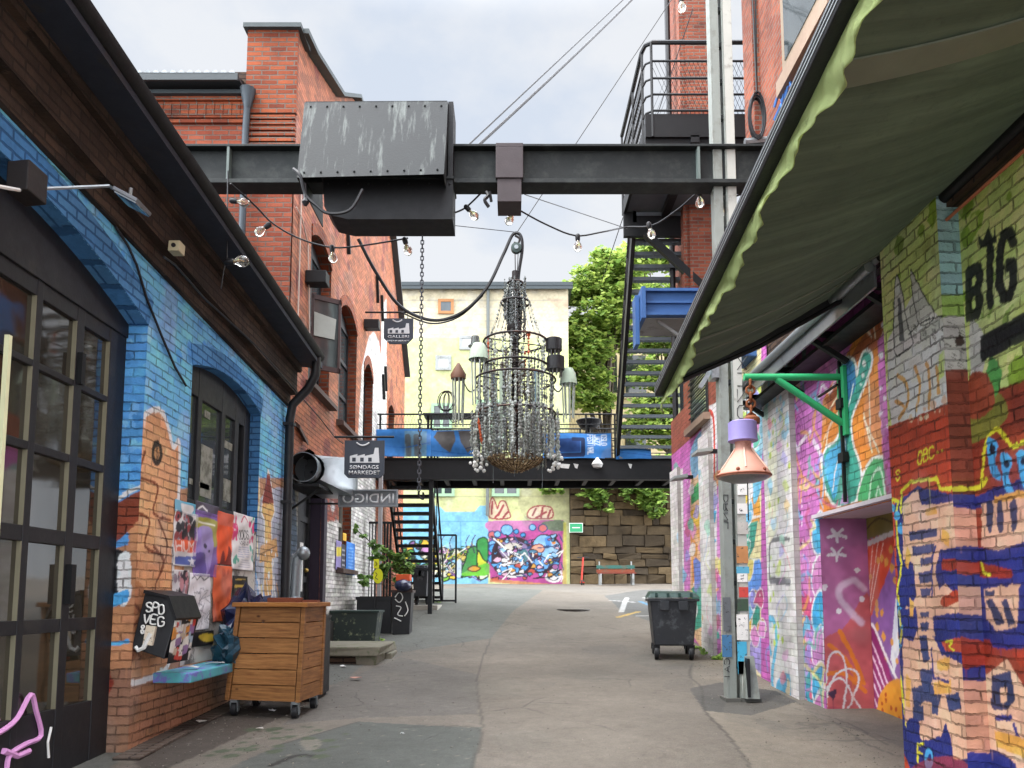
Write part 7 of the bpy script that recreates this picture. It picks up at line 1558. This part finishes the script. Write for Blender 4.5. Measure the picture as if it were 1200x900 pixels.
def p_pur(P):
    P.poly([(229,606),(256,612),(256,636),(248,640),(246,620),(229,618)], '#a3a036', True); P.poly([(231,622),(247,620),(249,650),(243,672),(230,672)], '#9a86c8', True); P.poly([(229,650),(240,650),(240,674),(229,674)], '#5a4a8c', True); P.line([(232,611),(252,616)], .014, '#e6e6d0', False); P.ell(241,640,2,3,'#2d2440'); P.ell(245,646,1.2,2,'#2d2440')
poster('purple poster with an olive heading and lilac tower shape', 229,256,600,676,p_pur,'#7a5aa6')
def p_or(P): P.poly([(256,600),(275,602),(275,618),(256,615)], '#c8604a'); P.poly([(258,658),(262,645),(264,658),(268,640),(272,650),(274,662),(258,662)], '#7a2a22', True)
poster('orange poster with dark flame marks at the top', 255,274,601,662,p_or,'#d8562e'); poster('plain faded orange poster sheet below the other orange one', 251,272,663,728,lambda P: P.speck([(252,665),(270,665),(270,728),(252,728)],'#c24f2c',14,.02,.06,2),'#d4623a')
def p_wor(P):
    P.poly([(274,602),(297,604),(297,668),(272,668)], '#dcd8d6'); P.letters('ODDS', (280,622),(291,622),(280,632), '#26242a', .016); P.letters('WORLD', (280,634),(291,635),(280,638), '#26242a', .008); lines(P, 279,291,641,652,5,'#8f94b4',.008); P.line([(283,612),(286,605),(290,612)], .02, '#c23a5c')
    P.speck([(272,603),(277,603),(277,640),(272,640)], '#d8407a', 12, .02, .05, 4); P.speck([(293,606),(298,606),(298,660),(293,660)], '#3fa08c', 10, .02, .05, 5); P.speck([(293,612),(298,612),(298,640),(293,640)], '#d8407a', 6, .02, .05, 6); P.speck([(273,652),(279,652),(279,664),(273,664)], '#5aa08c', 8, .01, .04, 7); lines(P,279,292,656,664,4,'#9a98a8',.006)
poster('white poster edged with pink and green leaves under bold dark lettering', 273,298,603,668,p_wor,'#dcd8d6')
poster('pale poster showing a dark crowd picture left of the drawing', 203,221,668,745,lambda P: scrib(['#4a3c50','#8a7a86','#2c2830','#b07a80'],16,5,.015,.05)(P,[(204,672),(220,672),(220,725),(204,725)]),'#c8c4c6')
def p_sk(P):
    P.line([(224,678),(228,675),(231,680),(235,675),(239,680),(245,676)], .014, '#3a3a40', False); g = np.random.default_rng(9)
    for k in range(34): x, y = 225+g.random()*18, 688+g.random()*42; P.line([(x,y),(x+g.normal()*4,y+g.normal()*6),(x+g.normal()*5,y+g.normal()*7)], .007, '#77757c')
poster('white poster with a tangled grey line drawing', 222,247,672,738,p_sk,'#d8d5d8')
def p_bl(P): P.line([(275,687),(289,687)], .03, '#c9a94a', False); P.speck([(276,692),(289,692),(289,704),(276,704)], '#6a655a', 16, .01, .03, 3); P.line([(276,679),(288,679)], .012, '#b99a4a', False)
poster('black poster with gold lettering low beside the crate', 273,291,675,705,p_bl,'#1f1c1a')
def p_ya(P): P.poly([(232,746),(240,742),(252,744),(252,750),(240,752)], '#c8a93a', True)
poster('dark strip poster with a yellow emblem near the ledge', 222,250,740,757,p_ya,'#1e1c1e')
poster('small maroon sticker sheet near the ledge end', 203,221,752,768,lambda P: P.line([(205,760),(219,761)],.02,'#c9c4c0',False),'#6a2a34')
poster('torn blue and white scrap at the upper corner of the posters', 205,229,588,602,lambda P: P.poly([(212,590),(226,594),(224,602),(214,602)],'#e0dfdc',True),'#5fa9c4')
poster('grey and black strip poster above the purple one', 229,256,590,604,lambda P: P.line([(232,597),(238,593),(242,599)], .02, '#d8d8d8', False),'#4f4a58')
# bags and papers on the ledge
def lump(name, label, c, rx, ry, rz, m_, seed, cat='bag'):
    g = np.random.default_rng(seed); mb = MB(); mb.lathe([(max(.01,math.sin(math.pi*i/12))**.7, -math.cos(math.pi*i/12)) for i in range(13)], (0,0,0), 20)
    out = []
    for v in mb.v:
        v = np.array(v); w = 1+.10*math.sin(v[0]*5+seed)+.09*math.sin(v[1]*7+v[2]*4+seed)+.13*g.normal(); w2 = max(v[2], -.75); out.append((c[0]+v[0]*rx*w, c[1]+v[1]*ry*w, c[2]+(w2*w if w2 > -.7 else -.75)*rz+.75*rz))
    mb.v = out; return tag(mb.build(name, m_, None), label, cat)
M_bag = mat('navy_plastic', '#171c38', .3, var=.4, c2='#2f3a5c', t=(.5,.7), sc2=7, bump=.5, bsc=14, spec=.6)
lump('rubbish_bag', 'shiny navy plastic bag slumped on the ledge behind the crate', (-2.96,8.6,.93), .22, .42, .40, M_bag, 3)
lump('rubbish_bag', 'dark teal carrier bag hanging low beside the crate edge', (-2.92,8.12,.93), .15, .28, .20, mat('teal_plastic', '#1f3d4c', .35, c2='#c9cfd2', t=(.66,.7), sc2=5, bump=.5, bsc=16), 5)
g = random.Random(5)
def scrap(label, p, s, col, k, cat='paper scrap', z=.004):
    mb = MB(); n = 7; pts = [(s*math.cos(6.28*i/n)*g.uniform(.6,1.2), s*.6*math.sin(6.28*i/n)*g.uniform(.6,1.2)) for i in range(n)]
    top_ = [(p[0]+a, p[1]+b, p[2]+z+.012+g.uniform(0,.02)) for a, b in pts]; mb.add(top_+[(a, b, c-.004) for a, b, c in top_], [tuple(range(n)), tuple(range(2*n-1, n-1, -1))]+[(i, (i+1)%n, n+(i+1)%n, n+i) for i in range(n)])
    return tag(mb.build('paper_scrap', mat(k, col, .7, var=.06), None), label, cat)
scrap('crumpled white paper on the turquoise ledge', (-2.95,7.75,.93), .09, '#d5d3d0', 'white_scrap'); scrap('torn white flyer lying under the letter box on the ledge', (-3.0,7.3,.93), .1, '#d5d3d0', 'white_scrap')
for lb, px, py, s, c, k in (('white paper scrap lying on the asphalt in front of the crate',319,836,.05,'#dad8d4','white_scrap'),('grey flattened paper near the brick footing of the blue wall',236,849,.05,'#a8a29a','grey_scrap'),('white crumpled napkin on the road before the stone step',402,783,.06,'#d8d6d2','white_scrap'),('small white scrap on the dark asphalt patch',471,864,.02,'#cfccc6','white_scrap'),
   ('white litter on the road beside the black planter box',472,741,.06,'#d8d6d2','white_scrap'),('tiny pale scrap on the road in front of the crate corner',354,832,.025,'#c9c6c0','grey_scrap'),('reddish flattened scrap on the road behind the crate',418,797,.08,'#a8796a','red_scrap'),('pale flattened scrap on the front road edge',304,857,.04,'#bdb8b0','grey_scrap'),('white scrap on the road by the concrete stair block',486,709,.08,'#cfccc8','white_scrap')):
    p = oG(px, py); scrap(lb, (p.x, p.y, gz(p.y)+.01), s, c, k)
# wall fittings
WB = thing('junction_box', 'dark boxy fitting on the blue wall holding a spotlight arm', 'fixture', (-3.1, 4.9, 4.3)); p = oX(32,215,-3.1); MB().obox(p, (0,1,0), (1,0,.1), (0,0,1), .10, .07, .10).build('body', mat('brown_black_box', '#211c1b', .6), WB, bevel=.01); MB().tube([p+V((.04,.1,.02)), oX(128,218,-2.9), oX(150,232,-2.75)], .012, 6).build('arm', M_zinc, WB); m = MB(); m.tube(cat_rom([p+V((.02,-.1,-.1)), p+V((.0,-.25,-.16)), p+V((-.08,-.4,-.2))], 4), .012, 6); m.build('lead', M_white, WB)
FLD = thing('spotlight', 'small grey floodlight on a thin arm under the left eaves', 'lamp', tuple(oX(152,235,-2.75))); p = oX(155,236,-2.75); MB().obox(p, (.8,.3,-.35), (0,1,0), (.35,0,.8), .085, .11, .014).build('head', mat('grey_lamp', '#6a6c70', .4, .4), FLD, bevel=.005); MB().obox(p+V((.0,0,-.02)), (.8,.3,-.35), (0,1,0), (.35,0,.8), .075, .10, .006).build('lens', M_glassg, FLD); MB().bar(p+V((-.05,.05,.02)), p+V((-.03,.03,.12)), .02).build('yoke', M_zinc, FLD)
LB = thing('sensor_box', 'small cream sensor box fixed under the dark cornice', 'sensor', tuple(oX(207,292,-2.98))); p = oX(207,291,-2.98); MB().obox(p, (0,1,0), (1,0,0), (0,.1,1), .06, .05, .05).build('body', mat('cream_box', '#b5ac8c', .5), LB, bevel=.008); MB().lathe([(.02,-.01),(.02,.012)], p+V((0,-.06,0)), 10, (1,0,0), (0,0,1), (0,1,0)).build('eye', M_black, LB)
# duct
DU = thing('ventilation_duct', 'galvanised metal ventilation duct with a wide round mouth facing up the street', 'duct', (-2.85, 11.4, 3.3)); p = oY(355,547,11.2); rr = .225
m = MB(); m.lathe([(rr*.95,0),(rr,0),(rr,.02),(rr*.98,.06),(rr,.09),(rr*.98,.12),(rr,.16),(rr,.2)], p, 30, (1,0,0), (0,0,1), (0,1,0), cap=False); mo_ = m.build('mouth', mat('bright_zinc', '#a4abaf', .35, .75, var=.12), DU, True); MB().lathe([(rr*.93,0.004),(rr*.93,.5),(.02,.5)], p, 30, (1,0,0), (0,0,1), (0,1,0), cap=False).build('lining', mat('dark_lining', '#333436', .7), mo_, True)  # shade inside the mouth is put into the lining's dark colour
q = p+V((.05,.2,0)); m = MB(); n = 16; c1 = [V((q.x+rr*math.cos(6.2832*i/n+.39), q.y, q.z+rr*math.sin(6.2832*i/n+.39))) for i in range(n)]
def sq(t): c, s = math.cos(t), math.sin(t); k_ = 1/max(abs(c), abs(s)); return c*k_, s*k_
c2 = [V((q.x+.2+.29*sq(6.2832*i/n+.39)[0], q.y+.65, q.z+.0+.3*sq(6.2832*i/n+.39)[1])) for i in range(n)]; c3 = [v+V((0,.5,0)) for v in c2]
m.add(c1+c2+c3, [(i,(i+1)%n,n+(i+1)%n,n+i) for i in range(n)]+[(n+i,n+(i+1)%n,2*n+(i+1)%n,2*n+i) for i in range(n)]+[tuple(range(2*n,3*n))]); m.build('transition', mat('bright_zinc', '#a4abaf', .35, .75, var=.12), DU, True)
m = MB(); m.box(-3.28, q.x+.22, 11.1, 12.0, p.z-rr-.08, p.z-rr-.04); m.bar((-3.28,11.3,p.z-rr-.4),(q.x+.2,11.3,p.z-rr-.08),.03); m.build('shelf_bracket', M_blackm, DU)
CHM = thing('flue_pipe', 'silver flue pipe with a cowl standing behind the plank crate', 'pipe', (-2.95, 10.9, .6)); p = oY(346,700,10.9); tp = oY(344,655,10.9); m = MB(); m.tube([V((p.x-.06,10.9,gz(10.9))), V((p.x,10.9,tp.z)), V((p.x+.06,10.9,tp.z+.05))], .085, 14); m.build('pipe', M_zinc, CHM, True); m = MB(); m.sphere(V((p.x+.1,10.88,tp.z+.08)), .1, 10); m.build('cowl', M_zinc, CHM, True)
for z in (1.2, 1.6): MB().tube([(p.x-.03+.1*math.cos(t), 10.9+.1*math.sin(t), z) for t in np.linspace(0,6.28,16,endpoint=False)], .012, 5, True).build('clamp', M_zinc, CHM)
# ================================================================ hanging signs
M_sign = mat('sign_board', '#353a44', .55, var=.1); M_sil = mat('sign_white', '#c9cbcd', .6, var=.04)
def factory(par, X0, X1, Z0, Z1, Y):
    """white factory outline with saw tooth roof and chimney, as on the board"""
    w, h = X1-X0, Z1-Z0
    def P_(pts): MB().prism([(X0+a*w, Y, Z0+b*h) for a, b in pts], (0,-.004,0)).build('emblem', M_sil, par)
    P_([(0,0),(0,.45),(.25,.45+.13),(.25,.45),(.5,.58),(.5,.45),(.8,.58),(.84,1.0),(.96,1.0),(1,0)])
    for k in range(3): MB().box(X0+(.08+k*.27)*w, X0+(.2+k*.27)*w, Y-.0045, Y-.0085, Z0+.08*h, Z0+.34*h).build('emblem', M_sign, par)
def hsign(label, px0, px1, y0, y1, Y, l1, l2, barL, barR, by, round_=.06):
    a, b = oY(px0, y0, Y), oY(px1, y1, Y); t = thing('hanging_sign', label, 'sign', tuple(oY((px0+px1)/2, y1, Y)))
    w, h = b.x-a.x, a.z-b.z; r = round_; ch = [(a.x,Y,a.z),(b.x,Y,a.z),(b.x,Y,b.z+r),(b.x-r,Y,b.z),(a.x+r,Y,b.z),(a.x,Y,b.z+r)]
    MB().prism(ch, (0,.03,0)).build('board', M_sign, t, bevel=.004); factory(t, a.x+.14*w, a.x+.88*w, b.z+.40*h, b.z+.80*h, Y-.002)
    mb = MB(); mb.tube([(a.x+w*(.3+.32*s), Y-.004, a.z-.06*h-.05*h*4*(.25-(s-.5)**2)*1.6) for s in np.linspace(0,1,9)], .012, 5); mb.build('emblem', M_sil, t)
    text('lettering', l1, M_sil, (a.x+.14*w, Y-.003, b.z+.235*h), (1,0,0), (0,0,1), .72*w, .10*h, t); text('lettering', l2, M_sil, (a.x+(.10 if round_ > .1 else .12)*w, Y-.003, b.z+.09*h), (1,0,0), (0,0,1), .78*w, (.10 if len(l2) < 10 else .055)*h, t)
    z = oY(600, by, Y).z; p0, p1 = oY(barL, by, Y), oY(barR, by, Y); mb = MB(); mb.tube([V((p0.x,Y,z)), V((p1.x,Y,z))], .018, 7)
    for f in (.2, .8): mb.tube([(a.x+f*w,Y+.01,a.z-.01),(a.x+f*w,Y+.01,z)], .008, 5)
    mb.build('bracket', M_blackm, t); return t
hsign('dark shield sign lettered Galleri with a white factory emblem', 450, 484, 373, 403, 14.8, 'GALLERI', 'SPENNERIET', 428, 492, 366, .12)
hsign('dark square sign lettered Søndagsmarkedet with a white factory emblem', 404, 450, 516, 560, 11.6, 'SØNDAGS', 'MARKEDET', 392, 462, 512, .06)
t = thing('indigo_sign', 'grey framed sign with cut out letters reading Indigo from behind', 'sign', tuple(oY(431,593,12.2))); Y = 12.2; a, b = oY(397,574,Y), oY(466,594,Y); mb = MB()
for q in ((a.x,b.x,a.z-.025,a.z),(a.x,b.x,b.z,b.z+.025),(a.x,a.x+.025,b.z+.025,a.z-.025),(b.x-.025,b.x,b.z+.025,a.z-.025)): mb.box(q[0],q[1],Y-.04,Y+.04,q[2],q[3])
mb.build('frame', mat('sign_frame', '#7d8185', .5, .2), t); MB().box(a.x+.025,b.x-.025,Y,Y+.02,b.z+.025,a.z-.025).build('board', mat('sign_grey', '#6d7174', .55, var=.1), t); text('lettering', 'INDIGO', mat('sign_pale', '#d8dadb', .5), (a.x+.06,Y-.004,b.z+.06), (1,0,0), (0,0,1), b.x-a.x-.12, a.z-b.z-.12, t, mirror=True)
mb = MB(); mb.bar((a.x+.01,Y,a.z-.05),(-3.28,Y,a.z-.05),.03); mb.bar((a.x+.01,Y,b.z+.05),(-3.28,Y,b.z+.05),.03); mb.build('bracket', M_blackm, t)
# ================================================================ left foot of the red wall: step, tubs, pots, bin
STP = thing('stone_step', 'mossy broken stone step in front of the street door', 'step', (-2.6, 12.6, .65))
zs = gz(12.4); g = random.Random(2)
def blk(x0,x1,y0,y1,z0,z1,nm,mt): 
    j = lambda s=.03: g.uniform(-s, s); MB().hexa([(x0+j(),y0+j(),z0),(x1+j(),y0+j(),z0),(x1+j(),y1,z0),(x0,y1,z0),(x0+j(),y0+j(),z1+j(.01)),(x1+j(),y0+j(),z1+j(.01)),(x1+j(),y1,z1+j(.01)),(x0,y1,z1)]).build(nm, mt, STP, bevel=.02)
M_stn = mat('mossy_stone', '#6f6a5c', .9, var=.3, c2='#4d5536', t=(.52,.66), sc2=4, bump=.6, bsc=10)
blk(-3.25,-2.0,11.75,13.4,zs+.10,zs+.24,'slab',M_stn); blk(-3.2,-2.35,11.85,13.3,zs-.1,zs+.1,'course',M_brickd); blk(-2.36,-2.05,11.8,12.5,zs-.1,zs+.1,'course',M_stn); blk(-2.3,-1.95,12.52,13.2,zs-.1,zs+.09,'course',M_stn)
LT = thing('low_trough', 'low dark plastic trough with mossy splashes beside the white wall', 'planter', (-2.6, 13.9, .75)); p0 = oG(405,740); y = 13.9; a, b = oY(388,716,y), oY(443,738,y); zb_ = gz(y)+.02
m = MB(); m.hexa([(a.x+.03,y,zb_),(b.x-.06,y,zb_),(b.x-.06,y+.5,zb_),(a.x+.03,y+.5,zb_),(a.x,y-.03,a.z),(b.x,y-.03,a.z),(b.x,y+.55,a.z),(a.x,y+.55,a.z)]); m.build('tub', mat('splashed_plastic', '#26302c', .6, c2='#7f8468', t=(.56,.64), sc2=4), LT, bevel=.015); MB().box(a.x-.02,b.x+.02,y-.05,y+.57,a.z-.03,a.z+.01).build('rim', mat('dark_green_rim', '#1f2f2a', .5), LT, bevel=.008)
p = oG(450,738); tag(MB().hexa([(p.x-.1,p.y,gz(p.y)-.01),(p.x+.2,p.y-.05,gz(p.y)-.01),(p.x+.22,p.y+.25,gz(p.y)-.01),(p.x-.08,p.y+.3,gz(p.y)-.01),(p.x-.06,p.y+.02,gz(p.y)+.1),(p.x+.16,p.y,gz(p.y)+.12),(p.x+.18,p.y+.22,gz(p.y)+.12),(p.x-.05,p.y+.26,gz(p.y)+.1)]).build('stone_block', mat('pale_stone', '#9b978c', .9, bump=.5, bsc=14), None, bevel=.02), 'small pale stone block beside the low trough', 'stone')
PB = thing('planter_box', 'large black planter box in front of the bar fence', 'planter', (-2.4, 15.6, .9)); y = 15.4; a, b = oY(418,700,y), oY(458,732,y); zb_ = gz(y); MB().hexa([(a.x,y,zb_),(b.x,y,zb_),(b.x,y+.8,zb_),(a.x,y+.8,zb_),(a.x,y,a.z),(b.x,y,a.z),(b.x,y+.8,a.z),(a.x,y+.8,a.z)]).build('box', M_black, PB, bevel=.015)
MB().box(a.x-.02,b.x+.02,y-.02,y+.82,a.z-.05,a.z+.01).build('rim', M_black, PB); MB().box(a.x+.05,b.x-.05,y+.05,y+.75,a.z-.02,a.z+.02).build('soil', mat('soil', '#2c241c', .95), PB)
PT = thing('graffiti_pot', 'tall black square pot scribbled with white graffiti holding the plant', 'pot', (-2.0, 15.3, .9)); y = 15.2; a, b = oY(459,692,y), oY(482,731,y); zb_ = gz(y)
MB().hexa([(a.x+.02,y+.02,zb_),(b.x-.04,y+.02,zb_),(b.x-.04,y+.4,zb_),(a.x+.02,y+.4,zb_),(a.x,y,a.z),(b.x,y,a.z),(b.x,y+.42,a.z),(a.x,y+.42,a.z)]).build('pot', M_black, PT, bevel=.012); MB().box(a.x-.02,b.x+.02,y-.02,y+.44,a.z-.04,a.z+.01).build('rim', mat('brown_rim', '#3a2a26', .6), PT)
mb = MB()
for pts in ([(463,700),(468,694),(472,700),(468,706),(463,702)], [(464,710),(470,712),(466,720),(472,722)], [(475,705),(478,715),(474,722)], [(462,724),(470,728)]): mb.tube(cat_rom([oY(px,py,y-.004) for px,py in pts], 4), .011, 5)
mb.build('scrawl', M_white, PT)
PL = thing('potted_plant', 'leafy green potted plant spreading above the black pots', 'plant', (-2.05, 15.5, 1.75))
Cp = [cl(*q) for q in ((462,662,15.5,.22,.8),(450,668,15.5,.2,.8),(474,668,15.5,.2,.8),(458,650,15.5,.2,.8),(470,652,15.5,.16,.8),(440,676,15.4,.12,.8),(428,684,15.4,.12,.5),(447,655,15.5,.15),(480,662,15.5,.13),(465,676,15.4,.18,.6))]
build_leaf(leaves(Cp, 620, .075, 12, .8), 'foliage', M_leafp, PL); mb = MB(); sp_ = V((-2.0,15.5,oY(470,694,15.4).z))
for c in Cp: mb.tube([sp_, sp_.lerp(V(c[:3]),.5)+V((0,0,.08)), V(c[:3])], .008, 5)
mb.build('stem', M_bark, PL)
PL2 = thing('climbing_plant', 'thin climbing plant with pale leaves on the bar fence', 'plant', (-2.75, 15.9, 1.75)); Cp = [cl(*q) for q in ((414,618,15.9,.16,.8),(426,628,15.9,.12),(434,636,15.9,.12),(440,650,15.9,.12),(430,676,15.8,.1),(422,676,15.8,.1),(444,640,15.9,.1))]; build_leaf(leaves(Cp, 170, .07, 14, .8), 'foliage', M_leafp, PL2); mb = MB(); mb.tube(cat_rom([V((-2.55,15.9,1.6))]+[V(c[:3]) for c in (Cp[3], Cp[2], Cp[1], Cp[0])], 4), .01, 5); mb.build('stem', M_bark, PL2)
YS = thing('yellow_sign', 'bright yellow double tag hung on the post in front of the plant', 'sign', tuple(oY(442,672,15.3))); M_yel = mat('fluorescent_yellow', '#d3d41f', .6, var=.04); y = 15.25; a, b = oY(438,655,y), oY(444,666,y); MB().box(a.x,b.x,y,y+.02,b.z,a.z).build('upper_tag', M_yel, YS); mb = MB(); c = oY(443,675,y); mb.lathe([(.13,-.01),(.13,.01)], c, 20, (.75,0,0), (0,0,1.15), (0,1,0)); mb.build('lower_tag', M_yel, YS); mb = MB(); mb.tube(cat_rom([oY(px,py,y-.01) for px,py in ((440,671),(442,673),(440,677),(443,679))], 3), .007, 5); mb.tube([oY(440,658,y-.004), oY(442,661,y-.004), oY(440,663,y-.004)], .007, 5); mb.build('scrawl', M_black, YS)
MB().box(c.x-.08,c.x-.05,y+.02,y+.06,gz(y),a.z+.02).build('stake', M_black, YS)
OBX = thing('orange_crate', 'orange tub with a dark bag hung over it on top of the graffiti pot', 'tub', tuple(oY(473,690,15.0))); y = 15.15; a, b = oY(464,673,y), oY(480,691,y); MB().box(a.x,b.x,y-.0,y+.3,(a.z+b.z)/2+.02,a.z).build('tub', mat('orange_plastic', '#c8501f', .5), OBX, bevel=.01); mb = MB(); mb.lathe([(max(.02,math.sin(math.pi*i/8))*.17, -.12*math.cos(math.pi*i/8)) for i in range(9)], oY(472,686,y-.02), 14); mb.build('bag', M_bag, OBX, True)
def wheelie(name, label, x0, x1, y0, y1, z, h, lid_m, wheels4):
    t = thing(name, label, 'bin', ((x0+x1)/2, (y0+y1)/2, z)); M_bin = mat('bin_plastic', '#25272b', .5, var=.15, c2='#45474a', t=(.55,.66), sc2=6); cl_ = .23; zz = z+cl_
    s = .07*(x1-x0)/.8
    MB().hexa([(x0+s,y0+s,zz),(x1-s,y0+s,zz),(x1-s,y1-s,zz),(x0+s,y1-s,zz),(x0,y0,z+h-.1),(x1,y0,z+h-.1),(x1,y1,z+h-.1),(x0,y1,z+h-.1)]).build('body', M_bin, t, bevel=.025)
    mb = MB(); mb.box(x0-.03,x1+.03,y0-.03,y1+.03,z+h-.14,z+h-.09); mb.build('rim', M_bin, t, bevel=.012)
    mb = MB(); mb.box(x0+.15,x0+.3,y0-.05,y0+.0,z+h-.28,z+h-.14); mb.box(x1-.3,x1-.15,y0-.05,y0+.0,z+h-.28,z+h-.14); mb.build('lifting_lug', M_bin, t, bevel=.01)
    lid = MB().hexa([(x0-.04,y0-.05,z+h-.085),(x1+.04,y0-.05,z+h-.085),(x1+.04,y1+.04,z+h-.085),(x0-.04,y1+.04,z+h-.085),(x0+.02,y0+.03,z+h-.01),(x1-.02,y0+.03,z+h-.01),(x1-.02,y1-.02,z+h+.03),(x0+.02,y1-.02,z+h+.03)]).build('lid', lid_m, t, bevel=.02)
    mb = MB()
    for k in range(4): xx = x0+.1+(x1-x0-.2)*k/3; mb.box(xx-.02,xx+.02,y0-.06,y0+.06,z+h-.07,z+h-.01)
    mb.build('rib', lid_m, lid)
    for (wx, wy) in (((x0+.1,y0+.14),(x1-.1,y0+.14),(x0+.1,y1-.14),(x1-.1,y1-.14)) if wheels4 else ((x0+.06,y1-.1),(x1-.06,y1-.1))):
        gzz = gz(wy); cs = MB().box(wx-.05,wx+.05,wy-.05,wy+.05,zz-.04,zz+.01).bar((wx-.045,wy,zz-.02),(wx-.045,wy+.03,gzz+.1),.012,.06).bar((wx+.045,wy,zz-.02),(wx+.045,wy+.03,gzz+.1),.012,.06).build('castor', M_blackm, t)
        MB().lathe([(.03,-.035),(.108,-.032),(.115,0),(.108,.032),(.03,.035)], (wx,wy+.03,gzz+.115), 18, (0,1,0), (0,0,1), (1,0,0)).build('wheel', M_black, cs, True); MB().lathe([(.05,-.038),(.05,.038)], (wx,wy+.03,gzz+.115), 12, (0,1,0), (0,0,1), (1,0,0)).build('hub', M_grey, cs)
    return t
w = wheelie('wheeled_bin', 'big black four wheeled bin with a dark green lid by the mural wall', 2.24, 2.98, 12.2, 13.1, gz(12.3), 1.07, mat('green_lid', '#18352f', .5, var=.12), True)
w.rotation_euler.z = R(-7)
w = wheelie('wheeled_bin', 'slim dark grey wheeled bin beside the stair foot', oY(483,690,19.6).x, oY(501,690,19.6).x, 19.6, 20.2, gz(19.6)+.08, 1.02, mat('grey_lid', '#4a4d52', .5), False)
p = oG(482,712); tag(MB().box(-2.75,-1.85,19.2,20.4,gz(19.2)-.1,gz(19.8)+.07).build('concrete_pad', mat('concrete', '#8a867c', .9, bump=.4), None, bevel=.015), 'low concrete pad under the slim bin', 'pad')
# blue and yellow notices on the white brick
def wp(label, px0, px1, y0, y1, base, fn): 
    x = -3.262; a, b = oX(px0,y0,x), oX(px1,y1,x); o = paint_panel('notice', 'x', x, a.y, oX(px1,y0,x).y, oX((px0+px1)/2,y1,x).z, oX((px0+px1)/2,y0,x).z, .015, base, fn, M_paper, None, thick=.004, soft=.3); tag(o, label, 'notice', 'notices on the white brick')
wp('bright blue notice sheet on the white brick wall', 406,416,636,674,'#3f7fd0',lambda P: lines(P,408,414,642,668,8,'#7fb0e8',.02)); wp('purple and yellow narrow notice on the white brick', 394,400,634,668,'#8a7fb0',lambda P: P.poly([(394,641),(400,641),(400,652),(394,652)],'#c9b83a')); wp('dark narrow notice on the white brick beside the blue one', 400,405,638,670,'#3a3a44',lambda P: lines(P,401,404,644,668,5,'#a8a8b0',.03)); wp('small yellow tag above the notices', 402,406,625,634,'#d0a53a',lambda P: None)
# weeds, manhole
MH = thing('manhole_cover', 'round iron manhole cover set in the road', 'manhole cover', tuple(oG(672,714))); p = oG(672,714); rr = .42; MB().lathe([(rr,-.02),(rr,.006),(rr-.03,.008)], (p.x,p.y,gz(p.y)), 32).build('frame', mat('iron_cover', '#5f5a54', .75, .1), MH); MB().lathe([(rr-.05,-.01),(rr-.05,.009),(.01,.01)], (p.x,p.y,gz(p.y)), 32).build('lid', mat('iron_cover', '#5f5a54', .75, .1), MH)
WD = tag(build_leaf(leaves([(p.x,p.y,gz(p.y)+.03,r_,.4) for p, r_ in ((oG(826,766),.12),(oG(838,772),.16),(oG(818,760),.1),(oG(508,706),.2),(oG(446,752),.12),(oG(436,758),.1))], 420, .03, 20, .9), 'weeds', M_leafd, None), kind='stuff'); WD['label'] = 'small weeds growing along the wall foot'
